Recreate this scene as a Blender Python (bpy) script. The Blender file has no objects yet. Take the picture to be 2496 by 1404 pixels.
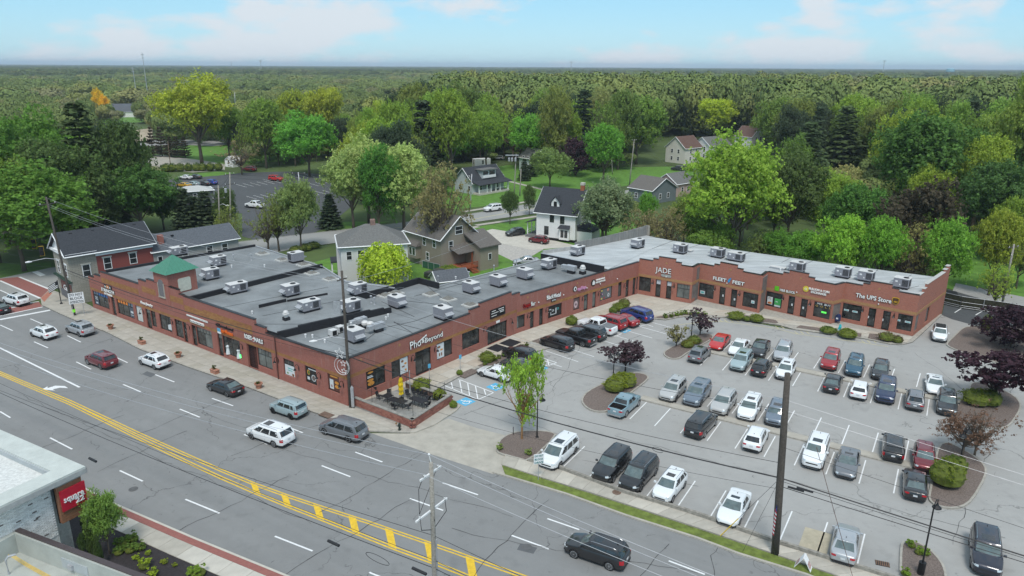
import bpy,bmesh,math,random
import numpy as np
from math import sin,cos,pi,radians,sqrt,atan2,tan,hypot
from mathutils import Vector,Matrix
scene = bpy.context.scene
COL = scene.collection
random.seed(7)
CAM_F,CAM_TILT,CAM_ROLL,CAM_H = 1770.0,17.0,0.3,34.5      # focal length in photo pixels (2496 wide),degrees,metres
_t,_r = radians(CAM_TILT),radians(CAM_ROLL)
FWD = Vector((0,cos(_t),-sin(_t)))
_R0 = Vector((1,0,0)); _U0 = _R0.cross(FWD)
RGT = _R0*cos(_r) + _U0*sin(_r); UPV = _U0*cos(_r) - _R0*sin(_r)
cam_data = bpy.data.cameras.new('camera')
cam_data.sensor_width = 36.0
cam_data.lens = 36.0*CAM_F/2496.0
cam_data.clip_start = 0.5; cam_data.clip_end = 40000
cam = bpy.data.objects.new('camera', cam_data); COL.objects.link(cam)
cam.matrix_world = Matrix(((RGT.x,UPV.x,-FWD.x,0),(RGT.y,UPV.y,-FWD.y,0),(RGT.z,UPV.z,-FWD.z,CAM_H),(0,0,0,1)))
scene.camera = cam
def ray(px,py):
 return FWD*CAM_F + RGT*(px-1248) - UPV*(py-702)
def at(px,py,z=0.0):
 """survey: the world point at height z that the photograph shows at pixel (px, py)"""
 d = ray(px,py); t = (z-CAM_H)/d.z
 return Vector((d.x*t,d.y*t,z))
def proj(p):
 v = Vector(p)-Vector((0,0,CAM_H)); k = v.dot(FWD)
 return 1248+CAM_F*v.dot(RGT)/k,702-CAM_F*v.dot(UPV)/k
def height_at(base,py):
 lo,hi = 0.0,60.0
 for _ in range(40):
  m = (lo+hi)/2
  if proj((base.x,base.y,m))[1] > py: lo = m
  else: hi = m
 return lo
SUN_EL,SUN_AZ = radians(58),radians(182)        # azimuth clockwise from +Y
world = bpy.data.worlds.new('World'); scene.world = world
world.use_nodes = True
wn,wl = world.node_tree.nodes,world.node_tree.links
wn.clear()
w_out = wn.new('ShaderNodeOutputWorld'); w_bg = wn.new('ShaderNodeBackground')
sky = wn.new('ShaderNodeTexSky'); sky.sky_type = 'NISHITA'; sky.sun_disc = False
sky.sun_elevation = SUN_EL; sky.sun_rotation = SUN_AZ
sky.air_density = 1.0; sky.dust_density = 0.3; sky.ozone_density = 2.0
w_bg.inputs['Strength'].default_value = 0.105
def wm(op,a,b=None,c=None):
 n = wn.new('ShaderNodeMath'); n.operation = op
 for i,v in enumerate((a,b,c)):
  if v is None: continue
  if isinstance(v,(int,float)): n.inputs[i].default_value = v
  else: wl.new(v,n.inputs[i])
 return n.outputs[0]
w_tc = wn.new('ShaderNodeTexCoord'); w_sep = wn.new('ShaderNodeSeparateXYZ')
wl.new(w_tc.outputs['Generated'],w_sep.inputs[0])
X_,Y_,Z_ = w_sep.outputs
az = wm('ARCTAN2', X_,Y_)
hyp = wm('SQRT', wm('ADD', wm('MULTIPLY', X_,X_),wm('MULTIPLY', Y_,Y_)))
el = wm('ARCTAN2', Z_,hyp)
comb = wn.new('ShaderNodeCombineXYZ')
wl.new(wm('MULTIPLY', az,13.0),comb.inputs[0]); wl.new(wm('MULTIPLY', el,34.0),comb.inputs[1])
nz = wn.new('ShaderNodeTexNoise'); nz.inputs['Scale'].default_value = 1.0; nz.inputs['Detail'].default_value = 7; nz.inputs['Roughness'].default_value = 0.55
wl.new(comb.outputs[0],nz.inputs['Vector'])
nzv = nz.outputs['Fac']
banks = None
for (px,py,wx,wy,amp) in [(330,105,105,55,1.0),(165,125,90,30,.9),(720,60,200,75,1.15),(640,115,210,45,1.0),(860,20,190,45,.8),(1170,15,110,40,.8),
 (1560,140,130,32,1.1),(1370,155,90,14,.8),(1930,120,150,48,1.15),(1990,40,70,45,1.0),(2330,60,120,50,.85),(2420,130,130,40,.8),(2200,25,90,28,.5),(440,150,80,16,.7),(1000,158,80,9,.5)]:
 d = ray(px,py); a0 = atan2(d.x,d.y); e0 = atan2(d.z,hypot(d.x,d.y))
 u = wm('DIVIDE', wm('SUBTRACT', az,a0),wx/1770.0); v = wm('DIVIDE', wm('SUBTRACT', el,e0),wy/1770.0)
 g = wm('MULTIPLY', wm('EXPONENT', wm('MULTIPLY', wm('ADD', wm('MULTIPLY', u,u),wm('MULTIPLY', v,v)),-0.9)),amp)
 banks = g if banks is None else wm('MAXIMUM', banks,g)
high = wm('MULTIPLY', wm('SMOOTH_MIN', wm('MAXIMUM', wm('MULTIPLY', wm('SUBTRACT', el,0.11),3.0),0.0),0.75,0.1),1.0)
cl = wm('MAXIMUM', banks,high)
fac = wm('MULTIPLY', wm('SUBTRACT', wm('ADD', cl,wm('MULTIPLY', wm('SUBTRACT', nzv,0.5),2.6)),0.36),1.9)
fac = wm('MINIMUM', wm('MAXIMUM', fac,0.0),0.93)
tint = wn.new('ShaderNodeMix'); tint.data_type = 'RGBA'; tint.blend_type = 'MULTIPLY'; tint.inputs['Factor'].default_value = 1.0
base = wn.new('ShaderNodeMix'); base.data_type = 'RGBA'; base.inputs['Factor'].default_value = 0.72; wl.new(sky.outputs[0],base.inputs['A']); base.inputs['B'].default_value = (1.0,2.8,4.1,1)
wl.new(base.outputs['Result'],tint.inputs['A']); tint.inputs['B'].default_value = (1.0,1.0,1.0,1)
cmix = wn.new('ShaderNodeMix'); cmix.data_type = 'RGBA'
wl.new(fac,cmix.inputs['Factor']); wl.new(tint.outputs['Result'],cmix.inputs['A']); cmix.inputs['B'].default_value = (3.75,4.05,4.35,1)
wl.new(cmix.outputs['Result'],w_bg.inputs['Color']); wl.new(w_bg.outputs[0],w_out.inputs['Surface'])
sun_d = bpy.data.lights.new('sun', 'SUN'); sun_d.energy = 1.35; sun_d.angle = radians(16); sun_d.color = (1.0,0.96,0.90)
sun = bpy.data.objects.new('sun', sun_d); COL.objects.link(sun)
_sd = Vector((sin(SUN_AZ)*cos(SUN_EL),cos(SUN_AZ)*cos(SUN_EL),sin(SUN_EL)))
sun.rotation_euler = _sd.to_track_quat('Z', 'Y').to_euler(); sun.location = (0,0,80)
scene.view_settings.view_transform = 'Standard'; scene.view_settings.look = 'None'
scene.view_settings.gamma = 1.0; scene.view_settings.use_curve_mapping = False
scene.view_settings.exposure = 0.92
HAZE = 1.2e-4
MATS = {}
def _nodes(name):
 m = bpy.data.materials.new(name); m.use_nodes = True
 nt = m.node_tree; return m,nt,nt.nodes,nt.links,nt.nodes['Principled BSDF']
def setc(b,col,rough,metal=0,spec=0.5):
 b.inputs['Base Color'].default_value = (*col,1); b.inputs['Roughness'].default_value = rough
 b.inputs['Metallic'].default_value = metal; b.inputs['Specular IOR Level'].default_value = spec
def mat(name,col,rough=0.8,metal=0.0,spec=0.4,var=0.12,scale=3.0,bump=0.0,bscale=20.0,coat=0.0,emit=None,estr=0):
 """plain surface with a procedural mottling of its own colour and an optional fine relief"""
 if name in MATS: return MATS[name]
 m,nt,N,L,b = _nodes(name); setc(b,col,rough,metal,spec)
 if var > 0:
  tc = N.new('ShaderNodeTexCoord'); n = N.new('ShaderNodeTexNoise'); n.inputs['Scale'].default_value = scale; n.inputs['Detail'].default_value = 6; n.inputs['Roughness'].default_value = 0.65
  L.new(tc.outputs['Object'],n.inputs['Vector'])
  r = N.new('ShaderNodeValToRGB'); r.color_ramp.elements[0].position = 0.3; r.color_ramp.elements[1].position = 0.7
  r.color_ramp.elements[0].color = (*[c*(1-var) for c in col],1); r.color_ramp.elements[1].color = (*[min(1,c*(1+var)) for c in col],1)
  L.new(n.outputs['Fac'],r.inputs[0]); L.new(r.outputs[0],b.inputs['Base Color'])
  if bump > 0:
   n2 = N.new('ShaderNodeTexNoise'); n2.inputs['Scale'].default_value = bscale; n2.inputs['Detail'].default_value = 4
   L.new(tc.outputs['Object'],n2.inputs['Vector'])
   bp = N.new('ShaderNodeBump'); bp.inputs['Strength'].default_value = bump; bp.inputs['Distance'].default_value = 0.05
   L.new(n2.outputs['Fac'],bp.inputs['Height']); L.new(bp.outputs[0],b.inputs['Normal'])
 if coat: b.inputs['Coat Weight'].default_value = coat; b.inputs['Coat Roughness'].default_value = 0.06
 if emit: b.inputs['Emission Color'].default_value = (*emit,1); b.inputs['Emission Strength'].default_value = estr
 MATS[name] = m; return m
def mixc(N,L,fac,a,b,blend='MIX'):
 n = N.new('ShaderNodeMix'); n.data_type = 'RGBA'; n.blend_type = blend
 for k,v in (('Factor', fac),('A', a),('B', b)):
  if isinstance(v,(int,float)): n.inputs[k].default_value = v
  elif isinstance(v,tuple): n.inputs[k].default_value = (*v,1)
  else: L.new(v,n.inputs[k])
 return n.outputs['Result']
def mnode(N,L,op,a,b=None):
 n = N.new('ShaderNodeMath'); n.operation = op
 for i,v in enumerate((a,b)):
  if v is None: continue
  if isinstance(v,(int,float)): n.inputs[i].default_value = v
  else: L.new(v,n.inputs[i])
 return n.outputs[0]
def noise(N,L,vec,scale,detail=5,rough=.6):
 n = N.new('ShaderNodeTexNoise'); n.inputs['Scale'].default_value = scale; n.inputs['Detail'].default_value = detail; n.inputs['Roughness'].default_value = rough
 L.new(vec,n.inputs['Vector']); return n.outputs['Fac']
def ramp(N,L,f,p0,p1,c0=(0,0,0),c1=(1,1,1)):
 r = N.new('ShaderNodeValToRGB'); r.color_ramp.elements[0].position = p0; r.color_ramp.elements[1].position = p1
 r.color_ramp.elements[0].color = (*c0,1); r.color_ramp.elements[1].color = (*c1,1); L.new(f,r.inputs[0]); return r.outputs[0]
def asphalt(name,col,crack=0.5,angle=0.0,cscale=0.09,streak=0.10):
 m,nt,N,L,b = _nodes(name); setc(b,col,0.9,0,0.25)
 tc = N.new('ShaderNodeTexCoord'); o = tc.outputs['Object']
 mp = N.new('ShaderNodeMapping'); mp.inputs['Rotation'].default_value = (0,0,-angle); L.new(o,mp.inputs['Vector'])
 st = N.new('ShaderNodeMapping'); st.inputs['Scale'].default_value = (0.06,0.9,1); L.new(mp.outputs[0],st.inputs['Vector'])
 big = noise(N,L,o,0.12,5); mid = noise(N,L,o,1.1,6,.7); fine = noise(N,L,o,22,3,.8); lane = noise(N,L,st.outputs[0],1.0,3)
 c = mixc(N,L,ramp(N,L,big,.3,.7),tuple(x*.9 for x in col),tuple(x*1.1 for x in col))
 c = mixc(N,L,ramp(N,L,mid,.35,.7,(0,0,0),(.5,.5,.5)),c,tuple(x*.82 for x in col))
 c = mixc(N,L,ramp(N,L,lane,.42,.68,(0,0,0),(streak*4,)*3),c,tuple(x*.8 for x in col))
 c = mixc(N,L,ramp(N,L,fine,.25,.75,(.0,)*3,(.35,)*3),c,tuple(x*1.25 for x in col))
 wv = N.new('ShaderNodeTexNoise'); wv.inputs['Scale'].default_value = .5; wv.inputs['Detail'].default_value = 6; L.new(mp.outputs[0],wv.inputs['Vector'])
 vm = N.new('ShaderNodeVectorMath'); vm.operation = 'SCALE'; L.new(wv.outputs['Color'],vm.inputs[0]); vm.inputs['Scale'].default_value = 3.2
 va = N.new('ShaderNodeVectorMath'); va.operation = 'ADD'; L.new(mp.outputs[0],va.inputs[0]); L.new(vm.outputs[0],va.inputs[1])
 acc = None
 for sc,wd,lo,hi in ((cscale,.0022,.44,.52),(cscale*4.5,.006,.60,.66)):
  vo = N.new('ShaderNodeTexVoronoi'); vo.feature = 'DISTANCE_TO_EDGE'; vo.inputs['Scale'].default_value = sc; L.new(va.outputs[0],vo.inputs['Vector'])
  ln = ramp(N,L,vo.outputs['Distance'],wd*.4,wd*1.8,(1,1,1),(0,0,0))
  msk = ramp(N,L,noise(N,L,o,sc*1.7,2),lo,hi)
  k = mnode(N,L, 'MULTIPLY', ln,msk); acc = k if acc is None else mnode(N,L, 'MAXIMUM', acc,k)
 c = mixc(N,L,mnode(N,L, 'MULTIPLY', acc,crack),c,tuple(x*.35 for x in col))
 c = mixc(N,L,ramp(N,L,noise(N,L,o,.55,3,.5),.60,.74,(0,0,0),(.45,)*3),c,tuple(x*.72 for x in col))
 c = mixc(N,L,ramp(N,L,noise(N,L,o,2.3,2,.5),.68,.76,(0,0,0),(.5,)*3),c,tuple(x*.5 for x in col))
 L.new(c,b.inputs['Base Color'])
 bp = N.new('ShaderNodeBump'); bp.inputs['Strength'].default_value = .25; bp.inputs['Distance'].default_value = .02; L.new(fine,bp.inputs['Height']); L.new(bp.outputs[0],b.inputs['Normal'])
 MATS[name] = m; return m
def brickmat(name,c1,c2,mortar,bw=.2,bh=.075,off=.5,ms=.01,dirt=.15,streaks=0.0):
 """courses follow a wall's own UV map, in metres"""
 m,nt,N,L,b = _nodes(name); setc(b,c1,.85,0,.25)
 uv = N.new('ShaderNodeUVMap'); uv.uv_map = 'UVMap'
 br = N.new('ShaderNodeTexBrick'); br.offset = off; br.inputs['Scale'].default_value = 1; br.inputs['Brick Width'].default_value = bw; br.inputs['Row Height'].default_value = bh
 br.inputs['Mortar Size'].default_value = ms; br.inputs['Color1'].default_value = (*c1,1); br.inputs['Color2'].default_value = (*c2,1); br.inputs['Mortar'].default_value = (*mortar,1); br.inputs['Bias'].default_value = -.1
 L.new(uv.outputs[0],br.inputs['Vector'])
 n1 = noise(N,L,uv.outputs[0],.45,5); n2 = noise(N,L,uv.outputs[0],6,4)
 c = mixc(N,L,ramp(N,L,n1,.3,.72,(0,0,0),(dirt*2,)*3),br.outputs['Color'],tuple(x*.62 for x in c1))
 c = mixc(N,L,ramp(N,L,n2,.45,.8,(0,0,0),(.35,)*3),c,tuple(min(1,x*1.35) for x in c2))
 if streaks:
  mp = N.new('ShaderNodeMapping'); mp.inputs['Scale'].default_value = (2.2,.22,1); L.new(uv.outputs[0],mp.inputs['Vector'])
  c = mixc(N,L,ramp(N,L,noise(N,L,mp.outputs[0],1.5,4),.55,.75,(0,0,0),(streaks,)*3),c,(.5,.42,.36))
 L.new(c,b.inputs['Base Color'])
 bp = N.new('ShaderNodeBump'); bp.inputs['Strength'].default_value = .4; bp.inputs['Distance'].default_value = .01; bp.invert = True
 L.new(br.outputs['Fac'],bp.inputs['Height']); L.new(bp.outputs[0],b.inputs['Normal'])
 MATS[name] = m; return m
def leafmat(name,col=None,far=False,var=.35,trans=.40):
 """foliage: tint comes from the object colour (or, for the far wood, from each tree's own random number)"""
 m,nt,N,L,b = _nodes(name); setc(b,(.1,.2,.04),.75,0,.2)
 oi = N.new('ShaderNodeObjectInfo'); at_ = N.new('ShaderNodeAttribute'); at_.attribute_name = 'tone'
 if far:
  r = N.new('ShaderNodeValToRGB'); r.color_ramp.interpolation = 'LINEAR'
  cs = [(.0,(.080,.115,.045)),(.2,(.125,.175,.052)),(.42,(.185,.235,.07)),(.6,(.15,.205,.06)),(.75,(.235,.26,.075)),(.88,(.20,.20,.10)),(1.0,(.28,.285,.08))]  # greens greyed with extra blue, distance haze put into the leaf colour
  while len(r.color_ramp.elements) < len(cs): r.color_ramp.elements.new(.5)
  for e,(p,c) in zip(r.color_ramp.elements,cs): e.position = p; e.color = (*c,1)
  nn_ = noise(N,L,oi.outputs['Location'],.006,3); L.new(mnode(N,L, 'ADD', mnode(N,L, 'MULTIPLY', oi.outputs['Random'],.55),mnode(N,L, 'SUBTRACT', mnode(N,L, 'MULTIPLY', nn_,1.9),.68)),r.inputs[0]); base = r.outputs[0]
 elif col: 
  rgb = N.new('ShaderNodeRGB'); rgb.outputs[0].default_value = (*col,1); base = rgb.outputs[0]
 else: base = oi.outputs['Color']
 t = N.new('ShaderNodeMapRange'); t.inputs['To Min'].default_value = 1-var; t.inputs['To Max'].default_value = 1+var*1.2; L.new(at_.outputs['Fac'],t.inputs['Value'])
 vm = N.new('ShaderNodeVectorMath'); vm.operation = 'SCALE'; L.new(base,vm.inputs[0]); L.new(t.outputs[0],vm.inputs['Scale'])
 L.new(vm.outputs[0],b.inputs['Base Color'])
 if trans:
  tr = N.new('ShaderNodeBsdfTranslucent'); mx = N.new('ShaderNodeMixShader'); mx.inputs[0].default_value = trans
  L.new(vm.outputs[0],tr.inputs['Color']); L.new(b.outputs[0],mx.inputs[1]); L.new(tr.outputs[0],mx.inputs[2])
  out = N['Material Output']; L.new(mx.outputs[0],out.inputs['Surface'])
 MATS[name] = m; return m
STREET_ANG = radians(-33)
m_street = asphalt('street_asphalt', (.225,.228,.226),.85,STREET_ANG,.075,.12)
m_lot = asphalt('lot_asphalt', (.335,.332,.320),.6,STREET_ANG,.05,.06)
m_darklot = asphalt('dark_asphalt', (.085,.09,.095),.5,STREET_ANG,.05,.08)
m_back = asphalt('back_street_asphalt', (.30,.30,.29),.5,radians(36),.06,.08)
m_conc = mat('concrete', (.40,.375,.325),.9,var=.14,scale=.9,bump=.15)
m_conc2 = mat('pale_concrete', (.50,.475,.42),.9,var=.12,scale=.8,bump=.15)
m_kerb = mat('kerb_concrete', (.36,.34,.30),.9,var=.22,scale=2.5,bump=.2)
m_white = mat('road_paint_white', (.72,.73,.73),.7,var=.12,scale=6)
m_yellow = mat('road_paint_yellow', (.72,.47,.035),.7,var=.18,scale=3)
m_fadey = mat('faded_yellow_paint', (.50,.45,.25),.8,var=.2,scale=3)
m_blue = mat('parking_blue_paint', (.10,.40,.62),.7,var=.12,scale=4)
m_mulch = mat('mulch', (.17,.135,.118),.95,var=.5,scale=9,bump=.6,bscale=30)
m_mulchd = mat('black_mulch', (.035,.030,.032),.95,var=.5,scale=9,bump=.6,bscale=30)
m_grass = mat('grass_ground', (.075,.145,.028),.95,var=.35,scale=.35,bump=.5,bscale=25)
m_lawn = mat('lawn', (.10,.215,.03),.95,var=.28,scale=.6,bump=.6,bscale=30)
m_verge = mat('verge_grass', (.135,.175,.035),.95,var=.4,scale=1.6,bump=.6,bscale=30)
m_gravel = mat('gravel', (.42,.40,.37),.95,var=.25,scale=2.2,bump=.6,bscale=18)
m_forestfloor = mat('ground_cover', (.07,.105,.03),.95,var=.35,scale=.05,bump=.0)
m_brick = brickmat('red_brick', (.40,.150,.115),(.32,.108,.084),(.22,.13,.11),dirt=.12,streaks=.18)
m_brickr = brickmat('red_brick_right_wing', (.45,.175,.122),(.36,.128,.092),(.24,.15,.12),dirt=.12,streaks=.06)
m_tan = brickmat('tan_brick_band', (.42,.235,.11),(.36,.185,.085),(.32,.20,.11),dirt=.1)
m_tanold = brickmat('tan_split_block', (.40,.21,.075),(.29,.12,.06),(.28,.14,.08),bw=.4,bh=.2,dirt=.3)
m_redpave = brickmat('red_paver', (.33,.125,.105),(.27,.095,.085),(.25,.15,.13),bw=.2,bh=.1,dirt=.12)
m_roofm = mat('grey_roof_membrane', (.20,.215,.222),.85,var=.30,scale=.22,bump=.1,bscale=3)
m_black = mat('black_membrane', (.018,.018,.022),.75,var=.2,scale=2)
m_dark = mat('black_metal', (.018,.018,.02),.45,.3,var=.1)
m_frame = mat('dark_bronze_frame', (.022,.020,.020),.4,.2,var=.1)
m_galv = mat('galvanised_metal', (.46,.47,.49),.5,.45,var=.18,scale=5)
m_acw = mat('rooftop_unit_panel', (.27,.27,.30),.55,.15,var=.14,scale=4)
m_act = mat('rooftop_unit_top', (.62,.61,.60),.55,.1,var=.12,scale=4)
m_wht = mat('white_paint', (.78,.79,.80),.6,var=.06)
m_whtmetal = mat('white_metal', (.72,.72,.72),.5,var=.1)
m_wood = mat('weathered_pole_wood', (.085,.073,.063),.9,var=.35,scale=7,bump=.4)
m_woodl = mat('pale_pole_wood', (.30,.28,.25),.9,var=.3,scale=7,bump=.4)
m_bark = mat('bark', (.13,.105,.08),.95,var=.35,scale=6,bump=.5)
m_barkd = mat('dark_bark', (.05,.04,.036),.95,var=.3,scale=6,bump=.5)
m_barko = mat('ochre_bark', (.36,.20,.09),.95,var=.3,scale=6,bump=.4)
m_tyre = mat('tyre_rubber', (.016,.016,.017),.85,var=.1)
m_plastic = mat('black_trim_plastic', (.022,.022,.024),.6,var=.1)
m_chrome = mat('alloy', (.52,.53,.55),.25,.85,var=.05)
m_headl = mat('headlamp_lens', (.62,.66,.68),.08,.2,0.9,var=.05)
m_tail = mat('tail_lamp_lens', (.42,.012,.02),.12,0,.8,var=.05)
m_amber = mat('amber_lens', (.75,.25,.03),.15,0,.8,var=.05)
m_plate = mat('number_plate', (.62,.64,.66),.4,var=.05)
m_terra = mat('terracotta', (.40,.19,.13),.85,var=.18,scale=6)
m_green_metal = mat('green_standing_seam', (.07,.235,.165),.55,.1,var=.1)
def glassy(name,col,rough=.05,spec=.9,coat=.0,var=.3,scale=.8):
 m = mat(name,col,rough,0,spec,var=var,scale=scale,coat=coat); return m
m_shop = glassy('shop_glass', (.040,.043,.043),.07,.5,var=.95,scale=.9)  # strong mottling paints in pale pavement reflections as glass colour
m_shopl = glassy('pale_shop_glass', (.12,.135,.13),.06,.8,var=.5,scale=.7)
m_cargl = glassy('car_side_glass', (.018,.021,.023),.04,1.0)
m_carws = glassy('car_windscreen', (.10,.135,.135),.04,1.0,var=.35,scale=2.0)  # sky reflection painted in: base colour lifted towards pale teal
m_sunroof = glassy('sunroof_glass', (.03,.032,.035),.04,1.0)
m_housegl = glassy('house_window_glass', (.035,.04,.042),.06,.8,var=.6,scale=1.5)
LEAF = leafmat('foliage'); LEAFFAR = leafmat('far_foliage', far=True,var=.18,trans=0)
m_blossom = mat('blossom', (.62,.60,.48),.9,var=.1)
class MB:
 def __init__(s): s.v = []; s.f = []; s.m = []; s.uv = {}
 def poly(s,pts,m=0,uv=None):
  i = len(s.v); s.v += [tuple(p) for p in pts]; s.f.append(tuple(range(i,i+len(pts)))); s.m.append(m)
  if uv: s.uv[len(s.f)-1] = uv
 def obox(s,o,a,b,c,m=0,uvs=False):
  """box from corner o with edge vectors a, b, c"""
  o,a,b,c = map(Vector,(o,a,b,c))
  if a.cross(b).dot(c) < 0: a,b = b,a
  P = [o,o+a,o+a+b,o+b,o+c,o+a+c,o+a+b+c,o+b+c]
  i = len(s.v); s.v += [tuple(p) for p in P]
  for q in ((3,2,1,0),(4,5,6,7),(0,1,5,4),(1,2,6,5),(2,3,7,6),(3,0,4,7)):
   s.f.append(tuple(i+k for k in q)); s.m.append(m)
   if uvs:
    w = [P[k] for k in q]; e = (w[1]-w[0]).length; h = (w[2]-w[1]).length
    s.uv[len(s.f)-1] = [(0,0),(e,0),(e,h),(0,h)]
 def box(s,c,size,rz=0.0,m=0):
  """c is the centre of the bottom face"""
  ca,sa = cos(rz),sin(rz); a = Vector((ca,sa,0))*size[0]; b = Vector((-sa,ca,0))*size[1]
  s.obox(Vector(c)-a/2-b/2,a,b,(0,0,size[2]),m)
 def prism(s,pts,z0,z1,m=0,mside=None,uvtop=False):
  pts = [(p[0],p[1]) for p in pts]
  ar = sum(pts[k][0]*pts[(k+1) % len(pts)][1]-pts[(k+1) % len(pts)][0]*pts[k][1] for k in range(len(pts)))
  if ar < 0: pts = pts[::-1]
  n = len(pts); s.poly([(x,y,z1) for x,y in pts],m,[(x,y) for x,y in pts] if uvtop else None)
  if z0 is None: return
  ms = m if mside is None else mside; d = 0
  for k in range(n):
   a,b = pts[k],pts[(k+1) % n]; e = hypot(b[0]-a[0],b[1]-a[1])
   s.poly([(*a,z0),(*b,z0),(*b,z1),(*a,z1)],ms,[(d,z0),(d+e,z0),(d+e,z1),(d,z1)]); d += e
 def tube(s,pts,r,n=6,m=0,cap=True):
  pts = [Vector(p) for p in pts]; R = r if isinstance(r,(list,tuple)) else [r]*len(pts)
  i0 = len(s.v); up = Vector((0,0,1))
  for k,p in enumerate(pts):
   d = (pts[min(k+1,len(pts)-1)]-pts[max(k-1,0)]).normalized()
   a = d.cross(up)
   if a.length < .05: a = d.cross(Vector((1,0,0)))
   a.normalize(); b = d.cross(a).normalized()
   for j in range(n):
    t = 2*pi*j/n; s.v.append(tuple(p+(a*cos(t)+b*sin(t))*R[k]))
  for k in range(len(pts)-1):
   for j in range(n):
    q = i0+k*n; s.f.append((q+j,q+(j+1) % n,q+n+(j+1) % n,q+n+j)); s.m.append(m)
  if cap:
   s.f.append(tuple(i0+j for j in range(n-1,-1,-1))); s.m.append(m)
   q = i0+(len(pts)-1)*n; s.f.append(tuple(q+j for j in range(n))); s.m.append(m)
 def lathe(s,prof,c=(0,0,0),n=12,m=0):
  i0 = len(s.v)
  for r,z in prof:
   for j in range(n):
    t = 2*pi*j/n; s.v.append((c[0]+r*cos(t),c[1]+r*sin(t),c[2]+z))
  for k in range(len(prof)-1):
   for j in range(n):
    q = i0+k*n; s.f.append((q+j,q+(j+1) % n,q+n+(j+1) % n,q+n+j)); s.m.append(m)
  q = i0+(len(prof)-1)*n; s.f.append(tuple(q+j for j in range(n))); s.m.append(m)
  s.f.append(tuple(i0+j for j in range(n-1,-1,-1))); s.m.append(m)
 def mesh(s,name,mats,smooth=False):
  me = bpy.data.meshes.new(name); me.from_pydata(s.v,[],s.f)
  for m in (mats if isinstance(mats,(list,tuple)) else [mats]): me.materials.append(m)
  if len(s.f): me.polygons.foreach_set('material_index', s.m)
  if s.uv:
   ul = me.uv_layers.new(name='UVMap')
   for fi,co in s.uv.items():
    p = me.polygons[fi]
    for k,li in enumerate(p.loop_indices): ul.data[li].uv = co[k]
  if smooth: me.polygons.foreach_set('use_smooth', [True]*len(me.polygons))
  me.update(); return me
 def build(s,name,mats,parent=None,loc=(0,0,0),smooth=False,rz=0.0):
  return link(name,s.mesh(name,mats,smooth),parent,loc,rz)
def link(name,me,parent=None,loc=(0,0,0),rz=0.0):
 o = bpy.data.objects.new(name,me); COL.objects.link(o); o.location = loc; o.rotation_euler = (0,0,rz)
 if parent is not None: o.parent = parent
 return o
def thing(name,label,cat,loc=(0,0,0),rz=0.0,group=None):
 o = bpy.data.objects.new(name,None); COL.objects.link(o); o.location = loc; o.rotation_euler = (0,0,rz); o.empty_display_size = .3
 o['label'] = label; o['category'] = cat
 if group: o['group'] = group
 return o
def tag(o,label,cat,group=None):
 o['label'] = label; o['category'] = cat
 if group: o['group'] = group
 return o
def struct(o,kind='structure'): o['kind'] = kind; return o
def dup(root,loc,rz=0.0,label=None,group=None,scale=None):
 r = root.copy(); COL.objects.link(r); r.location = loc; r.rotation_euler = (0,0,rz)
 if scale: r.scale = (scale,)*3
 if label: r['label'] = label
 if group: r['group'] = group
 for ch in list(root.children):
  c = ch.copy(); COL.objects.link(c); c.parent = r
  for g in list(ch.children):
   d = g.copy(); COL.objects.link(d); d.parent = c
 return r
def P2(p): return (p[0],p[1])
def pxs(lst,z=0): return [P2(at(x,y,z)) for x,y in lst]
def resample(P,n):
 P = [Vector((p[0],p[1])) for p in P]; d = [0]
 for a,b in zip(P,P[1:]): d.append(d[-1]+(b-a).length)
 out = []
 for k in range(n+1):
  t = d[-1]*k/n; i = 0
  while i < len(P)-2 and d[i+1] < t: i += 1
  u = (t-d[i])/max(1e-6,d[i+1]-d[i]); out.append(P[i].lerp(P[i+1],u))
 return out
def plen(P): return sum(hypot(b[0]-a[0],b[1]-a[1]) for a,b in zip(P,P[1:]))
def ribbon(mb,P,w,z,m=0,side=0):
 """flat strip of width w along polyline P (side 0 centred, +1 to the left, -1 to the right)"""
 P = [Vector((p[0],p[1])) for p in P]; Lf,Rt = [],[]
 for k,p in enumerate(P):
  d = (P[min(k+1,len(P)-1)]-P[max(k-1,0)]).normalized(); n = Vector((-d.y,d.x))
  a,b = (w/2,-w/2) if side == 0 else ((w,0) if side > 0 else (0,-w))
  Lf.append(p+n*a); Rt.append(p+n*b)
 for k in range(len(P)-1):
  mb.poly([(*Rt[k],z),(*Rt[k+1],z),(*Lf[k+1],z),(*Lf[k],z)],m)
def kerb(P,w=.16,h=.14,closed=False,side=1,zb=-.03):
 """raised kerb as a solid following a polyline"""
 P = [Vector((p[0],p[1])) for p in P]
 if closed: P = P+[P[0]]
 mb = MB(); n_ = len(P); L1,L2 = [],[]
 for k,p in enumerate(P):
  if closed and k in (0,n_-1): d = ((P[1]-P[0]).normalized()+(P[-1]-P[-2]).normalized()).normalized()
  else: d = (P[min(k+1,n_-1)]-P[max(k-1,0)]).normalized()
  n = Vector((-d.y,d.x)); L1.append(p); L2.append(p+n*w*side)
 for k in range(n_-1):
  a,b,c,d = L1[k],L1[k+1],L2[k+1],L2[k]
  mb.poly([(*a,h),(*b,h),(*c,h),(*d,h)]); mb.poly([(*a,zb),(*b,zb),(*b,h),(*a,h)]); mb.poly([(*d,zb),(*c,zb),(*c,h),(*d,h)])
 return mb
def smooth_loop(P,it=2,closed=True):
 for _ in range(it):
  Q = []; n = len(P)
  for k in range(n if closed else n-1):
   a,b = P[k],P[(k+1) % n]
   Q += [(a[0]*.75+b[0]*.25,a[1]*.75+b[1]*.25),(a[0]*.25+b[0]*.75,a[1]*.25+b[1]*.75)]
  P = Q if closed else [P[0]]+Q+[P[-1]]
 return P
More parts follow.
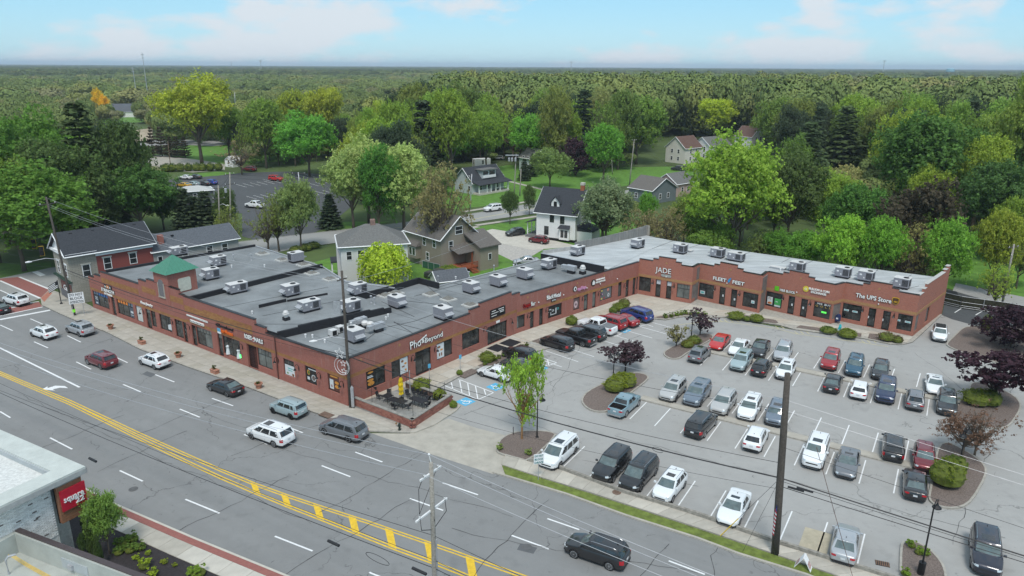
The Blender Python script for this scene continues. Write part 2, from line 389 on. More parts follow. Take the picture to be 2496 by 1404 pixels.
def ccw(P):
 ar = sum(P[k][0]*P[(k+1) % len(P)][1]-P[(k+1) % len(P)][0]*P[k][1] for k in range(len(P)))
 return P if ar > 0 else P[::-1]
def slabs(name,parent,A,B,nl,na,z0,z1,mats,gap=.012):
 """paving slabs, each its own part, filling the band between two polylines"""
 A = resample(A,nl); B = resample(B,nl)
 for i in range(nl):
  for j in range(na):
   q = [A[i].lerp(B[i],j/na),A[i+1].lerp(B[i+1],j/na),A[i+1].lerp(B[i+1],(j+1)/na),A[i].lerp(B[i],(j+1)/na)]
   c = (q[0]+q[1]+q[2]+q[3])/4; q = [c+(p-c)*(1-gap*2/max(.3,(p-c).length)) for p in q]
   mb = MB(); mb.prism([(p.x-c.x,p.y-c.y) for p in q],z0,z1+random.uniform(-.004,.004)); mb.build(name,random.choice(mats),parent,(c.x,c.y,0))
def text_mesh(body,size,depth=.04,bold=0.0,align='CENTER', width=None,shear=0.0,spacing=1.0):
 cu = bpy.data.curves.new('t', 'FONT'); cu.body = body; cu.size = size; cu.extrude = depth/2; cu.offset = bold; cu.align_x = align; cu.resolution_u = 2; cu.shear = shear; cu.space_character = spacing
 o = bpy.data.objects.new('t', cu); COL.objects.link(o); bpy.context.view_layer.update()
 me = bpy.data.meshes.new_from_object(o.evaluated_get(bpy.context.evaluated_depsgraph_get())); bpy.data.objects.remove(o); bpy.data.curves.remove(cu)
 if width:
  xs = [v.co.x for v in me.vertices]
  if xs: 
   k = width/max(.01,(max(xs)-min(xs))); me.transform(Matrix.Diagonal((k,1,1,1)))
 return me
class Facade:
 """a vertical wall plane from a to b; s runs along it, z up, 'out' towards the viewer's side"""
 def __init__(s,a,b):
  s.o = Vector((a[0],a[1],0)); d = Vector((b[0],b[1],0))-s.o; s.L = d.length; s.d = d.normalized(); s.n = Vector((s.d.y,-s.d.x,0))
  if s.n.dot(-s.o) < 0: s.n = -s.n; s.flip = True
  else: s.flip = False
 def pt(s,t,z,out=0.0): return s.o+s.d*t+Vector((0,0,z))+s.n*out
 def sz(s,px,py):
  d = ray(px,py); nn = s.n; t = (s.o.dot(nn))/(d.x*nn.x+d.y*nn.y)
  q = Vector((d.x*t,d.y*t,0)); return (q-s.o).dot(s.d),d.z*t+CAM_H
 def box(s,mb,s0,s1,z0,z1,o0,o1,m=0,uvs=True):
  mb.obox(s.pt(s0,z0,o0),s.d*(s1-s0),s.n*(o1-o0),(0,0,z1-z0),m,False)
  if uvs:
   for k in range(6):
    fi = len(mb.f)-6+k; w = [Vector(mb.v[i]) for i in mb.f[fi]]
    mb.uv[fi] = [((p-s.o).dot(s.d)+(p-s.o).dot(s.n),p.z) for p in w]
 def matrix(s,t,z,out=0.0,right=1):
  """frame whose x runs to the viewer's right along the wall, y up, z out"""
  x = s.d if s.right_is_d() else -s.d
  p = s.pt(t,z,out); y = Vector((0,0,1)); n = s.n
  return Matrix(((x.x,y.x,n.x,p.x),(x.y,y.y,n.y,p.y),(x.z,y.z,n.z,p.z),(0,0,0,1)))
 def right_is_d(s): return s.d.cross(Vector((0,0,1))).dot(s.n) > 0
def wall_mesh(F,s0,s1,prof,openings,th=.3,bands=(),z0=-.05):
 """prof: list of (s_from, s_to, ztop). openings: (s0,s1,z0,z1). bands: (z0,z1,mat index). Real openings with reveals."""
 mb = MB(); S = {s0,s1}
 for a,b,z in prof: S |= {max(s0,a),min(s1,b)}
 for o in openings: S |= {o[0],o[1]}
 S = sorted(x for x in S if s0 <= x <= s1)
 def face(a,b,za,zb,m,out=0):
  p = [F.pt(a,za,out),F.pt(b,za,out),F.pt(b,zb,out),F.pt(a,zb,out)]; u = [(a,za),(b,za),(b,zb),(a,zb)]
  if not F.right_is_d(): p = p[::-1]; u = u[::-1]
  mb.poly(p,m,u)
 for a,b in zip(S,S[1:]):
  if b-a < 1e-4: continue
  c = (a+b)/2; zt = [z for x,y,z in prof if x <= c <= y]; zt = zt[-1] if zt else prof[-1][2]
  holes = sorted([(o[2],o[3]) for o in openings if o[0] <= c <= o[1]])
  Z = [z0]; 
  for h in holes: Z += [h[0],h[1]]
  Z.append(zt)
  for k in range(0,len(Z),2):
   za,zb = Z[k],Z[k+1]
   if zb-za < .01: continue
   cuts = [za]
   for (p,q,mi) in bands:
    for zz in (p,q):
     if za < zz < zb: cuts.append(zz)
   cuts = sorted(cuts+[zb])
   for u,v in zip(cuts,cuts[1:]):
    mi = 0
    for (p,q,k_) in bands:
     if p <= (u+v)/2 <= q: mi = k_
    face(a,b,u,v,mi)
  mb.poly([F.pt(a,zt),F.pt(b,zt),F.pt(b,zt,-th),F.pt(a,zt,-th)],0,[(a,0),(b,0),(b,th),(a,th)])
  mb.poly([F.pt(a,z0,-th),F.pt(b,z0,-th),F.pt(b,zt,-th),F.pt(a,zt,-th)],len(bands) and 0,[(a,z0),(b,z0),(b,zt),(a,zt)])
 pr = sorted(prof)
 for (a,b,z),(c,d,w) in zip(pr,pr[1:]):
  if abs(z-w) > .02:
   mb.poly([F.pt(b,min(z,w)),F.pt(b,min(z,w),-th),F.pt(b,max(z,w),-th),F.pt(b,max(z,w))],0,[(0,min(z,w)),(th,min(z,w)),(th,max(z,w)),(0,max(z,w))])
 for t in (s0,s1):
  zt = [z for x,y,z in prof if x-.01 <= t <= y+.01][-1]
  mb.poly([F.pt(t,z0),F.pt(t,z0,-th),F.pt(t,zt,-th),F.pt(t,zt)],0,[(0,z0),(th,z0),(th,zt),(0,zt)])
 for (a,b,za,zb, *r) in openings:
  dp = r[0] if r else .22
  for p,q,x,y in (((a,za),(a,zb),0,0),((b,za),(b,zb),0,0),((a,za),(b,za),0,0),((a,zb),(b,zb),0,0)):
   mb.poly([F.pt(p[0],p[1]),F.pt(q[0],q[1]),F.pt(q[0],q[1],-dp),F.pt(p[0],p[1],-dp)],0,[(0,0),(1,0),(1,dp),(0,dp)])
 return mb
def coping(F,prof,mb,th=.36,m=0,h=.05,over=.05):
 pr = sorted(prof)
 for i,(a,b,z) in enumerate(pr):
  F.box(mb,a-(.03 if i and pr[i-1][2] < z else -.03 if i else 0),b+(.03 if i < len(pr)-1 and pr[i+1][2] < z else -.03 if i < len(pr)-1 else 0),z+.003,z+h+.003,over,-th,m,False)
def window(F,parent,s0,s1,z0,z1,cols=2,transom=None,tcols=None,glass=None,name='window', depth=.14,fw=.06,label=None,mull=.05,panes=None):
 """framed shop window set back in its opening; each pane a sub-part"""
 glass = glass or m_shop; mb = MB(); a,b = min(s0,s1),max(s0,s1); o0,o1 = -depth-.05,-depth+.02
 F.box(mb,a,a+fw,z0,z1,o0,o1,0,False); F.box(mb,b-fw,b,z0,z1,o0,o1,0,False)
 F.box(mb,a+fw,b-fw,z0,z0+fw,o0,o1,0,False); F.box(mb,a+fw,b-fw,z1-fw,z1,o0,o1,0,False)
 zt = z1-fw if transom is None else transom
 W = b-a-2*fw
 if transom: F.box(mb,a+fw,b-fw,zt-.025,zt+.025,o0,o1-.003,0,False)
 for k in range(1,cols): x = a+fw+W*k/cols; F.box(mb,x-mull/2,x+mull/2,z0+fw,zt-(.025 if transom else 0),o0,o1-.006,0,False)
 tc = tcols or cols*2
 if transom:
  for k in range(1,tc): x = a+fw+W*k/tc; F.box(mb,x-.02,x+.02,zt+.025,z1-fw,o0,o1-.006,0,False)
 w = mb.build(name,m_frame,parent)
 if label: w['label'] = label
 def pane(x0,x1,y0,y1,g):
  p = MB(); F.box(p,x0,x1,y0,y1,-depth-.03,-depth-.01,0,False); return p.build('pane', g,w)
 for k in range(cols):
  g = glass[k % len(glass)] if isinstance(glass,list) else glass
  pane(a+fw+W*k/cols,a+fw+W*(k+1)/cols,z0+fw,zt,g)
 if transom:
  for k in range(tc): pane(a+fw+W*k/tc,a+fw+W*(k+1)/tc,zt,z1-fw,glass[0] if isinstance(glass,list) else glass)
 return w
def door(F,parent,s0,s1,z0,z1,glass=None,depth=.16,leaves=1,transom=None,tglass=None,label=None):
 glass = glass or m_shop; mb = MB(); a,b = min(s0,s1),max(s0,s1); o0,o1 = -depth-.05,-depth+.02
 for x in (a,b-.09): F.box(mb,x,x+.09,z0,z1,o0,o1,0,False)
 F.box(mb,a+.09,b-.09,z1-.09,z1,o0,o1,0,False); F.box(mb,a+.09,b-.09,z0,z0+.22,o0,o1-.004,0,False)
 zt = transom or z1-.09
 if transom: F.box(mb,a+.09,b-.09,zt-.04,zt+.04,o0,o1-.004,0,False)
 W = (b-a-.18)/leaves
 for k in range(1,leaves): F.box(mb,a+.09+W*k-.05,a+.09+W*k+.05,z0+.22,zt-(.04 if transom else 0),o0,o1-.006,0,False)
 d = mb.build('door', m_frame,parent)
 if label: d['label'] = label
 for k in range(leaves):
  p = MB(); F.box(p,a+.09+W*k,a+.09+W*(k+1),z0+.2,zt,-depth-.03,-depth-.01,0,False); p.build('pane', glass,d)
  h = MB(); hx = a+.09+W*k+(W*.85 if k % 2 == 0 else W*.15); F.box(h,hx-.015,hx+.015,z0+.95,z0+1.25,o1,o1+.05,0,False); h.build('handle', m_chrome,d)
 if transom:
  p = MB(); F.box(p,a+.09,b-.09,zt,z1-.09,-depth-.03,-depth-.01,0,False); p.build('pane', tglass or glass,d)
 return d
# ================================================================== GROUND
def flat(name,pts,z,m,kind='structure', smooth_it=0):
 if smooth_it: pts = smooth_loop(pts,smooth_it)
 mb = MB(); mb.prism(pts,None,z,0,uvtop=True); o = mb.build(name,m); return struct(o,kind)
g = MB(); R_ = 13400
g.poly([(-R_,-380,-.06),(R_,-380,-.06),(R_,14500,-.06),(-R_,14500,-.06)]); struct(g.build('ground', m_forestfloor))
sd = Vector((cos(STREET_ANG),sin(STREET_ANG),0))             # along the main street,to the right
far_kerb = [at(104,746),at(146,766),at(176,779),at(260,811),at(342,853),at(467,899),at(605,946),at(749,1001),at(894,1052),at(1050,1105),at(1200,1153),at(1290,1180),at(1380,1207),at(1524,1259),at(1700,1315),at(1800,1353),at(1965,1404)]
near_kerb = [at(214,1194),at(288,1232),at(472,1311),at(690,1400)]
FK = [at(104,746)-sd*90]+far_kerb+[far_kerb[-1]+(far_kerb[-1]-far_kerb[-3]).normalized()*70]
NK = [near_kerb[0]-(near_kerb[1]-near_kerb[0]).normalized()*110]+near_kerb+[near_kerb[-1]+(near_kerb[-1]-near_kerb[-2]).normalized()*90]
flat('main_street', [P2(p) for p in FK]+[P2(p) for p in NK[::-1]],0.0,m_street)
bdir = (at(1160,541)-at(760,600)).normalized()
BN = [at(104,746)-bdir*8,at(99,728),at(121,706),at(760,600),at(980,570),at(1160,541),at(1320,518),at(1320,518)+bdir*160]
BF = [at(0,678)-bdir*25,at(0,678),at(120,653),at(575,590),at(960,545),at(1125,525),at(1300,495),at(1300,495)+bdir*160]
flat('back_street', [P2(p) for p in BN]+[P2(p) for p in BF[::-1]],-0.008,m_back)
LK = pxs([(1000,1056),(1123,991),(1106,978),(1060,953),(1117,921),(1168,898),(1592,778),(1665,772),(1769,775),(1939,805),(2100,826),(2199,841),(2234,827),(2296,768),(2330,690),(2600,745),(2900,900),(3000,1404),(2700,1800)])
flat('parking_lot', LK+pxs([(2153,1404),(1883,1320),(1700,1256),(1517,1200),(1367,1143),(1290,1124),(1222,1134),(1239,1063),(1160,1043),(1093,1020)]),-0.004,m_lot)
flat('rear_lane', pxs([(2296,768),(2310,705),(2450,745),(2700,800),(2600,860),(2400,800),(2320,778)]),.002,m_darklot)
flat('footway_base', pxs([(1195,1160),(1214,1095),(1310,1118),(1330,1150),(1300,1188)]),-.001,m_conc)
flat('driveway_apron', pxs([(905,1056),(1000,1057),(1093,1020),(1160,1043),(1239,1063),(1222,1085),(1214,1108),(1225,1134),(1240,1140),(1200,1155),(1050,1107)]),.006,m_conc)
flat('far_parking_lot', pxs([(395,452),(415,437),(530,428),(590,421),(700,418),(850,430),(860,500),(800,550),(760,570),(640,592),(590,575),(590,520),(480,510),(380,500)]),-.02,m_darklot)
flat('church_parking_lot', pxs([(354,381),(395,378),(494,391),(548,400),(548,414),(469,420),(392,413),(361,400)]),-.02,mat('sun_bleached_paving', (.38,.36,.31),.9,var=.12,scale=.3))
flat('far_road', pxs([(335,359),(420,352),(520,356),(700,335),(900,300),(900,293),(700,325),(520,343),(420,339),(335,344)]),-.02,m_back)
flat('field', pxs([(290,322),(372,312),(372,347),(300,350)]),-.02,mat('bare_soil', (.40,.34,.25),.9,var=.3,scale=.3))
for pl,mm in (([(760,640),(1000,578),(1320,528),(1500,500),(1620,560),(1330,640),(1100,700),(950,725)],m_lawn),([(1090,512),(1300,488),(1700,425),(1660,405),(1400,410),(1240,402),(1120,420),(1060,470)],m_lawn),
 ([(2300,700),(2420,728),(2700,780),(2700,600),(2290,600)],m_lawn),([(440,427),(530,418),(600,424),(594,431),(530,428),(420,440)],m_lawn),([(790,560),(840,540),(950,540),(850,562)],m_lawn),
 ([(420,388),(560,402),(700,392),(760,350),(560,340),(420,350)],m_lawn),([(235,300),(400,297),(400,283),(235,288)],m_lawn),([(0,690),(125,655),(125,640),(0,640)],m_grass)):
 flat('lawn', pxs(pl),-.03,mm)
flat('concrete_driveway', pxs([(1166,567),(1200,558),(1290,572),(1410,600),(1297,609),(1170,583)]),-.006,m_conc2)
flat('gravel_driveway', pxs([(1168,583),(1297,609),(1330,604),(1300,622),(1250,636),(1200,612),(1168,596)]),-.012,m_gravel)
for a,b in (((1160,549),(1310,527)),((1100,566),(1165,552)),((1130,516),(1300,489)),((1220,437),(1420,485))):
 mb = MB(); ribbon(mb,pxs([a,b]),1.5,0); struct(mb.build('footpath', m_conc))
mb = MB(); ribbon(mb,[P2(p) for p in (at(960,556),at(1160,533),at(1310,506),at(1310,506)+bdir*100)],.3,-.002); struct(mb.build('centre_line', m_fadey))
mb = MB(); ribbon(mb,[P2(p) for p in BN[3:]],.18,.06); ribbon(mb,[P2(p) for p in BF[3:]],.18,.06); struct(mb.build('back_street_kerb', m_kerb))
mk = MB()
def dash(a,b,w=.14,z=.004,m=mk): ribbon(m,pxs([a,b]),w,z)
for a,b in [((74,777),(104,790)),((164,818),(197,834)),((285,872),(311,884)),((378,913),(425,931)),((517,971),(568,989)),((700,1040),(738,1055)),((866,1102),(932,1126)),((1079,1177),(1165,1206)),((1334,1264),(1412,1291)),((1630,1367),(1718,1400)),
 ((0,792),(31,806)),((83,833),(117,848)),((186,882),(222,900)),((300,937),(343,955)),((438,997),(487,1017)),((595,1059),(652,1083)),((784,1135),(854,1162)),((999,1215),(1080,1244)),((1247,1305),(1338,1338)),
 ((0,1003),(25,1018)),((122,1067),(176,1095)),((292,1147),(348,1173)),((452,1217),(535,1251)),((670,1307),(762,1343)),((900,1395),(960,1420))]:
 dash(a,b,.15)
dash((0,848),(194,944),.22); dash((-150,790),(0,848),.22)
dash((47,675),(128,708),.35); dash((0,684),(98,727),.35); dash((0,770),(104,748),.3); dash((0,779),(122,756),.6); dash((72,738),(95,735),.3); dash((0,756),(40,748),.3); dash((0,707),(22,717),.2); dash((85,662),(105,672),.9)
ar = [(102,949),(116,942),(116,946),(135,940),(158,941),(166,946),(146,945),(128,949),(134,952)]
mk.prism(pxs(ar),None,.004)
struct(mk.build('white_lane_marking', m_white))
my = MB()
up = [(-80,876),(0,908),(170,978),(345,1060),(450,1107),(540,1147),(620,1180),(700,1209),(800,1242),(900,1274),(960,1295),(1100,1343),(1200,1379),(1330,1424)]
lo = [(-80,880),(0,912),(170,984),(345,1072),(450,1123),(540,1165),(620,1200),(700,1233),(800,1272),(900,1312),(960,1336),(1050,1369),(1144,1406),(1230,1440)]
for L_ in (up,lo):
 for off in ((.14,-.14) if True else ()):
  P = [Vector(p) for p in pxs(L_)]; Q = []
  for k,p in enumerate(P):
   d = (P[min(k+1,len(P)-1)]-P[max(k-1,0)]).normalized(); Q.append(p+Vector((-d.y,d.x))*off)
  ribbon(my,Q,.12,.006 if L_ is up else .009)
def lerp_line(L_,x):
 for (a,b),(c,d) in zip(L_,L_[1:]):
  if a <= x <= c: return (x,b+(d-b)*(x-a)/(c-a))
for x in (610,684,763,849,938,1034,1134):
 w = 17+(x-600)*.008
 a,b = lerp_line(up,x),lerp_line(up,x+w); c,d = lerp_line(lo,x+w+9),lerp_line(lo,x+9)
 my.prism(pxs([a,b,c,d]),None,.012)
struct(my.build('yellow_median_marking', m_yellow))
flat('crosswalk', pxs([(0,679),(45,675),(124,708),(98,726),(0,684)]),-.002,m_redpave)
flat('crosswalk', pxs([(-60,772),(95,736),(104,747),(-60,783)]),.002,m_redpave)
m_seal = mat('crack_sealant', (.035,.036,.038),.8,var=.2); m_patch = asphalt('patch_asphalt', (.12,.125,.13),.4,STREET_ANG,.1,.05)
ck = MB(); RC = random.Random(21)
def crack(a,b,w,z,jag=.35,n=None):
 A,B = Vector(P2(at(*a))),Vector(P2(at(*b))); n = n or max(6,int((B-A).length/.9)); d = (B-A).normalized(); nn = Vector((-d.y,d.x)); o = 0; P = []
 for k in range(n+1): o = o*.75+RC.uniform(-jag,jag)*.6; P.append(A.lerp(B,k/n)+nn*o)
 for k in range(n): ribbon(ck,[P[k],P[k+1]],w*RC.uniform(.5,1.3),z)
for a,b,w in (((235,1150),(455,1050),.045),((430,1300),(700,1160),.05),((700,1404),(1010,1215),.045),((60,1110),(300,1010),.04),((130,880),(330,800),.035),((330,1060),(620,950),.04),((560,1110),(840,1010),.045),((780,1250),(1040,1100),.04),((1150,1404),(1330,1215),.05),((1560,1404),(1640,1330),.04),((1740,1404),(1750,1335),.05),((40,960),(420,1130),.03),((420,1130),(760,1275),.03),((1100,1290),(1700,1404),.035),((700,1095),(1250,1260),.03),((500,1010),(720,1090),.03)): crack(a,b,w,.013)
for a,b,w in (((1130,1010),(1500,870),.04),((1340,960),(1420,830),.03),((1500,1060),(2450,1310),.035),((1630,820),(2350,985),.03),((2330,1330),(2480,900),.04),((1420,1120),(1700,1190),.03),((1240,1010),(1420,1080),.04),((1150,1000),(1320,1055),.035),((2230,860),(2420,1000),.03),((1380,870),(1640,800),.035)): crack(a,b,w,.004)
struct(ck.build('crack_sealing', m_seal))
for q in ([(358,905),(380,912),(368,920),(346,912)],[(1268,1325),(1310,1335),(1300,1350),(1260,1340)],[(1218,1405),(1260,1402),(1290,1420),(1230,1430)]): flat('asphalt_patch', pxs(q),.005,m_patch)
pk = MB()
def bays(a,b,n,length,ang,skip=(),w=.11,first=0):
 A,B = at(*a),at(*b)
 for k in range(first,n+1):
  if k in skip: continue
  p = A.lerp(B,k/n); d = Vector((cos(radians(ang)),sin(radians(ang)),0)); q = p+d*length
  ribbon(pk,[P2(p),P2(q)],w,0)
st = 2.71
def nb(a,b): return max(1,round((at(*a)-at(*b)).length/st))
bays((1425,1088),(2108,1301),nb((1425,1088),(2108,1301)),4.7,-121.5)
bays((1576,980),(2190,1143),nb((1576,980),(2190,1143)),4.6,-121.5)
bays((1576+34,959),(2204,1125),nb((1610,959),(2204,1125)),4.6,58.0,first=0)
bays((1735,861),(2265,973),nb((1735,861),(2265,973)),4.6,-121.5)
bays((1759,858),(2234,943),nb((1759,858),(2234,943)),4.6,57.0)
bays((1068,933),(1575,782),nb((1068,933),(1575,782)),5.2,-42.5,skip=(0,1,2,8,16))
for a,b in (((1082,939),(1165,974)),((1165,974),(1203,957)),((1117,924),(1203,957)),((1100,932),(1104,949)),((1120,925),(1126,957)),((1140,934),(1145,966)),((1159,941),(1165,974)),((1180,949),(1184,962)),
 ((1292,862),(1357,884)),((1357,884),(1335,892)),((1335,892),(1290,876)),((1335,877),(1338,892)),((1592,796),(1577,791)),((1577,791),(1560,795)),((1486,808),(1516,813)),((1516,813),(1500,820)),((1500,820),(1478,812)),((1545,784),(1562,796))):
 ribbon(pk,pxs([a,b]),.12,.003)
for a,b in (((2327,762),(2346,750)),((2378,768),(2395,758))): ribbon(pk,pxs([a,b]),.14,.006)
for k in range(7):
 for x,y in ((575,449),(600,478),(640,436),(700,452),(735,470)): ribbon(pk,pxs([(x+17*k,y-2*k),(x+26+17*k,y+7-2*k)]),.12,-.012)
struct(pk.build('parking_bay_marking', m_white))
fy = MB()
edge = [(1640,790),(1725,781),(1765,781),(1890,797),(1937,810),(2100,832),(2165,842)]
ribbon(fy,pxs([(x,y+3) for x,y in edge]),.12,.002)
for x,y in edge[1:-1]:
 for k in range(3): ribbon(fy,pxs([(x+14*k,y-2),(x+14*k+8,y+4)]),.12,.003)
struct(fy.build('fire_lane_marking', m_fadey))
def access_symbol(px,py):
 c = at(px,py); mb = MB(); a = radians(137.5); X = Vector((cos(a),sin(a),0)); Y = Vector((-sin(a),cos(a),0)); s = .78
 def P(u,v,z=.004): return c+X*u*s+Y*v*s+Vector((0,0,z))
 mb.poly([P(-1,-1),P(1,-1),P(1,1),P(-1,1)],0)
 def seg(u0,v0,u1,v1,w=.11):
  d = Vector((u1-u0,v1-v0)).normalized(); n = Vector((-d.y,d.x))*w
  mb.poly([P(u0+n.x,v0+n.y,.007),P(u0-n.x,v0-n.y,.007),P(u1-n.x,v1-n.y,.007),P(u1+n.x,v1+n.y,.007)],1)
 mb.poly([P(.72+.13*cos(t*pi/4),.1+.13*sin(t*pi/4),.007) for t in range(8)],1)
 seg(.55,.1,-.05,.02); seg(.3,.05,.28,-.35,.08); seg(-.05,.02,-.1,-.45); seg(-.1,-.45,-.6,-.6,.09)
 pts = [(-.22+.48*cos(t),.12+.48*sin(t)) for t in [radians(x) for x in range(50,300,25)]]
 for p,q in zip(pts,pts[1:]): seg(p[0],p[1],q[0],q[1],.075)
 tag(mb.build('parking_symbol', [m_blue,m_white]), {1208: 'blue accessible parking symbol beside the striped aisle, next to the white coupe', 1135: 'blue accessible parking symbol nearest the street driveway', 1315: 'blue accessible parking symbol half hidden under the street tree crown', 1520: 'blue accessible parking symbol behind the dark red SUV'}[px], 'symbol', 'wheelchair symbols painted in the bays')
for p in ((1208,943),(1135,979),(1315,897),(1520,805)): access_symbol(*p)
fac_S = [at(849,992),at(461.5,839),at(228,751)]
sw = struct(MB().build('sidewalk', m_conc)) if False else None
side = MB(); side.prism([P2(p) for p in far_kerb[:9]]+pxs([(1000,1056),(1008,1047),(862,989),(849,990),(461,838),(228,750),(190,730),(121,706),(99,728)]),-.04,.10)
swo = struct(side.build('sidewalk', m_kerb))
slabs('slab', swo,[P2(p) for p in far_kerb[1:9]],pxs([(190,742),(228,752),(461,840),(677,932),(849,993),(990,1048)]),38,3,.09,.125,[m_conc,m_conc,mat('concrete_b', (.375,.35,.295),.9,var=.16,scale=.8,bump=.15),mat('concrete_c', (.42,.395,.345),.9,var=.12,scale=.9,bump=.15)])
mb = MB(); mb.prism(pxs([(100,745),(190,742),(146,766),(104,746)]),0,.12); mb.prism(pxs([(102,744),(99,729),(121,708),(150,722),(188,741)]),0,.122); mb.build('corner_slab', m_conc,swo)
mb = MB(); mb.prism(pxs([(100,728),(118,712),(128,716),(108,738)]),0,.128); mb.build('tactile_panel', mat('tactile_red', (.42,.17,.12),.85,var=.2),swo)
KB = [P2(p) for p in far_kerb[:9]]
kerb(KB,.18,.13,side=1).build('kerb', m_kerb,swo)
F1a = Facade(at(849,992),at(1259.6,814)); F1b = Facade(at(1259.6,814),at(1553.6,717))
LKn = [at(1060,953),at(1117,921),at(1168,898),at(1592,778),at(1622,781),at(1665,772),at(1724,776),at(1769,775),at(1896,793),at(1939,805),at(2100,825.5),at(2169,840),at(2199,841),at(2224,835.4),at(2234,826.7),at(2296,768)]
inner = [at(990,945),at(849,992),at(1259.6,814),at(1553.6,717),at(1683,741),at(1699,731),at(1849,764),at(1861,753),at(2024,791),at(2047,784),at(2224,821),at(2289,766)]
side = MB(); side.prism([P2(p) for p in LKn]+[P2(p) for p in inner[::-1]],-.04,.09)
swl = struct(side.build('storefront_walk', m_kerb))
cmats = [mat('walk_concrete_a', (.47,.435,.37),.9,var=.13,scale=.8,bump=.1),mat('walk_concrete_b', (.44,.40,.335),.9,var=.13,scale=.8,bump=.1),mat('walk_concrete_c', (.48,.45,.39),.9,var=.1,scale=.8,bump=.1),mat('walk_concrete_d', (.45,.395,.325),.9,var=.13,scale=.8,bump=.1)]
nF = Vector((F1a.n.x,F1a.n.y,0))
slabs('slab', swl,[F1a.pt(1,0,0),F1a.pt(F1a.L,0,0),F1b.pt(F1b.L-1,0,0)],[F1a.pt(1,0,3.3),F1a.pt(F1a.L,0,3.3),F1b.pt(F1b.L-1,0,3.3)],24,2,.08,.122,cmats)
slabs('slab', swl,[at(1556,719),at(1590,725),at(1683,743)],[at(1470,756),at(1530,785),at(1600,778)][:3],4,4,.08,.118,cmats)
slabs('slab', swl,[at(1683,743),at(1760,757),at(1849,767),at(1935,784),at(2024,793),at(2140,812),at(2224,823)],[at(1615,778),at(1720,768),at(1800,775),at(1900,789),at(2010,805),at(2120,823),at(2210,836)],24,2,.08,.12,cmats)
kerb([P2(p) for p in LKn],.16,.13,side=1).build('kerb', m_kerb,swl)
def bed(name,px,h=.14,m=m_mulch,kerbed=False,parent=None,z0=-.03,it=0):
 P = pxs(px)
 if it: P = smooth_loop(P,it)
 mb = MB(); mb.prism(P,z0,h,0)
 o = mb.build(name,m,parent)
 if kerbed:
  k = kerb(ccw(P),.17,h+.02,closed=True,side=-1).build('kerb', m_kerb,o)
 return o
beds = []
for k,(s0,s1) in enumerate([(13.2,15.6),(16.8,22.0),(27.4,39.0),(40,49.5)]):
 Fx = lambda t,o: F1a.pt(t,0,o) if t < F1a.L else F1b.pt(t-F1a.L,0,o)
 Q = [Fx(s0,3.4),Fx(s1,3.4),Fx(s1,4.55),Fx(s0,4.55)]
 mb = MB(); mb.prism([P2(p) for p in Q],0,.15); struct(mb.build('planting_bed', m_mulch))
for px in ([(1593,776),(1610,772),(1690,762),(1720,768),(1700,772),(1665,770),(1622,778)],[(1772,772),(1790,766),(1890,782),(1897,788),(1890,790)],[(1941,800),(1950,795),(2100,815),(2098,823)],[(2119,815),(2150,817),(2200,833),(2168,836),(2115,826)]):
 struct(bed('planting_bed', px,.15))
def island(px,it=1,extra=''): return struct(bed('planted_island', px,.13,kerbed=True,it=it))
z6 = lambda L_: [(1200+x/3.343,780+y/3.343) for x,y in L_]
z7 = lambda L_: [(1850+x/3.342,780+y/3.342) for x,y in L_]
z8 = lambda L_: [(1700+x/3.1357,1100+y/3.1357) for x,y in L_]
island(z6([(735,650),(745,690),(790,730),(850,750),(930,748),(960,720),(1150,575),(1260,490),(1262,462),(1210,442),(1120,440),(1060,455),(900,530),(780,590)]))
island(z6([(1403,285),(1430,310),(1480,322),(1530,310),(1580,270),(1785,160),(1795,138),(1760,118),(1700,120),(1640,140),(1560,190),(1470,225),(1410,262)]))
island(z6([(45,1070),(50,1030),(75,980),(140,940),(230,917),(360,912),(470,922),(520,945),(300,1155),(190,1125),(60,1090)]))
island([(2309,844),(2311,837),(2328,821),(2346,803),(2360,798),(2391,797),(2520,800),(2750,850),(2700,930),(2560,920),(2430,885),(2380,872),(2335,856)])
island(z7([(1725,590),(1722,545),(1740,520),(1800,515),(1950,560),(2080,630),(2118,680),(2120,730),(2060,830),(2010,875),(1960,885),(1850,880),(1620,810),(1600,760),(1640,660)]))
island(z8([(1785,320),(1778,375),(1820,415),(1910,438),(2010,430),(2090,375),(2195,190),(2190,120),(2130,60),(2050,10),(1960,-40),(1880,-60),(1840,0),(1830,90)]))
island(z8([(1560,990),(1565,730),(1590,703),(1650,700),(1700,720),(1770,760),(1850,850),(1880,920),(1890,1010)]))
def strip(a,b,w=1.15):
 A,B = at(*a),at(*b); mb = MB(); d = (B-A).normalized(); n = Vector((-d.y,d.x,0)); L_ = (B-A).length; k = int(L_/3); root = None
 for i in range(k):
  p = A+d*(L_*i/k+.01); e = d*(L_/k-.02); m2 = MB(); m2.obox(p-n*(w/2-.16)-Vector((0,0,.02)),e,n*(w-.32),(0,0,.15))
  if root is None:
   r = MB(); r.obox(A-n*w/2-Vector((0,0,.03)),d*L_,n*.15,(0,0,.16)); r.obox(A+n*(w/2-.15)-Vector((0,0,.03)),d*L_,n*.15,(0,0,.16)); root = struct(r.build('kerbed_strip', m_kerb))
  m2.build('slab', cmats[i % 3] if False else m_conc,root)
strip((1563,970),(2262,1146)); strip((1722,856),(2296,974))
sl = struct(MB().build('x', m_conc)) if False else None
oA = pxs([(1222,1134),(1290,1156),(1439,1202),(1700,1288),(1891,1353),(2048,1408),(2300,1495)]); oB = pxs([(1232,1110),(1292,1128),(1367,1147),(1517,1203),(1700,1260),(1883,1325),(2019,1367),(2153,1408),(2400,1490)])
mb = MB(); mb.prism(oA+oB[::-1],-.04,.08); sws = struct(mb.build('street_footway', m_kerb)); slabs('slab', sws,oA,oB,26,1,.07,.11,[m_conc,cmats[2]])
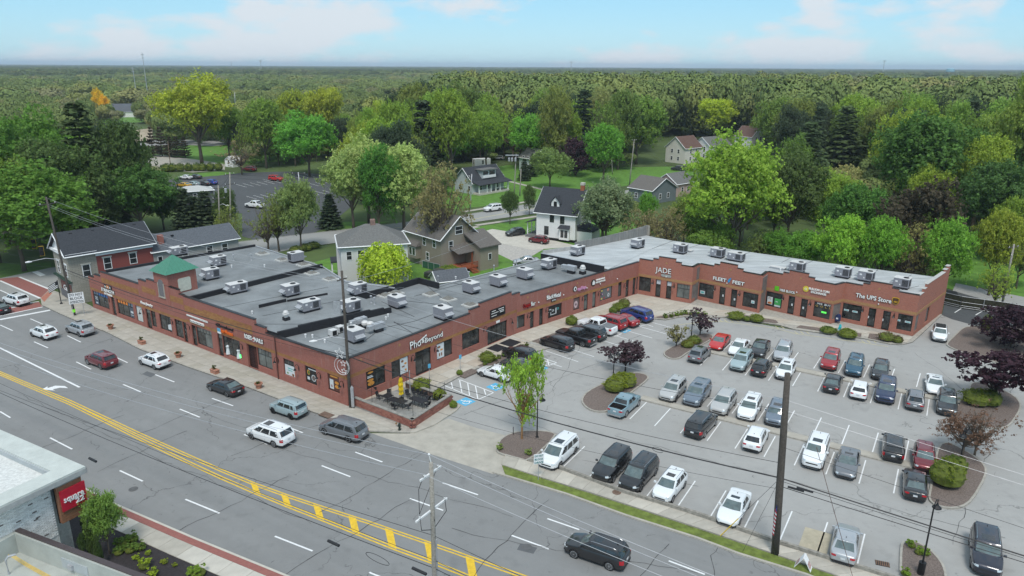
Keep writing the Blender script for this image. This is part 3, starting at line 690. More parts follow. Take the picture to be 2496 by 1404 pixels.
wl_ = [at(1290,1124),at(1367,1143),at(1517,1200),at(1700,1256),at(1883,1320),at(2019,1363),at(2153,1404),at(2250,1438)]
tag(kerb([P2(p) for p in wl_],.22,.38,side=-1).build('low_wall', mat('aged_concrete', (.27,.255,.225),.95,var=.35,scale=3,bump=.3)), 'low aged concrete retaining wall between the parking lot and the street footway', 'wall')
vo = pxs([(1224,1136),(1290,1158),(1439,1205),(1700,1291),(1891,1356),(2048,1411),(2300,1500)]); vi = [P2(p) for p in (at(1232,1158),at(1290,1177),at(1380,1204),at(1524,1256),at(1700,1312),at(1800,1350),at(1965,1401),at(2200,1495))]
mb = MB(); mb.prism(vo+vi[::-1],-.04,.09); struct(mb.build('verge', m_verge))
kb = kerb([P2(p) for p in far_kerb[10:]]+[P2(at(2200,1500))],.2,.12,side=1); struct(kb.build('street_kerb', m_conc))
flat('concrete_patch', pxs([(1963,1284),(2028,1302),(2012,1364),(1946,1332)]),.0,mat('patch_concrete', (.42,.375,.28),.9,var=.15,scale=2))
nk2 = [NK[0]]+near_kerb+[NK[-1]]
def off(P,w): 
 out = []
 for k,p in enumerate(P):
  d = (P[min(k+1,len(P)-1)]-P[max(k-1,0)]).normalized(); out.append(p+Vector((d.y,-d.x,0))*w)
 return out
kb = kerb([P2(p) for p in nk2],.18,.12,side=-1); struct(kb.build('street_kerb', m_conc2))
p1,p2,p3 = off(nk2,.18),off(nk2,.75),off(nk2,2.25)
mb = MB(); mb.prism([P2(p) for p in p1]+[P2(p) for p in p2[::-1]],-.04,.11,uvtop=True); struct(mb.build('brick_paving', m_redpave))
mb = MB(); mb.prism([P2(p) for p in p2]+[P2(p) for p in p3[::-1]],-.04,.09); sn = struct(mb.build('near_footway', m_kerb))
slabs('slab', sn,p2[1:5]+[p2[4].lerp(p2[5],.25)],p3[1:5]+[p3[4].lerp(p3[5],.25)],22,1,.08,.112,[m_conc2,m_conc])
mb = MB(); mb.prism([P2(p) for p in p3[:]]+[P2(p) for p in off(nk2,14)[::-1]],-.05,.07); struct(mb.build('front_bed', m_mulchd))
# ================================================================== STRIP BUILDINGS
fS = Facade(at(849,992),at(461.5,839)); fS2 = Facade(at(461.5,839),at(228,751))
def zmid(px,py,F): return F.sz(px,py)
wing1 = thing('retail_building', 'long red brick shop building with flat grey roof and green tower at the street corner', 'building', (0,0,0))
def glazed(F,parent,lst,zmod=0):
 ops = []
 for it in lst:
  kind,a,b,z0,z1 = it[:5]; kw = it[5] if len(it) > 5 else {}
  a,b = min(a,b),max(a,b); ops.append((a,b,z0,z1,.22 if kind == 'w' else .26))
 return ops
def fill(F,parent,lst):
 for it in lst:
  kind,a,b,z0,z1 = it[:5]; kw = dict(it[5]) if len(it) > 5 else {}
  if kind == 'w': window(F,parent,a,b,z0,z1, **kw)
  else: door(F,parent,a,b,z0,z1, **kw)
W_ = dict(transom=2.28)
lot_a = [('w', 2.6,5.3,1.0,3.1,dict(transom=2.55,cols=2)),('w', 6.2,8.8,1.0,3.1,dict(transom=2.55,cols=2)),('d', 9.8,12.35,.12,3.1,dict(leaves=2,transom=2.5)),('w', 13.3,15.95,1.0,3.1,dict(transom=2.55,cols=2)),
 ('w', 17.7,20.95,.95,3.1,dict(transom=2.5,cols=2)),('d', 22.45,26.4,.12,2.6,dict(leaves=4))]
LA = F1a.L
lot_b = [('w', 27.85-LA,29.95-LA,.7,2.5,dict(cols=2,glass=[m_shopl,m_shop])),('d', 30.95-LA,31.7-LA,.12,2.55),('d', 32.7-LA,33.5-LA,.12,2.55),('w', 34.5-LA,37.3-LA,.7,2.5,dict(cols=2)),
 ('w', 39.7-LA,41.1-LA,.7,2.55,dict(cols=1)),('d', 42.0-LA,42.95-LA,.12,2.6,dict(glass=m_shopl)),('d', 43.9-LA,44.75-LA,.12,2.6,dict(glass=m_shopl)),('w', 45.7-LA,48.5-LA,.8,2.7,dict(cols=2)),
 ('w', 49.9-LA,50.8-LA,.6,2.9,dict(cols=1)),('d', 51.8-LA,52.6-LA,.12,2.9),('d', 53.55-LA,54.3-LA,.12,2.9),('w', 55.2-LA,56.4-LA,.8,2.9,dict(cols=1))]
lot_b = [(k,a,min(b,F1b.L-.4),z0,z1, *r) for k,a,b,z0,z1, *r in lot_b]
prof_a = [(0,19.2,5.35),(19.2,21.05,5.85),(21.05,F1a.L,6.2)]
prof_b = [(0,29.0-LA,5.75),(29.0-LA,F1b.L,5.3)]
prof_a = [(0,19.2,5.35),(19.2,21.05,5.8),(21.05,min(27.3,F1a.L),6.2)]
if F1a.L > 27.3: prof_a.append((27.3,F1a.L,5.75))
else: prof_b = [(0,27.3-LA,6.2),(27.3-LA,29.05-LA,5.75),(29.05-LA,F1b.L,5.3)]
m_b1 = [m_brick,m_tanold,m_tan]
for F,pr,lst,bands in ((F1a,prof_a,lot_a,[(3.12,3.5,1)]),(F1b,prof_b,lot_b,[(2.62,3.05,1)])):
 wall_mesh(F,0,F.L,pr,glazed(F,wing1,lst),bands=bands).build('lot_side_wall', m_b1,wing1)
 fill(F,wing1,lst); cm = MB(); coping(F,pr,cm); cm.build('coping', m_frame,wing1)
str_a = [('w', 1.2,3.05,1.15,3.1,dict(cols=2)),('w', 4.9,6.8,1.05,3.05,dict(cols=2)),('w', 8.65,10.55,.95,2.95,dict(cols=2,transom=2.3)),
 ('w', 12.65,15.4,.85,3.1,dict(cols=2,transom=2.35,tcols=4,glass=m_shopl)),('d', 15.45,17.4,.1,3.1,dict(leaves=2,depth=1.2)),('w', 18.75,22.35,.68,3.05,dict(cols=2,transom=2.4,tcols=5)),('d', 22.4,23.4,.12,3.05,dict(transom=2.4,tglass=m_shopl)),
 ('w', 24.6,28.05,.55,2.95,dict(cols=2,transom=2.3,tcols=5,glass=[m_shopl,m_shop])),('d', 28.1,29.15,.12,2.95,dict(transom=2.3))]
str_b = [('d', .15,1.0,.12,2.9),('w', 1.05,2.85,.45,2.9,dict(cols=1,transom=2.3,tcols=3)),('w', 3.75,6.5,.72,2.9,dict(cols=2,transom=2.25,tcols=4)),('w', 7.4,8.6,.65,2.9,dict(cols=1,transom=2.3,tcols=1)),('d', 8.65,9.9,.12,2.9,dict(transom=2.3,tglass=m_shopl)),
 ('w', 10.8,12.45,.58,2.88,dict(cols=1,glass=mat('white_blind', (.55,.57,.55),.7,var=.15))),('w', 13.05,17.5,.65,2.88,dict(cols=3,transom=2.3,tcols=6)),('d', 18.0,19.0,.12,2.85,dict(transom=2.35)),('w', 19.85,24.25,.7,2.85,dict(cols=3,transom=2.3,tcols=6))]
prS = [(0,13.45,5.3),(13.45,15.35,5.9),(15.35,fS.L,6.5)]; prS2 = [(0,.95,6.6),(.95,2.95,7.15),(2.95,6.6,7.2),(6.6,8.5,7.3),(8.5,10.6,6.9),(10.6,21.0,6.2),(21.0,23.0,5.5),(23.0,fS2.L,5.0)]
wall_mesh(fS,0,fS.L,prS,glazed(fS,wing1,str_a),bands=[(3.12,3.48,1)]).build('street_wall', m_b1,wing1)
wall_mesh(fS2,0,fS2.L,prS2,glazed(fS2,wing1,str_b),bands=[(2.95,3.3,1)]).build('street_wall', m_b1,wing1)
bp = MB()
for F,a,b,z0,z1 in ((fS,15.9,fS.L-.02,4.55,5.35),(fS,15.9,26,5.37,5.6),(fS2,.1,9.9,5.3,6.1),(fS2,10.9,20.8,4.7,5.4)): F.box(bp,a,b,z0,z1,.018,-.05,0)
bp.build('block_band', m_tanold,wing1)
for F in (fS,fS2):
 fill(F,wing1,str_a if F is fS else str_b); cm = MB(); coping(F,prS if F is fS else prS2,cm); cm.build('coping', m_frame,wing1)
ZL,ZM,ZR = 4.9,5.6,5.95
C0 = P2(at(849,992)); Jt = at(1553.6,717)
def inset(F,t,o=-.3): return P2(F.pt(t,0,o))
B_line = [at(677,818,5.3),at(953,754,5.3)]; jog = at(870,727,5.3); back1 = at(961,702,5.3)
A0 = fS.pt(fS.L-.05,0,-.3); A1 = at(785,650,5.8)
low = [inset(F1a,.3),inset(F1a,F1a.L),inset(F1b,F1b.L-.2),P2(at(1484,655,5.0)),P2(at(1320,632,5.0)),P2(at(1069,697,5.0)),P2(at(1021,684,5.0)),P2(back1),P2(jog),P2(B_line[1]),P2(B_line[0]),inset(fS,.3)]
mid = [P2(B_line[0]),P2(B_line[1]),P2(jog),P2(back1),P2(at(845,688,5.4)),P2(A1),P2(A0),inset(fS,13)]
lft = [P2(A0),P2(A1),P2(at(622,600,6.0)),inset(fS2,fS2.sz(246,668)[0],-.6),inset(fS2,10,-.3)]
for pl,z in ((low,ZL),(mid,ZM),(lft,ZR)):
 mb = MB(); mb.prism(pl,0,z,0,1); mb.build('roof', [m_roofm,m_black],wing1)
def upstand(a,b,z0,z1,th=.3,m=m_black,name='upstand', cap=True,parent=None,loft=0):
 a,b = Vector((a[0],a[1],0)),Vector((b[0],b[1],0)); d = (b-a); n = Vector((-d.y,d.x,0)).normalized()
 mb = MB(); mb.obox(a-n*th/2+Vector((0,0,z0)),d,n*th,(0,0,z1-z0)); return mb.build(name,m,parent or wing1)
b0,b1 = B_line
for t0,t1,z in ((0,.17,5.75),(.17,.45,5.95),(.45,.80,5.9),(.80,.93,5.75),(.93,1.0,5.5)): upstand(b0.lerp(b1,t0),b0.lerp(b1,t1-.001),ZL,z)
upstand(jog,back1,ZL,5.75); upstand(back1,at(1021,684,5.3),ZL-.6,5.75); upstand(at(1021,684,5.3),at(1069,697,5.3),ZL-.6,5.75)
upstand(A0,A1,ZM,6.25,.35); upstand(fS2.pt(fS2.sz(246,668)[0],0,-.75),at(622,600,6),3,6.3,.3)
mb = MB(); mb.prism([P2(fS2.pt(fS2.sz(246,668)[0],0,-.3)),P2(fS2.pt(fS2.L-.1,0,-.3)),P2(fS2.pt(fS2.L-.1,0,-2.2)),P2(fS2.pt(fS2.sz(246,668)[0],0,-2.6))],0,4.9); mb.build('roof', m_roofm,wing1)
a,b,c_,d_ = at(631,745,5.9),at(697,730,5.9),at(700,732,5.8),at(798,713,5.9)
upstand(a,b,ZM,6.0,.15); upstand(c_,d_,ZM,5.85,.15)
mb = MB()   # metal edge flashing on back eaves
for p,q,z in ((at(622,600,6.0),at(785,650,6.0),6.0),(at(1069,697,5.0),at(1320,632,5.0),4.95),(at(785,650,5.6),at(845,688,5.6),5.62),(at(845,688,5.6),at(962,703,5.6),5.62)):
 p,q = Vector((p.x,p.y,z)),Vector((q.x,q.y,z)); d = q-p; n = Vector((-d.y,d.x,0)).normalized()*.18; mb.obox(p-n/2,d,n,(0,0,.1))
mb.build('eave_flashing', m_galv,wing1)
def roofline(pts,z,w=.05,m=m_black,parent=None,name='roof_seam', h=.03):
 mb = MB()
 for p,q in zip(pts,pts[1:]):
  p,q = at(*p,z),at(*q,z); d = q-p; n = Vector((-d.y,d.x,0)).normalized()*w*.6; mb.obox(p-n/2,d,n,(0,0,h*.6))
 return mb.build(name,m,parent or wing1)
roofline([(540,750),(800,700)],ZM+.02); roofline([(640,770),(840,730)],ZM+.02,.05); roofline([(560,790),(760,790),(900,812)],ZM+.02,.04)
for pl in ([(880,838),(930,800),(1010,783),(1085,756)],[(930,735),(1010,772)],[(955,730),(1100,745)],[(1006,812),(960,784)],[(1010,672),(1100,745)],[(1010,722),(1170,680),(1300,660),(1360,655)],[(960,786),(1035,805)],[(1105,690),(1170,702)],[(1190,690),(1290,662)]): roofline(pl,ZL+.02,.07)
for k in range(9):
 p,q = F1a.pt(3+5.6*k,ZL,-.4),F1a.pt(3+5.6*k,ZL,-13 if k > 1 else -10); mb = MB(); d = q-p; n = Vector((-d.y,d.x,0)).normalized()*.05; mb.obox(p-n/2,d,n,(0,0,.012)); mb.build('roof_seam', m_roofm if False else mat('seam_grey', (.11,.12,.13),.9),wing1)
def skylight(px,py,z,parent):
 c = at(px,py,z); rz = radians(46); mb = MB(); mb.box((0,0,0),(1.7,1.7,.16),0); mb.box((0,0,.16),(1.5,1.5,.05),0)
 o = mb.build('skylight', mat('skylight_kerb', (.5,.5,.48),.7,var=.15),parent,c,rz=rz)
 d = MB(); 
 for a_ in range(4):
  t,u = a_*pi/2+pi/4,(a_+1)*pi/2+pi/4; r = .92
  d.poly([(r*cos(t),r*sin(t),.2),(r*cos(u),r*sin(u),.2),(.3*cos(u),.3*sin(u),.52),(.3*cos(t),.3*sin(t),.52)])
 d.poly([(.3*cos(k*pi/2+pi/4),.3*sin(k*pi/2+pi/4),.52) for k in range(4)])
 d.build('dome', mat('smoked_dome', (.16,.15,.13),.15,0,.8,var=.3),o)
for px,py in ((940,722),(965,716),(1050,719),(1093,731),(1146,745)): skylight(px,py,ZL,wing1)
for px,py in ((640,620),(688,635),(740,647)): skylight(px,py,ZR,wing1)
for px,py in ((760,668),(805,682)): skylight(px,py,ZM,wing1)
tw0 = fS2.pt(3.1,0,.04); tdir = fS2.d; tn = -fS2.n; TW,TD,TZ = 3.3,4.0,8.8
mb = MB()
def tbox(mb,a,b,c,d,z0,z1,m=0): 
 o = tw0+tdir*a+tn*c+Vector((0,0,z0)); mb.obox(o,tdir*(b-a),tn*(d-c),(0,0,z1-z0),m,True)
tbox(mb,0,TW,0,TD,4.2,TZ); tower = mb.build('tower', m_brick,wing1)
mb = MB(); ov = .35; cz = tw0+tdir*TW/2+tn*TD/2+Vector((0,0,TZ+2.0))
cs = [tw0+tdir*a+tn*c+Vector((0,0,TZ+.02)) for a,c in ((-ov,-ov),(TW+ov,-ov),(TW+ov,TD+ov),(-ov,TD+ov))]
for k in range(4):
 mb.poly([cs[k],cs[(k+1) % 4],cz])
mb.poly(cs); mb.build('tower_roof', m_green_metal,tower)
for k in range(4):
 a,b = cs[k],cs[(k+1) % 4]; nr = 11
 for j in range(nr+1):
  u = j/nr; p = a.lerp(b,u); t = 1-abs(2*u-1); q = (a.lerp(b,.5)).lerp(cz,t)+ (p-a.lerp(b,.5))
  q = p+(cz-a.lerp(b,.5))*t
  if (q-p).length < .05: continue
  mb = MB(); mb.tube([p+Vector((0,0,.02)),q+Vector((0,0,.02))],.03,4); mb.build('rib', m_green_metal,tower)
Ft = Facade(P2(tw0),P2(tw0+tdir*TW)); Fr = Facade(P2(tw0),P2(tw0+tn*TD))
for Fx,a,b,z0,z1,mm in ((Ft,1.1,2.3,5.6,7.9,mat('arch_louvre', (.17,.16,.165),.7,var=.25,scale=8)),(Fr,1.35,3.1,6.15,7.9,mat('blank_panel', (.55,.55,.47),.7))):
 r = .22; P = []; 
 for cx_,cy_,t0 in ((b-r,z1-r,0),(a+r,z1-r,90),(a+r,z0+r,180),(b-r,z0+r,270)):
  for k in range(4): t = radians(t0+30*k); P.append((cx_+r*cos(t),cy_+r*sin(t)))
 if Fx is Ft: P = [(a,z0),(b,z0),(b,z1-.6)]+[((a+b)/2+.6*cos(radians(t)),z1-.6+.6*sin(radians(t))) for t in range(20,180,20)]+[(a,z1-.6)]
 m1 = MB(); f_ = [Fx.pt(x,y,.06) for x,y in P]; g_ = [Fx.pt(x,y,.0) for x,y in P]; m1.poly(f_)
 for k in range(len(P)): m1.poly([g_[k],g_[(k+1) % len(P)],f_[(k+1) % len(P)],f_[k]])
 m1.build('tower_panel', mm,tower)
 if Fx is Ft:
  for x in (a-.12,b+.02): m2 = MB(); Fx.box(m2,x,x+.1,z0-.05,z1-.5,0,.1,0,False); m2.build('trim', m_conc,tower)
  m2 = MB(); Fx.box(m2,a-.18,b+.18,z0-.2,z0-.05,0,.14,0,False); m2.build('sill', m_conc,tower)
for F,t,z in ((fS,11.65,5.3),(F1a,F1a.L+0 if False else 16.6,3.0)):
 if z > 4: mb = MB(); F.box(mb,t-.06,t+.06,.1,z,.01,.13,0,False); mb.build('downpipe', mat('brown_downpipe', (.12,.05,.04),.6),wing1)
wing2 = thing('retail_building', 'red brick shop wing with stepped gables and saw-tooth bays behind the parking lot', 'building', (0,0,0))
bays_px = [((1553.6,717),(1683,740.7)),((1699.4,730.8),(1849,764.4)),((1861.5,753),(2024,790.6)),((2047,784),(2224,820.5))]
F2 = [Facade(at(*a),at(*b)) for a,b in bays_px]
stdw = lambda a,b: ('w', a,b,.6,2.85,dict(cols=2,transom=2.1,tcols=4))
prof2 = lambda L: [(0,2.3,5.8),(2.3,3.2,6.15),(3.2,5.9,6.6),(5.9,6.8,6.15),(6.8,L,5.8)]
f2open = [[('w', .15,2.15,.7,3.0,dict(cols=2,transom=2.3)),('d', 2.95,3.8,.12,2.95,dict(transom=2.15,tglass=mat('white_transom', (.5,.54,.58),.4))),('d', 4.7,5.55,.12,2.95,dict(transom=2.15,tglass=mat('white_transom', (.5,.54,.58),.4))),('w', 6.4,F2[0].L-.12,.65,2.88,dict(cols=2,transom=2.15,glass=[m_shopl,m_shopl]))]]
for k,F in enumerate(F2[1:]):
 e = F.L-.12
 f2open.append([stdw(.1,2.6),('d', 3.5,4.45,.12,2.85,dict(transom=2.2)),('d', 5.35,6.3,.12,2.85,dict(transom=2.2)),stdw(7.2,e)])
m_b2 = [m_brickr,m_tan,m_tan]
for k,F in enumerate(F2):
 pr = prof2(F.L); wall_mesh(F,0,F.L,pr,glazed(F,wing2,f2open[k]),bands=[(3.0,3.42,1)]).build('front_wall', m_b2,wing2)
 bb = MB(); F.box(bb,0,F.L+.03,3.0,3.42,.03,-.02,0); bb.build('tan_band', m_tan,wing2)
 fill(F,wing2,f2open[k]); cm = MB(); coping(F,pr,cm); cm.build('coping', m_frame,wing2)
for k in range(3):       # short returns of the saw-tooth,with a narrow side window
 F = Facade(at(*bays_px[k][1]),at(*bays_px[k+1][0]))
 if F.L < .4: continue
 ops = [('w', .12,min(F.L-.25,1.9),.65,2.85,dict(cols=1,transom=2.1,tcols=1))]
 wall_mesh(F,0,F.L,[(0,F.L,5.8)],glazed(F,wing2,ops),bands=[(3.0,3.42,1)]).build('return_wall', m_b2,wing2); fill(F,wing2,ops)
 bb = MB(); F.box(bb,-.03,F.L,3.0,3.42,.03,-.02,0); bb.build('tan_band', m_tan,wing2)
 cm = MB(); coping(F,[(0,F.L,5.8)],cm); cm.build('coping', m_frame,wing2)
Fe = Facade(at(2224,820.5),at(2296,763)); pe = [(0,1.9,5.8),(1.9,3.0,6.25),(3.0,Fe.L-2.2,6.7),(Fe.L-2.2,Fe.L-1.1,7.0),(Fe.L-1.1,Fe.L,7.3)]
oe = [('w', .1,1.6,.65,2.85,dict(cols=1,transom=2.1,tcols=2)),('w', 4.9,6.5,.65,2.85,dict(cols=2,transom=2.1))]
wall_mesh(Fe,0,Fe.L,pe,glazed(Fe,wing2,oe),bands=[(3.0,3.42,1)]).build('end_wall', m_b2,wing2); fill(Fe,wing2,oe)
cm = MB(); coping(Fe,pe,cm,th=.5); cm.build('coping', mat('stone_coping', (.45,.44,.42),.8),wing2)
bb = MB(); Fe.box(bb,-.03,Fe.L,3.0,3.42,.03,-.02,0); bb.build('tan_band', m_tan,wing2)
m,nt,N,L,b_ = _nodes('pale_roof_membrane'); setc(b_,(.40,.42,.43),.8,0,.3)
tc = N.new('ShaderNodeTexCoord'); mp = N.new('ShaderNodeMapping'); mp.inputs['Rotation'].default_value = (0,0,radians(38)); mp.inputs['Scale'].default_value = (.16,.9,1); L.new(tc.outputs['Object'],mp.inputs['Vector'])
n1 = noise(N,L,mp.outputs[0],1.2,7,.7); n2 = noise(N,L,tc.outputs['Object'],.15,4)
c = mixc(N,L,ramp(N,L,n1,.35,.68),(.33,.35,.36),(.56,.59,.60)); c = mixc(N,L,ramp(N,L,n2,.4,.65,(0,0,0),(.55,)*3),c,(.36,.375,.385)); L.new(c,b_.inputs['Base Color'])
m_paleroof = m; ZW = 5.35
back = [at(2296,676,5.4),at(2100,651,5.4),at(1981,635,5.4),at(1831,614,5.4),at(1634,585,5.4),at(1575,573,5.4),at(1402,606,5.4),at(1322,618,5.4),at(1484,656,5.4)]
frontp = []
for F in F2: frontp += [P2(F.pt(.02,0,-.28)),P2(F.pt(F.L-.02,0,-.28))]
epts = [P2(Fe.pt(Fe.L-.3,0,-.28))]
jl = [P2(at(1484,656,5.4)),P2(F1b.pt(F1b.L-7.5,0,-.28)),P2(F1b.pt(F1b.L-.3,0,-.28))]
polyR = jl+frontp+epts+[P2(p) for p in back[1:8]]
mb = MB(); mb.prism(polyR,0,ZW,0,1); mb.build('roof', [m_paleroof,mat('rear_block_wall', (.17,.15,.14),.9,var=.3,scale=1)],wing2)
lw0,lw1 = at(1318,616,6.2),F1b.pt(F1b.L-8.4,0,-.15)
d = Vector((lw1.x-lw0.x,lw1.y-lw0.y,0)); n_ = Vector((d.y,-d.x,0)).normalized()
k = 10
for i in range(k):
 p = lw0+d*(i/k); mb = MB(); mb.obox(Vector((p.x,p.y,ZL-.4)),d*(1/k)*.985,n_*-.12,(0,0,6.1-ZL+.4)); mb.build('wall_panel', m_black,wing2)
mb = MB(); p = Vector((lw0.x,lw0.y,6.1)); mb.obox(p+n_*.06,d,n_*-.3,(0,0,.06)); mb.build('coping', m_galv,wing2)
sw_ = brickmat('stained_concrete', (.26,.26,.25),(.20,.20,.20),(.18,.18,.18),bw=1.3,bh=2.2,ms=.03,dirt=.25,streaks=.55)
a,b = at(1400,607,5.4),at(1578,572,5.4); Fb = Facade(P2(a),P2(b)); 
for k in range(14):
 mb = MB(); Fb.box(mb,Fb.L*k/14,Fb.L*(k+1)/14-.03,4.0,6.55+.012*k*k*.3,.0,.18,0); mb.build('parapet_panel', sw_,wing2)
a2 = at(1322,618,5.4); Fb2 = Facade(P2(a2),P2(a)); mb = MB(); Fb2.box(mb,0,Fb2.L,4,5.95,0,.18,0); mb.build('parapet_panel', mat('pale_parapet', (.40,.40,.39),.9,var=.2,scale=2),wing2)
c2 = at(1634,585,5.4); Fb3 = Facade(P2(b),P2(c2)); mb = MB(); Fb3.box(mb,-.3,.5,4,7.1,0,.2,0); mb.build('parapet_pier', m_conc,wing2)
for (x0,y0),(x1,y1) in (((1590,606),(1643,586)),((1680,604),(1712,594)),((1808,622),(1832,613)),((1905,640),(1925,630)),((1960,646),(1982,635)),((2070,662),(2081,651)),((2125,665),(2140,658)),((2210,676),(2222,670)),((2193,708),(2240,697))): roofline([(x0,y0),(x1,y1)],ZW+.02,.07,parent=wing2)
def lamp_mesh():
 mb = MB(); mb.tube([(0,.03,0),(0,.03,.5)],.035,5); mb.tube([(0,.05,.5),(0,.12,.72),(0,.28,.85),(0,.46,.82),(0,.55,.66),(0,.56,.5)],.03,5); mb.lathe([(.05,.5),(.07,.42),(.17,.3),(.18,.26)],(0,.56,0),8)
 mb.box((0,.03,.1),(.12,.04,.3)); return mb.mesh('wall_lamp', m_dark)
lampme = lamp_mesh(); globeme = None
g_ = MB(); g_.lathe([(.05,.27),(.09,.22),(.05,.16)],(0,.56,0),8); globeme = g_.mesh('lamp_globe', mat('opal_globe', (.7,.7,.66),.4))
def wall_lamp(F,t,z,parent):
 p = F.pt(t,z,0); rz = atan2(F.n.y,F.n.x)-pi/2; o = link('wall_lamp', lampme,parent,p,rz); link('lamp_globe', globeme,o)
for t in (9.2,12.9,21.7): wall_lamp(F1a,t,2.2,wing1)
for t in (27.1,30.4,34.0,41.6,45.2,51.3): wall_lamp(F1b,t-LA,1.75,wing1)
for t in (.5,4.15,7.8,11.4,18.2,29.5): wall_lamp(fS,t,2.1,wing1)
for t in (10.3,19.5,3.3): wall_lamp(fS2,t,1.95,wing1)
for k,F in enumerate(F2):
 for t in (2.75 if k else 2.5,6.7 if k else 5.95): wall_lamp(F,t+.05,2.05,wing2)
for F,par,L_ in [(F1b,wing1,(4,9,14,17,21))]+[(F,wing2,(4.6,)) for F in F2]:
 for t in L_:
  if t < F.L: mb = MB(); mb.lathe([(.05,0),(.09,.05),(.09,.12),(.05,.16)],F.pt(t,3.55,.12),7); mb.build('floodlight', m_whtmetal,par)
for F,par,L_ in ((F1a,wing1,(2,7.5,14)),(F1b,wing1,(2,6,12,18)),(F2[0],wing2,(4.5,)),(F2[1],wing2,(4.9,)),(F2[2],wing2,(4.9,)),(F2[3],wing2,(4.4,))):
 for t in L_: mb = MB(); F.box(mb,t-.14,t+.14,4.6 if par is wing1 else 5.6,4.88 if par is wing1 else 5.88,0,.02); mb.build('accent_block', m_tan,par)
# ================================================================== VEHICLES (x forward)
PRE = {   # L,W,H,wheelbase,wheel radius,bonnet front z,belt z,tail z,windscreen base,roof front,roof rear,rear glass base (all x from centre)
 'sedan':   dict(L=4.75,W=1.84,H=1.45,wb=2.78,r=.33,zh=.74,zb=.93,zt=1.00,ws=.98,rf=.22,rr=-1.02,bg=-1.78,tuck=.80,clad=0),
 'coupe':   dict(L=4.60,W=1.82,H=1.40,wb=2.70,r=.33,zh=.72,zb=.92,zt=1.00,ws=.95,rf=.20,rr=-.85,bg=-1.85,tuck=.80,clad=0),
 'suv':     dict(L=4.70,W=1.90,H=1.70,wb=2.75,r=.37,zh=.95,zb=1.12,zt=1.10,ws=1.08,rf=.42,rr=-1.85,bg=-2.17,tuck=.84,clad=1),
 'bigsuv':  dict(L=5.00,W=1.98,H=1.79,wb=2.90,r=.40,zh=1.03,zb=1.18,zt=1.14,ws=1.10,rf=.50,rr=-2.02,bg=-2.32,tuck=.86,clad=1),
 'cross':   dict(L=4.35,W=1.80,H=1.60,wb=2.62,r=.34,zh=.90,zb=1.04,zt=1.05,ws=1.08,rf=.40,rr=-1.50,bg=-1.98,tuck=.82,clad=1),
 'hatch':   dict(L=4.25,W=1.79,H=1.48,wb=2.62,r=.32,zh=.80,zb=.97,zt=1.02,ws=1.06,rf=.36,rr=-1.45,bg=-1.90,tuck=.81,clad=0),
 'boxy':    dict(L=4.20,W=1.82,H=1.66,wb=2.58,r=.35,zh=.98,zb=1.10,zt=1.08,ws=.92,rf=.55,rr=-1.78,bg=-1.98,tuck=.87,clad=1),
 'offroad': dict(L=4.80,W=1.93,H=1.85,wb=2.80,r=.43,zh=1.08,zb=1.22,zt=1.20,ws=.92,rf=.45,rr=-2.00,bg=-2.22,tuck=.87,clad=1),
 'minivan': dict(L=5.10,W=1.98,H=1.75,wb=3.03,r=.36,zh=.92,zb=1.07,zt=1.08,ws=1.52,rf=.70,rr=-2.05,bg=-2.40,tuck=.83,clad=0),
 'pickup':  dict(L=5.75,W=2.02,H=1.92,wb=3.60,r=.42,zh=1.12,zb=1.24,zt=1.25,ws=1.15,rf=.62,rr=-.85,bg=-1.02,tuck=.86,clad=0,bed=1),
 'smallpick': dict(L=4.97,W=1.90,H=1.70,wb=3.00,r=.38,zh=.98,zb=1.12,zt=1.14,ws=1.12,rf=.50,rr=-.78,bg=-1.12,tuck=.84,clad=1,bed=1),
 }
CACHE = {}
def lerp(a,b,t): return a+(b-a)*t
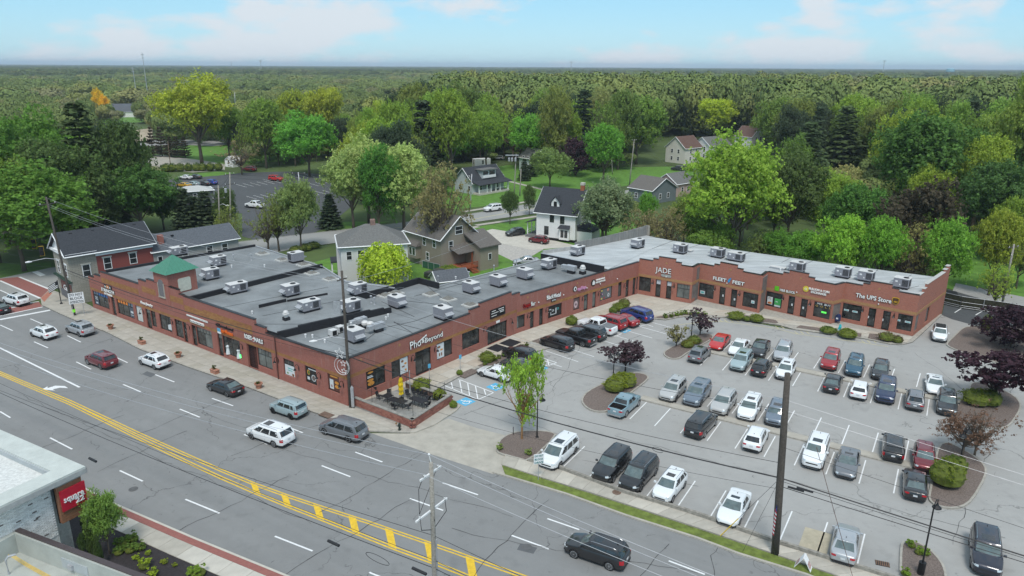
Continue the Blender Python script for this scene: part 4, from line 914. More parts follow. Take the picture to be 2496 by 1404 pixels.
def car_parts(kind):
 if kind in CACHE: return CACHE[kind]
 p = PRE[kind]; L,W,H = p['L'],p['W'],p['H']; hx = L/2; wf = p['wb']/2+.05; wr = -p['wb']/2+.05; ra = p['r']+.055; bed = p.get('bed')
 clr = .20 if kind in ('sedan', 'coupe', 'hatch', 'minivan') else .25
 def ztop(x):
  pts = [(-hx,p['zt']-.16),(-hx+.10,p['zt']-.03),(-hx+.3,p['zt']),(p['bg']-.02,p['zt'] if L/2+p['bg'] > .5 else p['zb']),(p['bg']+.4,p['zb']+.03),(0,p['zb']+.01),(p['ws'],p['zb']),(p['ws']+.25,p['zb']-.02),(hx-.55,p['zh']+.04),(hx-.22,p['zh']-.02),(hx-.07,p['zh']-.11),(hx,p['zh']-.24)]
  for (a,b),(c,d) in zip(pts,pts[1:]):
   if a <= x <= c: return lerp(b,d,(x-a)/max(1e-6,c-a))
  return pts[-1][1]
 def hw(x):
  pts = [(-hx,.76),(-hx+.07,.87),(-hx+.3,.955),(-hx+.9,1.0),(hx-1.1,1.0),(hx-.5,.95),(hx-.22,.87),(hx-.07,.74),(hx,.60)]
  for (a,b),(c,d) in zip(pts,pts[1:]):
   if a <= x <= c: return W/2*lerp(b,d,(x-a)/(c-a))
  return W/2
 def zbot(x):
  z = clr
  for w in (wf,wr):
   if abs(x-w) < ra: z = max(z,p['r']+sqrt(max(0,ra*ra-(x-w)**2))-.02)
  if x > hx-.2: z = max(z,clr+.04)
  if x < -hx+.2: z = max(z,clr+.08)
  return z
 xs = {-hx,-hx+.05,-hx+.12,-hx+.3,-hx+.6,p['bg'],p['bg']+.4,0,.5,p['ws'],p['ws']+.25,hx-.75,hx-.55,hx-.36,hx-.2,hx-.1,hx-.04,hx}
 for w in (wf,wr):
  for a in range(0,181,20): xs.add(w+ra*cos(radians(a)))
  xs |= {w+ra+.001,w-ra-.001}
 bx1 = p['bg']-.12; bx0 = -hx+.14
 if bed: xs |= {bx1,bx1-.002,bx0,bx0+.002}
 xs = sorted(x for x in xs if -hx <= x <= hx)
 b = MB(); rows = []
 for x in xs:
  w,zt,zb = hw(x),ztop(x),zbot(x); inbed = bed and bx0 < x < bx1
  zs = max(zb,min(zt-.2,.40)); zm = max(zb+.02,min(zt-.14,.66))
  R_ = [(w*.93,zb),(w*.985,max(zs,zb+.01)),(w,max(zm,zb+.02)),(w*.985,max(zt-.10,zb+.03)),(w*.93,zt-.015)]
  if inbed: R_ += [(w*.82,zt-.01),(w*.815,zt-.46),(0,zt-.46)]
  else: R_ += [(w*.80,zt+.008),(w*.45,zt+.028),(0,zt+.034)]
  rows.append([(x,y,z) for y,z in R_])
 nR = len(rows[0]); base = 0
 idx = []
 for r in rows:
  l = []
  for q in r: l.append(len(b.v)); b.v.append(q)
  rr = []
  for q in r[:-1]: rr.append(len(b.v)); b.v.append((q[0],-q[1],q[2]))
  idx.append((l,rr+[l[-1]]))
 for k in range(len(rows)-1):
  for s_,(A,B) in enumerate(((idx[k][0],idx[k+1][0]),(idx[k][1],idx[k+1][1]))):
   for j in range(nR-1):
    q = (A[j],B[j],B[j+1],A[j+1]); q = q if s_ else q[::-1]
    mi = 1 if (j == 0 and True) or (j == 1 and False) else 0
    if p['clad'] and j == 0: mi = 1
    x = (rows[k][0][0]+rows[k+1][0][0])/2
    if bed and j >= 5 and bx0-.001 < x < bx1+.001: mi = 1
    b.f.append(q); b.m.append(mi)
 for e,rev in ((0,False),(-1,True)):
  l,rr = idx[e]; loop = l+rr[:-1][::-1]; b.f.append(tuple(loop if rev else loop[::-1])); b.m.append(0)
 b.obox((-hx+.15,-W*.42,.22),(L-.3,0,0),(0,W*.84,0),(0,0,.25),1)
 cw0,cw1 = W/2*.93,W/2*(p['tuck']-.07 if kind not in ('minivan', 'bigsuv', 'pickup', 'boxy', 'offroad') else p['tuck']-.04)
 ws,rf,rr_,bg = p['ws'],p['rf'],p['rr'],p['bg']; z0 = p['zb']; zr = H-.075
 def side(u,v,s):     # u from front to rear,v from belt to roof edge
  xb = lerp(ws-.05,bg,u); xt = lerp(rf,rr_,u); tb = 1-.10*max(0,1-u*6)-.06*max(0,(u-.85)/.15); tt = 1-.08*max(0,1-u*8)-.06*max(0,(u-.9)/.1)
  w = lerp(cw0*tb,cw1*tt,v)+.035*sin(pi*v)*1.0; return Vector((lerp(xb,xt,v)+(0.0),s*w,lerp(z0+(.01 if u < .9 else .03),zr,v)))
 def front(u,v):       # u -1..1 across
  yb,yt = cw0*.90,cw1*.92; return Vector((lerp(ws+.02+.12*(1-u*u),rf+.06*(1-u*u),v),u*lerp(yb,yt,v),lerp(z0+.01,zr,v)))
 def rear(u,v):
  yb,yt = cw0*.93,cw1*.93; return Vector((lerp(bg-.05*(1-u*u),rr_-.04*(1-u*u),v),u*lerp(yb,yt,v),lerp(z0+.03,zr,v)))
 def patch(fn,u0,u1,v0,v1,nu,nv,m,flip,mb,off=0.0,v0b=None,u0t=None,u1t=None):
  g = []
  for j in range(nv+1):
   v = lerp(v0,v1,j/nv); row = []
   for i in range(nu+1):
    a0 = lerp(u0,u0 if u0t is None else u0t,j/nv); a1 = lerp(u1,u1 if u1t is None else u1t,j/nv); u = lerp(a0,a1,i/nu)
    P = fn(u,v); e = .01; du = fn(u+e,v)-fn(u-e,v); dv = fn(u,v+e)-fn(u,v-e); n = du.cross(dv).normalized(); n = -n if flip else n; row.append(P+n*off)
   g.append(row)
  for j in range(nv):
   for i in range(nu):
    q = [g[j][i],g[j][i+1],g[j+1][i+1],g[j+1][i]]; mb.poly(q[::-1] if flip else q,m)
 sl = lambda u,v: side(u,v,1)
 sr = lambda u,v: side(u,v,-1)
 patch(sl,0,1,0,1,10,3,0,False,b); patch(sr,0,1,0,1,10,3,0,True,b)
 patch(front,-1,1,0,1,6,2,0,False,b); patch(rear,-1,1,0,1,6,2,0,True,b)
 for s_ in (1,-1):
  for (f1,u1,f2,u2) in ((front,s_,(sl if s_ > 0 else sr),0),(rear,s_,(sl if s_ > 0 else sr),1)):
   for j in range(3): b.poly([f1(u1,j/3),f2(u2,j/3),f2(u2,(j+1)/3),f1(u1,(j+1)/3)])
 n = 10; ring = [[] for _ in range(3)]
 def edge_pts(v):
  P = [sl(i/n,v) for i in range(n+1)]+[rear(u,v) for u in (.6,0,-.6)]+[sr(1-i/n,v) for i in range(n+1)]+[front(u,v) for u in (-.6,0,.6)]
  return P
 E0 = edge_pts(1.0); c = Vector(((rf+rr_)/2,0,H))
 E1 = [Vector((c.x+(q.x-c.x)*.965,q.y*.93,H-.02)) for q in E0]; E2 = [Vector((c.x+(q.x-c.x)*.80,q.y*.60,H+.005)) for q in E0]
 for A,B in ((E0,E1),(E1,E2)):
  for k in range(len(A)): k2 = (k+1) % len(A); b.poly([A[k],B[k],B[k2],A[k2]])
 b.poly(E2)
 me_body = b.mesh('body', [m_plastic,m_plastic]); bmm = bmesh.new(); bmm.from_mesh(me_body); bmesh.ops.remove_doubles(bmm,verts=bmm.verts,dist=.002); bmesh.ops.recalc_face_normals(bmm,faces=bmm.faces)
 for f in bmm.faces: f.smooth = True
 for e in bmm.edges:
  if len(e.link_faces) == 2 and e.calc_face_angle(0) > radians(38): e.smooth = False
 bmm.to_mesh(me_body); bmm.free()
 parts = [('body', me_body, 'paint', None)]
 def addp(name,mb,key,smooth=True,sub=None): parts.append((name,mb.mesh(name,m_plastic,smooth),key,sub))
 o_ = .006
 mb = MB(); patch(front,-.93,.93,.06,.93,6,3,0,False,mb,o_); addp('windscreen', mb, 'ws')
 mb = MB(); patch(rear,-.86,.86,.12 if kind != 'sedan' else .08,.88,6,3,0,True,mb,o_); addp('rear_window', mb, 'rearglass')
 if kind in ('minivan', 'bigsuv', 'suv', 'offroad'): cuts = [(.05,.28,.085,.30),(.315,.60,.335,.61),(.64,.93,.645,.92)]
 elif bed: cuts = [(.07,.45,.10,.46),(.52,.90,.53,.90)]
 elif kind in ('coupe',): cuts = [(.05,.52,.085,.55),(.56,.86,.59,.88)]
 elif kind in ('sedan',): cuts = [(.05,.40,.085,.43),(.44,.76,.47,.84)]
 else: cuts = [(.05,.37,.085,.39),(.41,.73,.43,.74),(.77,.91,.78,.90)]
 for a0,a1,t0,t1 in cuts:
  for fn,fl in ((sl,False),(sr,True)):
   mb = MB(); patch(fn,a0,a1,.10,.90,3,2,0,fl,mb,o_,u0t=t0,u1t=t1); addp('side_window', mb, 'glass')
 zl = p['zh']-.13
 def wedge(x,y0,y1,z0_,z1_,s,d=.05,follow=True):
  mb = MB(); n_ = 4; A,B,C_,D = [],[],[],[]
  for i in range(n_+1):
   y = lerp(y0,y1,i/n_)
   xx = hx if x > 0 else -hx
   for k in range(60):
    xt = (hx-k*.012) if x > 0 else (-hx+k*.012)
    if hw(xt)*.99 >= y: xx = xt; break
   xx += .022*(1 if x > 0 else -1)
   A.append((xx,s*y*1.015,z0_)); B.append((xx-(.05 if x > 0 else -.03),s*y*1.0,z1_))
  for i in range(n_):
   q = [A[i],A[i+1],B[i+1],B[i]]; mb.poly(q); mb.poly([B[i],B[i+1],(B[i+1][0]-(.2 if x > 0 else -.2),B[i+1][1]*.96,B[i+1][2]-.01),(B[i][0]-(.2 if x > 0 else -.2),B[i][1]*.96,B[i][2]-.01)])
  return mb
 big = kind in ('pickup', 'offroad', 'boxy')
 for s in (1,-1):
  addp('headlight', wedge(1,W/2*.56,W/2*.90,zl-.10,zl+.03,s), 'head', False)
  if kind in ('sedan', 'coupe', 'hatch', 'cross', 'smallpick'): addp('taillight', wedge(-1,W/2*.50,W/2*.93,p['zt']-.26,p['zt']-.12,s), 'tail', False)
  else: addp('taillight', wedge(-1,W/2*.74,W/2*.94,p['zt']-.38,p['zt']-.08,s), 'tail', False)
  mb = MB(); mx = ws-.18; mb.obox((mx,s*(cw0+.02),z0+.05),(.12,0,0),(0,s*.20,0),(0,0,.14)); addp('mirror', mb, 'paint', False)
 mb = MB(); mb.obox((hx-.03,-W*.26,p['zh']-.42),(.045,0,0),(0,W*.52,0),(-.03,0,.22)); addp('grille', mb, 'black', False)
 mb = MB(); mb.obox((hx-.05,-W*.34,clr+.06),(.06,0,0),(0,W*.68,0),(0,0,.12)); addp('lower_intake', mb, 'black', False)
 mb = MB(); mb.obox((-hx-.012,-W*.38,clr+.06),(.06,0,0),(0,W*.76,0),(0,0,.17)); addp('rear_valance', mb, 'black' if not bed else 'chrome', False)
 mb = MB(); mb.obox((-hx-.022,-.16,p['zt']-.36 if kind not in ('sedan', 'coupe') else p['zt']-.42),(.03,0,0),(0,.32,0),(0,0,.15)); addp('number_plate', mb, 'plate', False)
 if kind in ('suv', 'bigsuv', 'offroad', 'cross', 'boxy', 'minivan'):
  for s in (1,-1):
   mb = MB(); mb.tube([(lerp(rf,rr_,u),s*cw1*.86,H-.01+.055*min(1,min(u-.08,.93-u)*12)) for u in (.08,.16,.5,.85,.93)],.018,4); addp('roof_rail', mb, 'rail', False)
  mb = MB(); mb.obox((rr_-.16,-cw1*.86,zr-.01),(.2,0,0),(0,cw1*1.72,0),(0,0,.035)); addp('spoiler', mb, 'paint', False)
 mb = MB(); q = [(lerp(rf,rr_,u)+(.03 if u < .2 else 0),y*cw1*.52,H+.009) for u,y in ((.12,-1),(.12,1),(.40,1),(.40,-1))]; mb.poly(q); addp('sunroof', mb, 'sun', False)
 mb = MB(); mb.obox((rr_+.22,-.02,H),(.13,0,0),(0,.04,0),(-.03,0,.06)); addp('aerial', mb, 'black', False)
 for s in (1,-1):
  for xx in ((ws-.30),(ws+p['bg'])/2-.02+.1,wr+ra+.02):
   if bed and xx < p['bg']: continue
   mb = MB(); mb.obox((xx,s*(W/2*.992),.42),(.012,0,0),(0,s*.008,0),(0,-s*.012,p['zb']-.50)); addp('door_seam', mb, 'black', False)
 w = MB(); r = p['r']; w.lathe([(r*.72,-.115),(r*.95,-.11),(r,-.07),(r,.07),(r*.95,.11),(r*.72,.115)],n=18)
 wm_ = w.mesh('wheel', m_tyre); wm_.transform(Matrix.Rotation(pi/2,4, 'X'))
 rm = MB(); rm.lathe([(.01,.0),(r*.70,0),(r*.70,.03),(r*.64,.03),(r*.62,.005)],n=18,m=0); 
 rim = MB()
 for k in range(18):
  a,c2 = 2*pi*k/18,2*pi*(k+1)/18
  rim.poly([(r*.72*cos(a),r*.72*sin(a),.012),(r*.72*cos(c2),r*.72*sin(c2),.012),(r*.60*cos(c2),r*.60*sin(c2),.02),(r*.60*cos(a),r*.60*sin(a),.02)])
 for k in range(5):
  a = 2*pi*k/5; d1 = Vector((cos(a),sin(a),0)); n1 = Vector((-sin(a),cos(a),0))
  for e in (-.16,.16):
   rim.poly([d1*r*.08-n1*.03,d1*r*.62+n1*(e*r-.03),d1*r*.62+n1*(e*r+.03),d1*r*.08+n1*.03])
 rim.v = [(x,y,z+.02) if z == 0 else (x,y,z+.01) for x,y,z in rim.v]
 rim.poly([(r*.15*cos(t*pi/4),r*.15*sin(t*pi/4),.032) for t in range(8)])
 rme = rim.mesh('rim', m_chrome)
 CACHE[kind] = (parts,(wm_,rme,wf,wr,W/2-.13,r)); return CACHE[kind]
PAINT = {}
def paint(rgb,metal=.25):
 k = (rgb,metal)
 if k not in PAINT:
  m,nt,N,L,b = _nodes('car_paint'); setc(b,rgb,.32,metal,.5); b.inputs['Coat Weight'].default_value = 1; b.inputs['Coat Roughness'].default_value = .04
  tc = N.new('ShaderNodeTexCoord'); f = noise(N,L,tc.outputs['Object'],1.3,4); c = mixc(N,L,ramp(N,L,f,.35,.75,(0,0,0),(.22,)*3),rgb,tuple(x*.8+.02 for x in rgb)); L.new(c,b.inputs['Base Color'])
  PAINT[k] = m
 return PAINT[k]
COLR = dict(white=(.80,.82,.83),black=(.012,.012,.014),red=(.33,.012,.016),brightred=(.50,.014,.012),darkred=(.17,.010,.018),silver=(.42,.44,.46),gray=(.17,.18,.195),darkgray=(.06,.065,.07),navy=(.015,.028,.08),blue=(.02,.05,.22),slate=(.16,.20,.25),
 pale=(.36,.46,.48),paleblue=(.22,.33,.38),teal=(.02,.085,.14),charcoal=(.035,.037,.04),yellow=(.62,.36,.03),brightblue=(.03,.08,.42),olive=(.05,.055,.05),midnight=(.018,.02,.035),champagne=(.50,.50,.49))
CARS = 'vehicles parked in the strip-mall lot'; TRAF = 'vehicles driving on the main street'
def car(kind,col,px,py,ang,label,group=CARS,z=.75,cat='car', rail='rail', rim=None,sun=True,tonneau=False,blackroof=False,sc=1.0):
 parts,(wm_,rme,wf,wr,wy,r) = car_parts(kind)
 c = at(px,py,z); root = thing({'pickup': 'pickup_truck', 'smallpick': 'pickup_truck', 'minivan': 'minivan'}.get(kind, 'parked_car' if group is not TRAF else 'car'),label,cat,(c.x,c.y,.0),radians(ang),group)
 if sc != 1: root.scale = (sc,)*3
 pm = paint(COLR[col],.25 if col not in ('white', 'black', 'brightred') else .05)
 M_ = dict(paint=pm,ws=m_carws,rearglass=m_cargl if kind not in ('sedan', 'coupe') else m_carws,glass=m_cargl,head=m_headl,tail=m_tail,black=m_plastic,plate=m_plate,chrome=m_chrome,rail={'rail': m_chrome, 'black': m_plastic}[rail],sun=m_sunroof)
 for name,me,key,sub in parts:
  if name == 'sunroof' and not sun: continue
  o = link(name,me,root)
  o.material_slots[0].link = 'OBJECT'; o.material_slots[0].material = M_[key]
 for x in (wf,wr):
  for s in (1,-1):
   o = link('wheel', wm_,root,(x,s*wy,r)); q = link('rim', rme,o,(0,0,0)); q.rotation_euler = (-s*pi/2,0,0); q.location = (0,s*.095,0)
   if rim: q.material_slots[0].link = 'OBJECT'; q.material_slots[0].material = rim
 if tonneau:
  p = PRE[kind]; mb = MB(); mb.obox((-p['L']/2+.12,-p['W']*.42,p['zt']-.01),(p['L']/2+p['bg']-.2,0,0),(0,p['W']*.84,0),(0,0,.05)); mb.build('tonneau_cover', mat('tonneau_vinyl', (.16,.17,.18),.6),root)
 if blackroof:
  p = PRE[kind]; mb = MB(); mb.poly([(lerp(p['rf'],p['rr'],u),y*p['W']/2*.62,p['H']+.012) for u,y in ((.02,-1),(.02,1),(.96,1),(.96,-1))]); mb.build('roof_panel', m_plastic,root)
 return root
U,D = 58.5,-121.5
car('minivan', 'white', 1363,1099,D, 'white minivan nose-out in the front row, nearest the big street tree', cat='minivan')
car('bigsuv', 'black', 1492,1131,D-2, 'black SUV with chrome grille in the front row, left of the black minivan', rail='black')
car('minivan', 'black', 1558,1151,D-2, 'black minivan beside the black SUV in the front row', cat='minivan')
car('cross', 'white', 1633,1180,D-2, 'small white crossover with a sunroof between black minivan and white sedan')
car('sedan', 'white', 1790,1231,D, 'white sedan with panoramic roof standing alone left of the tall utility pole')
car('sedan', 'silver', 2062,1316,U+3, 'silver sedan with rear to the footway right of the concrete patch', sun=False)
car('bigsuv', 'midnight', 2403,1342,D+2, 'midnight blue SUV driving out at the bottom right corner', rail='rail')
car('smallpick', 'paleblue', 1523,983,U-2, 'pale blue compact pickup backed beside the shrub island', cat='pickup truck', sun=False)
car('minivan', 'black', 1710,1030,U-3, 'black minivan with tail lamps showing, middle of the second row', cat='minivan', sun=False)
car('cross', 'white', 1843,1064,U+2, 'small white crossover tail-out behind the tall utility pole row', sun=False,rail='rail')
car('offroad', 'white', 1989,1101,D+1, 'white off-road SUV with black wheels and slatted roof rack', rail='black', rim=m_plastic)
car('sedan', 'gray', 2067,1123,D+2, 'grey sedan nose-out right of the white off-road SUV', sun=True)
car('sedan', 'black', 2231,1173,U+4, 'black sedan tail-out beside the round green shrub', sun=False)
car('suv', 'champagne', 1641,948,D, 'champagne white SUV at the left end of the middle row')
car('bigsuv', 'slate', 1700,958,D, 'slate blue three-row SUV beside the champagne SUV')
car('suv', 'champagne', 1764,979,D, 'pearl white SUV with roof rails, just right of slate blue SUV', sun=False)
car('suv', 'white', 1828,992,D+2, 'white SUV with roof rails next to the dark boxy hatchback')
car('boxy', 'slate', 1893,1006,D+4, 'dark slate boxy hatchback half behind the tall pole', rail='black')
car('suv', 'black', 2178,1086,U+4, 'black SUV with glass roof, tail to the kerbed strip, beside red car')
car('cross', 'darkred', 2253,1112,D+4, 'dark red crossover under the bronze-leaved tree', sun=False)
car('cross', 'gray', 1706,860,U-2, 'small grey SUV tail-out beside the upper shrub island')
car('suv', 'pale', 1808,878,D, 'pale green-silver SUV nose-out in the upper rows')
car('cross', 'black', 1857,892,U, 'small black crossover with red tail lamps, between pale SUV and white SUV', sun=False)
car('cross', 'white', 1916,899,D+1, 'white SUV with large sunroof just behind the pole top')
car('sedan', 'black', 2031,928,U+2, 'black sedan tail-out in front of the red SUV', sun=False)
car('hatch', 'white', 2096,945,U+2, 'white hatchback with dark rear window', sun=False)
car('bigsuv', 'navy', 2160,951,D+2, 'dark blue SUV with large chrome grille')
car('cross', 'gray', 2231,970,U+3, 'grey crossover with pale roof, tail to the lane', sun=False)
car('suv', 'charcoal', 2308,980,D+3, 'charcoal SUV at the right end of the row beside the green shrubs', sun=False)
car('sedan', 'brightred', 1755,830,D, 'bright red compact car at the left end of the back row', sun=False)
car('sedan', 'white', 1802,843,D, 'white sedan between bright red car and black pickup', sun=False)
car('smallpick', 'black', 1853,848,D+2, 'black compact pickup in the back row', cat='pickup truck', sun=False)
car('suv', 'silver', 1909,856,D+4, 'silver SUV at the end of the cluster in the back row', sun=False)
car('suv', 'red', 2025,876,D+1, 'crimson red SUV alone between empty bays')
car('suv', 'teal', 2084,890,D+2, 'teal blue SUV between crimson SUV and dark crossover')
car('cross', 'charcoal', 2147,900,D+2, 'charcoal crossover right of the teal blue SUV')
car('coupe', 'white', 2279,933,D+4, 'white sports sedan standing over the kerbed strip end')
car('cross', 'white', 2291,811,D+2, 'white compact SUV with black roof driving past the end of the right wing', blackroof=True,sun=False)
B_ = 137.0
car('coupe', 'white', 1208,905,B_+8, 'white coupe nearest the striped accessible aisle', sun=False)
car('sedan', 'darkgray', 1263,887,B_+6, 'dark grey sedan partly behind the street tree', sun=False)
car('suv', 'black', 1266,862,B_+3, 'black SUV behind the street tree crown, nearest the shop mats', sun=False,rail='black')
car('suv', 'black', 1357,834,B_+2, 'black SUV with black wheels, left of the black pickup', rim=m_plastic,rail='black', sun=False)
car('pickup', 'black', 1403,820,B_+3, 'black full-size pickup with open bed and chrome bumper', cat='pickup truck', sun=False)
car('bigsuv', 'charcoal', 1434,809,B_+2, 'charcoal SUV between black pickup and white pickup', sun=False)
car('pickup', 'white', 1455,794,B_+1, 'white full-size pickup with grey bed cover', cat='pickup truck', sun=False,tonneau=True)
car('bigsuv', 'red', 1487,784,B_, 'dark red three-row SUV beside the white pickup', sun=False)
car('sedan', 'red', 1519,777,B_-2, 'dark red sedan squeezed between red SUV and blue SUV', sun=False)
car('bigsuv', 'blue', 1552,765,B_-6, 'deep blue SUV at the end of the row near the inner corner', sun=False)
T = 147
car('suv', 'white', 38,729,T+4, 'white SUV crossing the red brick crosswalk', TRAF)
car('sedan', 'black', -8,748,T+4, 'black car cut by the left edge of the picture', TRAF,sun=False)
car('cross', 'white', 106,808,T+2, 'white hatchback crossover in the middle lane near the intersection', TRAF)
car('suv', 'silver', 194,799,T+1, 'silver SUV with black roof glass in the kerb lane', TRAF)
car('suv', 'darkred', 246,875,T+1, 'wine red SUV in the middle lane', TRAF)
car('cross', 'white', 375,876,T+1, 'white crossover in the kerb lane, ahead of black sedan', TRAF)
car('sedan', 'black', 548,939,T+1, 'black sedan in the kerb lane with red tail lamps', TRAF)
car('boxy', 'pale', 702,992,T+2, 'pale grey-green boxy SUV with black wheels at the kerb', TRAF,rail='black', rim=m_plastic,sun=False)
car('minivan', 'white', 658,1054,T+3, 'white minivan in the middle lane beside the boxy SUV', TRAF,cat='minivan')
car('minivan', 'gray', 836,1043,T+4, 'grey minivan near the corner patio', TRAF,cat='minivan', sun=False)
car('suv', 'black', 1455,1338,T+4, 'black SUV in the near lane at the bottom of the picture', TRAF)
BK = 'vehicles on the back street and driveways'
car('bigsuv', 'white', 1201,507,-142, 'white SUV driving on the back street behind the houses', BK,sun=False)
car('cross', 'charcoal', 1256,565,-150, 'charcoal hatchback on the pale driveway of the white house', BK,sun=False)
car('cross', 'darkred', 1313,583,146, 'dark red crossover on the pale driveway of the white house', BK,sun=False)
car('pickup', 'olive', 1068,669,150, 'dark grey pickup parked on the grass behind the building', BK,cat='pickup truck', sun=False,sc=.9)
car('sedan', 'silver', 1282,634,190, 'silver car showing only its roof behind the roof edge', BK,sun=False)
car('smallpick', 'white', 622,499,160, 'white pickup at the entrance of the far lot', BK,cat='pickup truck', sun=False,sc=1.1)
FARG = 'cars in the far parking lot'
for kd,cl,x,y,an,lb in (('coupe', 'white', 452,432,165, 'white sedan in the far lot below the hedge'),('sedan', 'charcoal', 474,431,165, 'charcoal sedan in the far lot beside the white one'),('bigsuv', 'darkred', 608,413,160, 'maroon SUV at the back edge of the far lot'),
 ('bigsuv', 'brightred', 673,436,-25, 'bright red SUV alone in the far lot'),('cross', 'brightblue', 513,445,160, 'bright blue hatchback in the far lot'),('sedan', 'charcoal', 495,447,160, 'black sedan beside the bright blue hatchback'),('sedan', 'yellow', 448,451,160, 'yellow car behind the spruces in the far lot'),
 ('sedan', 'pale', 470,448,160, 'pale car between yellow car and black sedan'),('suv', 'white', 575,333,170, 'white van-like SUV on the far road behind the yellow-green tree'),('sedan', 'white', 590,331,170, 'white car on the far road right of the yellow-green tree'),('suv', 'silver', 410,411,170, 'silver car under the far hedge'),
 ('suv', 'charcoal', 1652,411,150, 'dark SUV parked beside the cream house'),('suv', 'white', 1215,385,160, 'white van parked behind the bungalow'),('sedan', 'charcoal', 1250,384,150, 'black car behind the bungalow garden')):
 car(kd,cl,x,y,an,lb,FARG,sun=False,z=.6)
# ================================================================== TREES
rng = np.random.default_rng(11)
def leaf_mesh(name,pts,nrm,size,tone,m):
 """one small bent leaf-clump face per point"""
 n = len(pts); t = np.cross(nrm,rng.normal(size=(n,3))); t /= np.linalg.norm(t,axis=1)[:, None]+1e-9; b = np.cross(nrm,t)
 s = (size*rng.uniform(.55,1.35,n))[:, None]; a = rng.uniform(.45,.9,n)[:, None]
 v = np.stack([pts-t*s*.5,pts-b*s*.5*a+nrm*s*.08,pts+t*s*.5,pts+b*s*.5*a+nrm*s*.08],1).reshape(-1,3)
 me = bpy.data.meshes.new(name); me.vertices.add(4*n); me.vertices.foreach_set('co', v.astype(np.float32).ravel())
 me.loops.add(4*n); me.loops.foreach_set('vertex_index', np.arange(4*n,dtype=np.int32)); me.polygons.add(n); me.polygons.foreach_set('loop_start', np.arange(0,4*n,4,dtype=np.int32))
 try: me.polygons.foreach_set('loop_total', np.full(n,4,dtype=np.int32))
 except Exception: pass
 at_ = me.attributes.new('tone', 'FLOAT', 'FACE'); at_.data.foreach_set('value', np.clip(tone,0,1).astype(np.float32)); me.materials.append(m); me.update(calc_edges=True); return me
def rand_dirs(n,up=0.0):
 d = rng.normal(size=(n,3)); d[:, 2] += up; return d/np.linalg.norm(d,axis=1)[:, None]
def broadleaf(name,nleaf=7000,lobes=46,leaf=.062,squash=.85,low=.30,shape='round', m=None,drop=.0,gap=.0,seed=0):
 """crown for a tree of height 1: irregular envelope carrying sprigs of leaf clumps; spans z from low to 1, radius about .5"""
 global rng; rng = np.random.default_rng(seed+100); m = m or LEAF
 cz = (1+low)/2; hz = (1-low)/2; C = []
 bump = rand_dirs(9,.2); amp = rng.uniform(-.30,.26,9)
 while len(C) < lobes:
  d = rand_dirs(1,.25)[0]; r = rng.uniform(.40,.90)*(1+float(np.sum(amp*np.exp(-4*(1-bump@d)))))
  p = np.array([d[0]*.5*r,d[1]*.5*r,cz+d[2]*hz*min(r,.93)])
  if shape == 'oval': p[:2] *= 1-.35*abs((p[2]-cz)/hz)**1.5
  if shape == 'pyramid': p[:2] *= 1.15-.85*(p[2]-low)/(1-low)
  if shape == 'spread': p[:2] *= .7+.5*(p[2]-low)/(1-low)
  C.append(p)
 C = np.array(C); Rl = rng.uniform(.06,.165,lobes)*(1.0 if shape != 'oval' else .9)
 w = Rl**2; w /= w.sum(); per = 11; ns = nleaf//per; k = rng.choice(lobes,ns,p=w); d = rand_dirs(ns,.45)
 d2 = d.copy(); d2[:, 2] *= squash; B_ = C[k]+d2*(Rl[k]*rng.uniform(.45,1.0,ns))[:, None]
 gd = d+rng.normal(size=d.shape)*.35; gd[:, 2] += .35; gd /= np.linalg.norm(gd,axis=1)[:, None]; L_ = rng.uniform(.03,.085,ns)*(1 if drop == 0 else 1.2)
 t = rng.random((ns,per)); P = (B_[:, None, :]+gd[:, None, :]*(L_[:, None]*t)[:, :, None]+rng.normal(size=(ns,per,3))*(.009+.006*(1-t))[:, :, None]).reshape(-1,3)
 dd = np.repeat(d,per,0); kk = np.repeat(k,per); tt = t.ravel()
 if gap: keep = rng.random(len(P)) > gap; P,dd,kk,tt = P[keep],dd[keep],kk[keep],tt[keep]
 nr = dd*.8+rng.normal(size=dd.shape)*.6; nr[:, 2] += .25; nr /= np.linalg.norm(nr,axis=1)[:, None]
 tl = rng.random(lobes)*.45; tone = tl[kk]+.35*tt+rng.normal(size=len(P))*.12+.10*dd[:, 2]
 P[:, 2] = np.maximum(P[:, 2],low*.7)
 return leaf_mesh(name,P,nr,leaf,tone,m),C
def limb_mesh(name,C,low=.3,r0=.022,m=None,nl=12,twigs=0):
 mb = MB(); z1 = low+.12; mb.tube([(0,0,-.01),(0,0,low*.5),(.008,.004,low),(.0,0,z1+.2)],[r0*1.25,r0,r0*.85,r0*.45],7)
 for c in C[:nl]:
  a = Vector((0,0,lerp(low*.75,z1,random.random()))); q = Vector(c); mid_ = a.lerp(q,.5)+Vector((0,0,-.02)); mb.tube([a,mid_,q],[r0*.5,r0*.33,r0*.1],5,cap=False)
  for _ in range(twigs):
   s_ = mid_.lerp(q,random.random()); e = s_+Vector((random.uniform(-.12,.12),random.uniform(-.12,.12),random.uniform(-.02,.12))); mb.tube([s_,s_.lerp(e,.5)+Vector((0,0,.01)),e],[r0*.16,r0*.1,r0*.03],3,cap=False)
 return mb.mesh(name,m or m_bark,True)
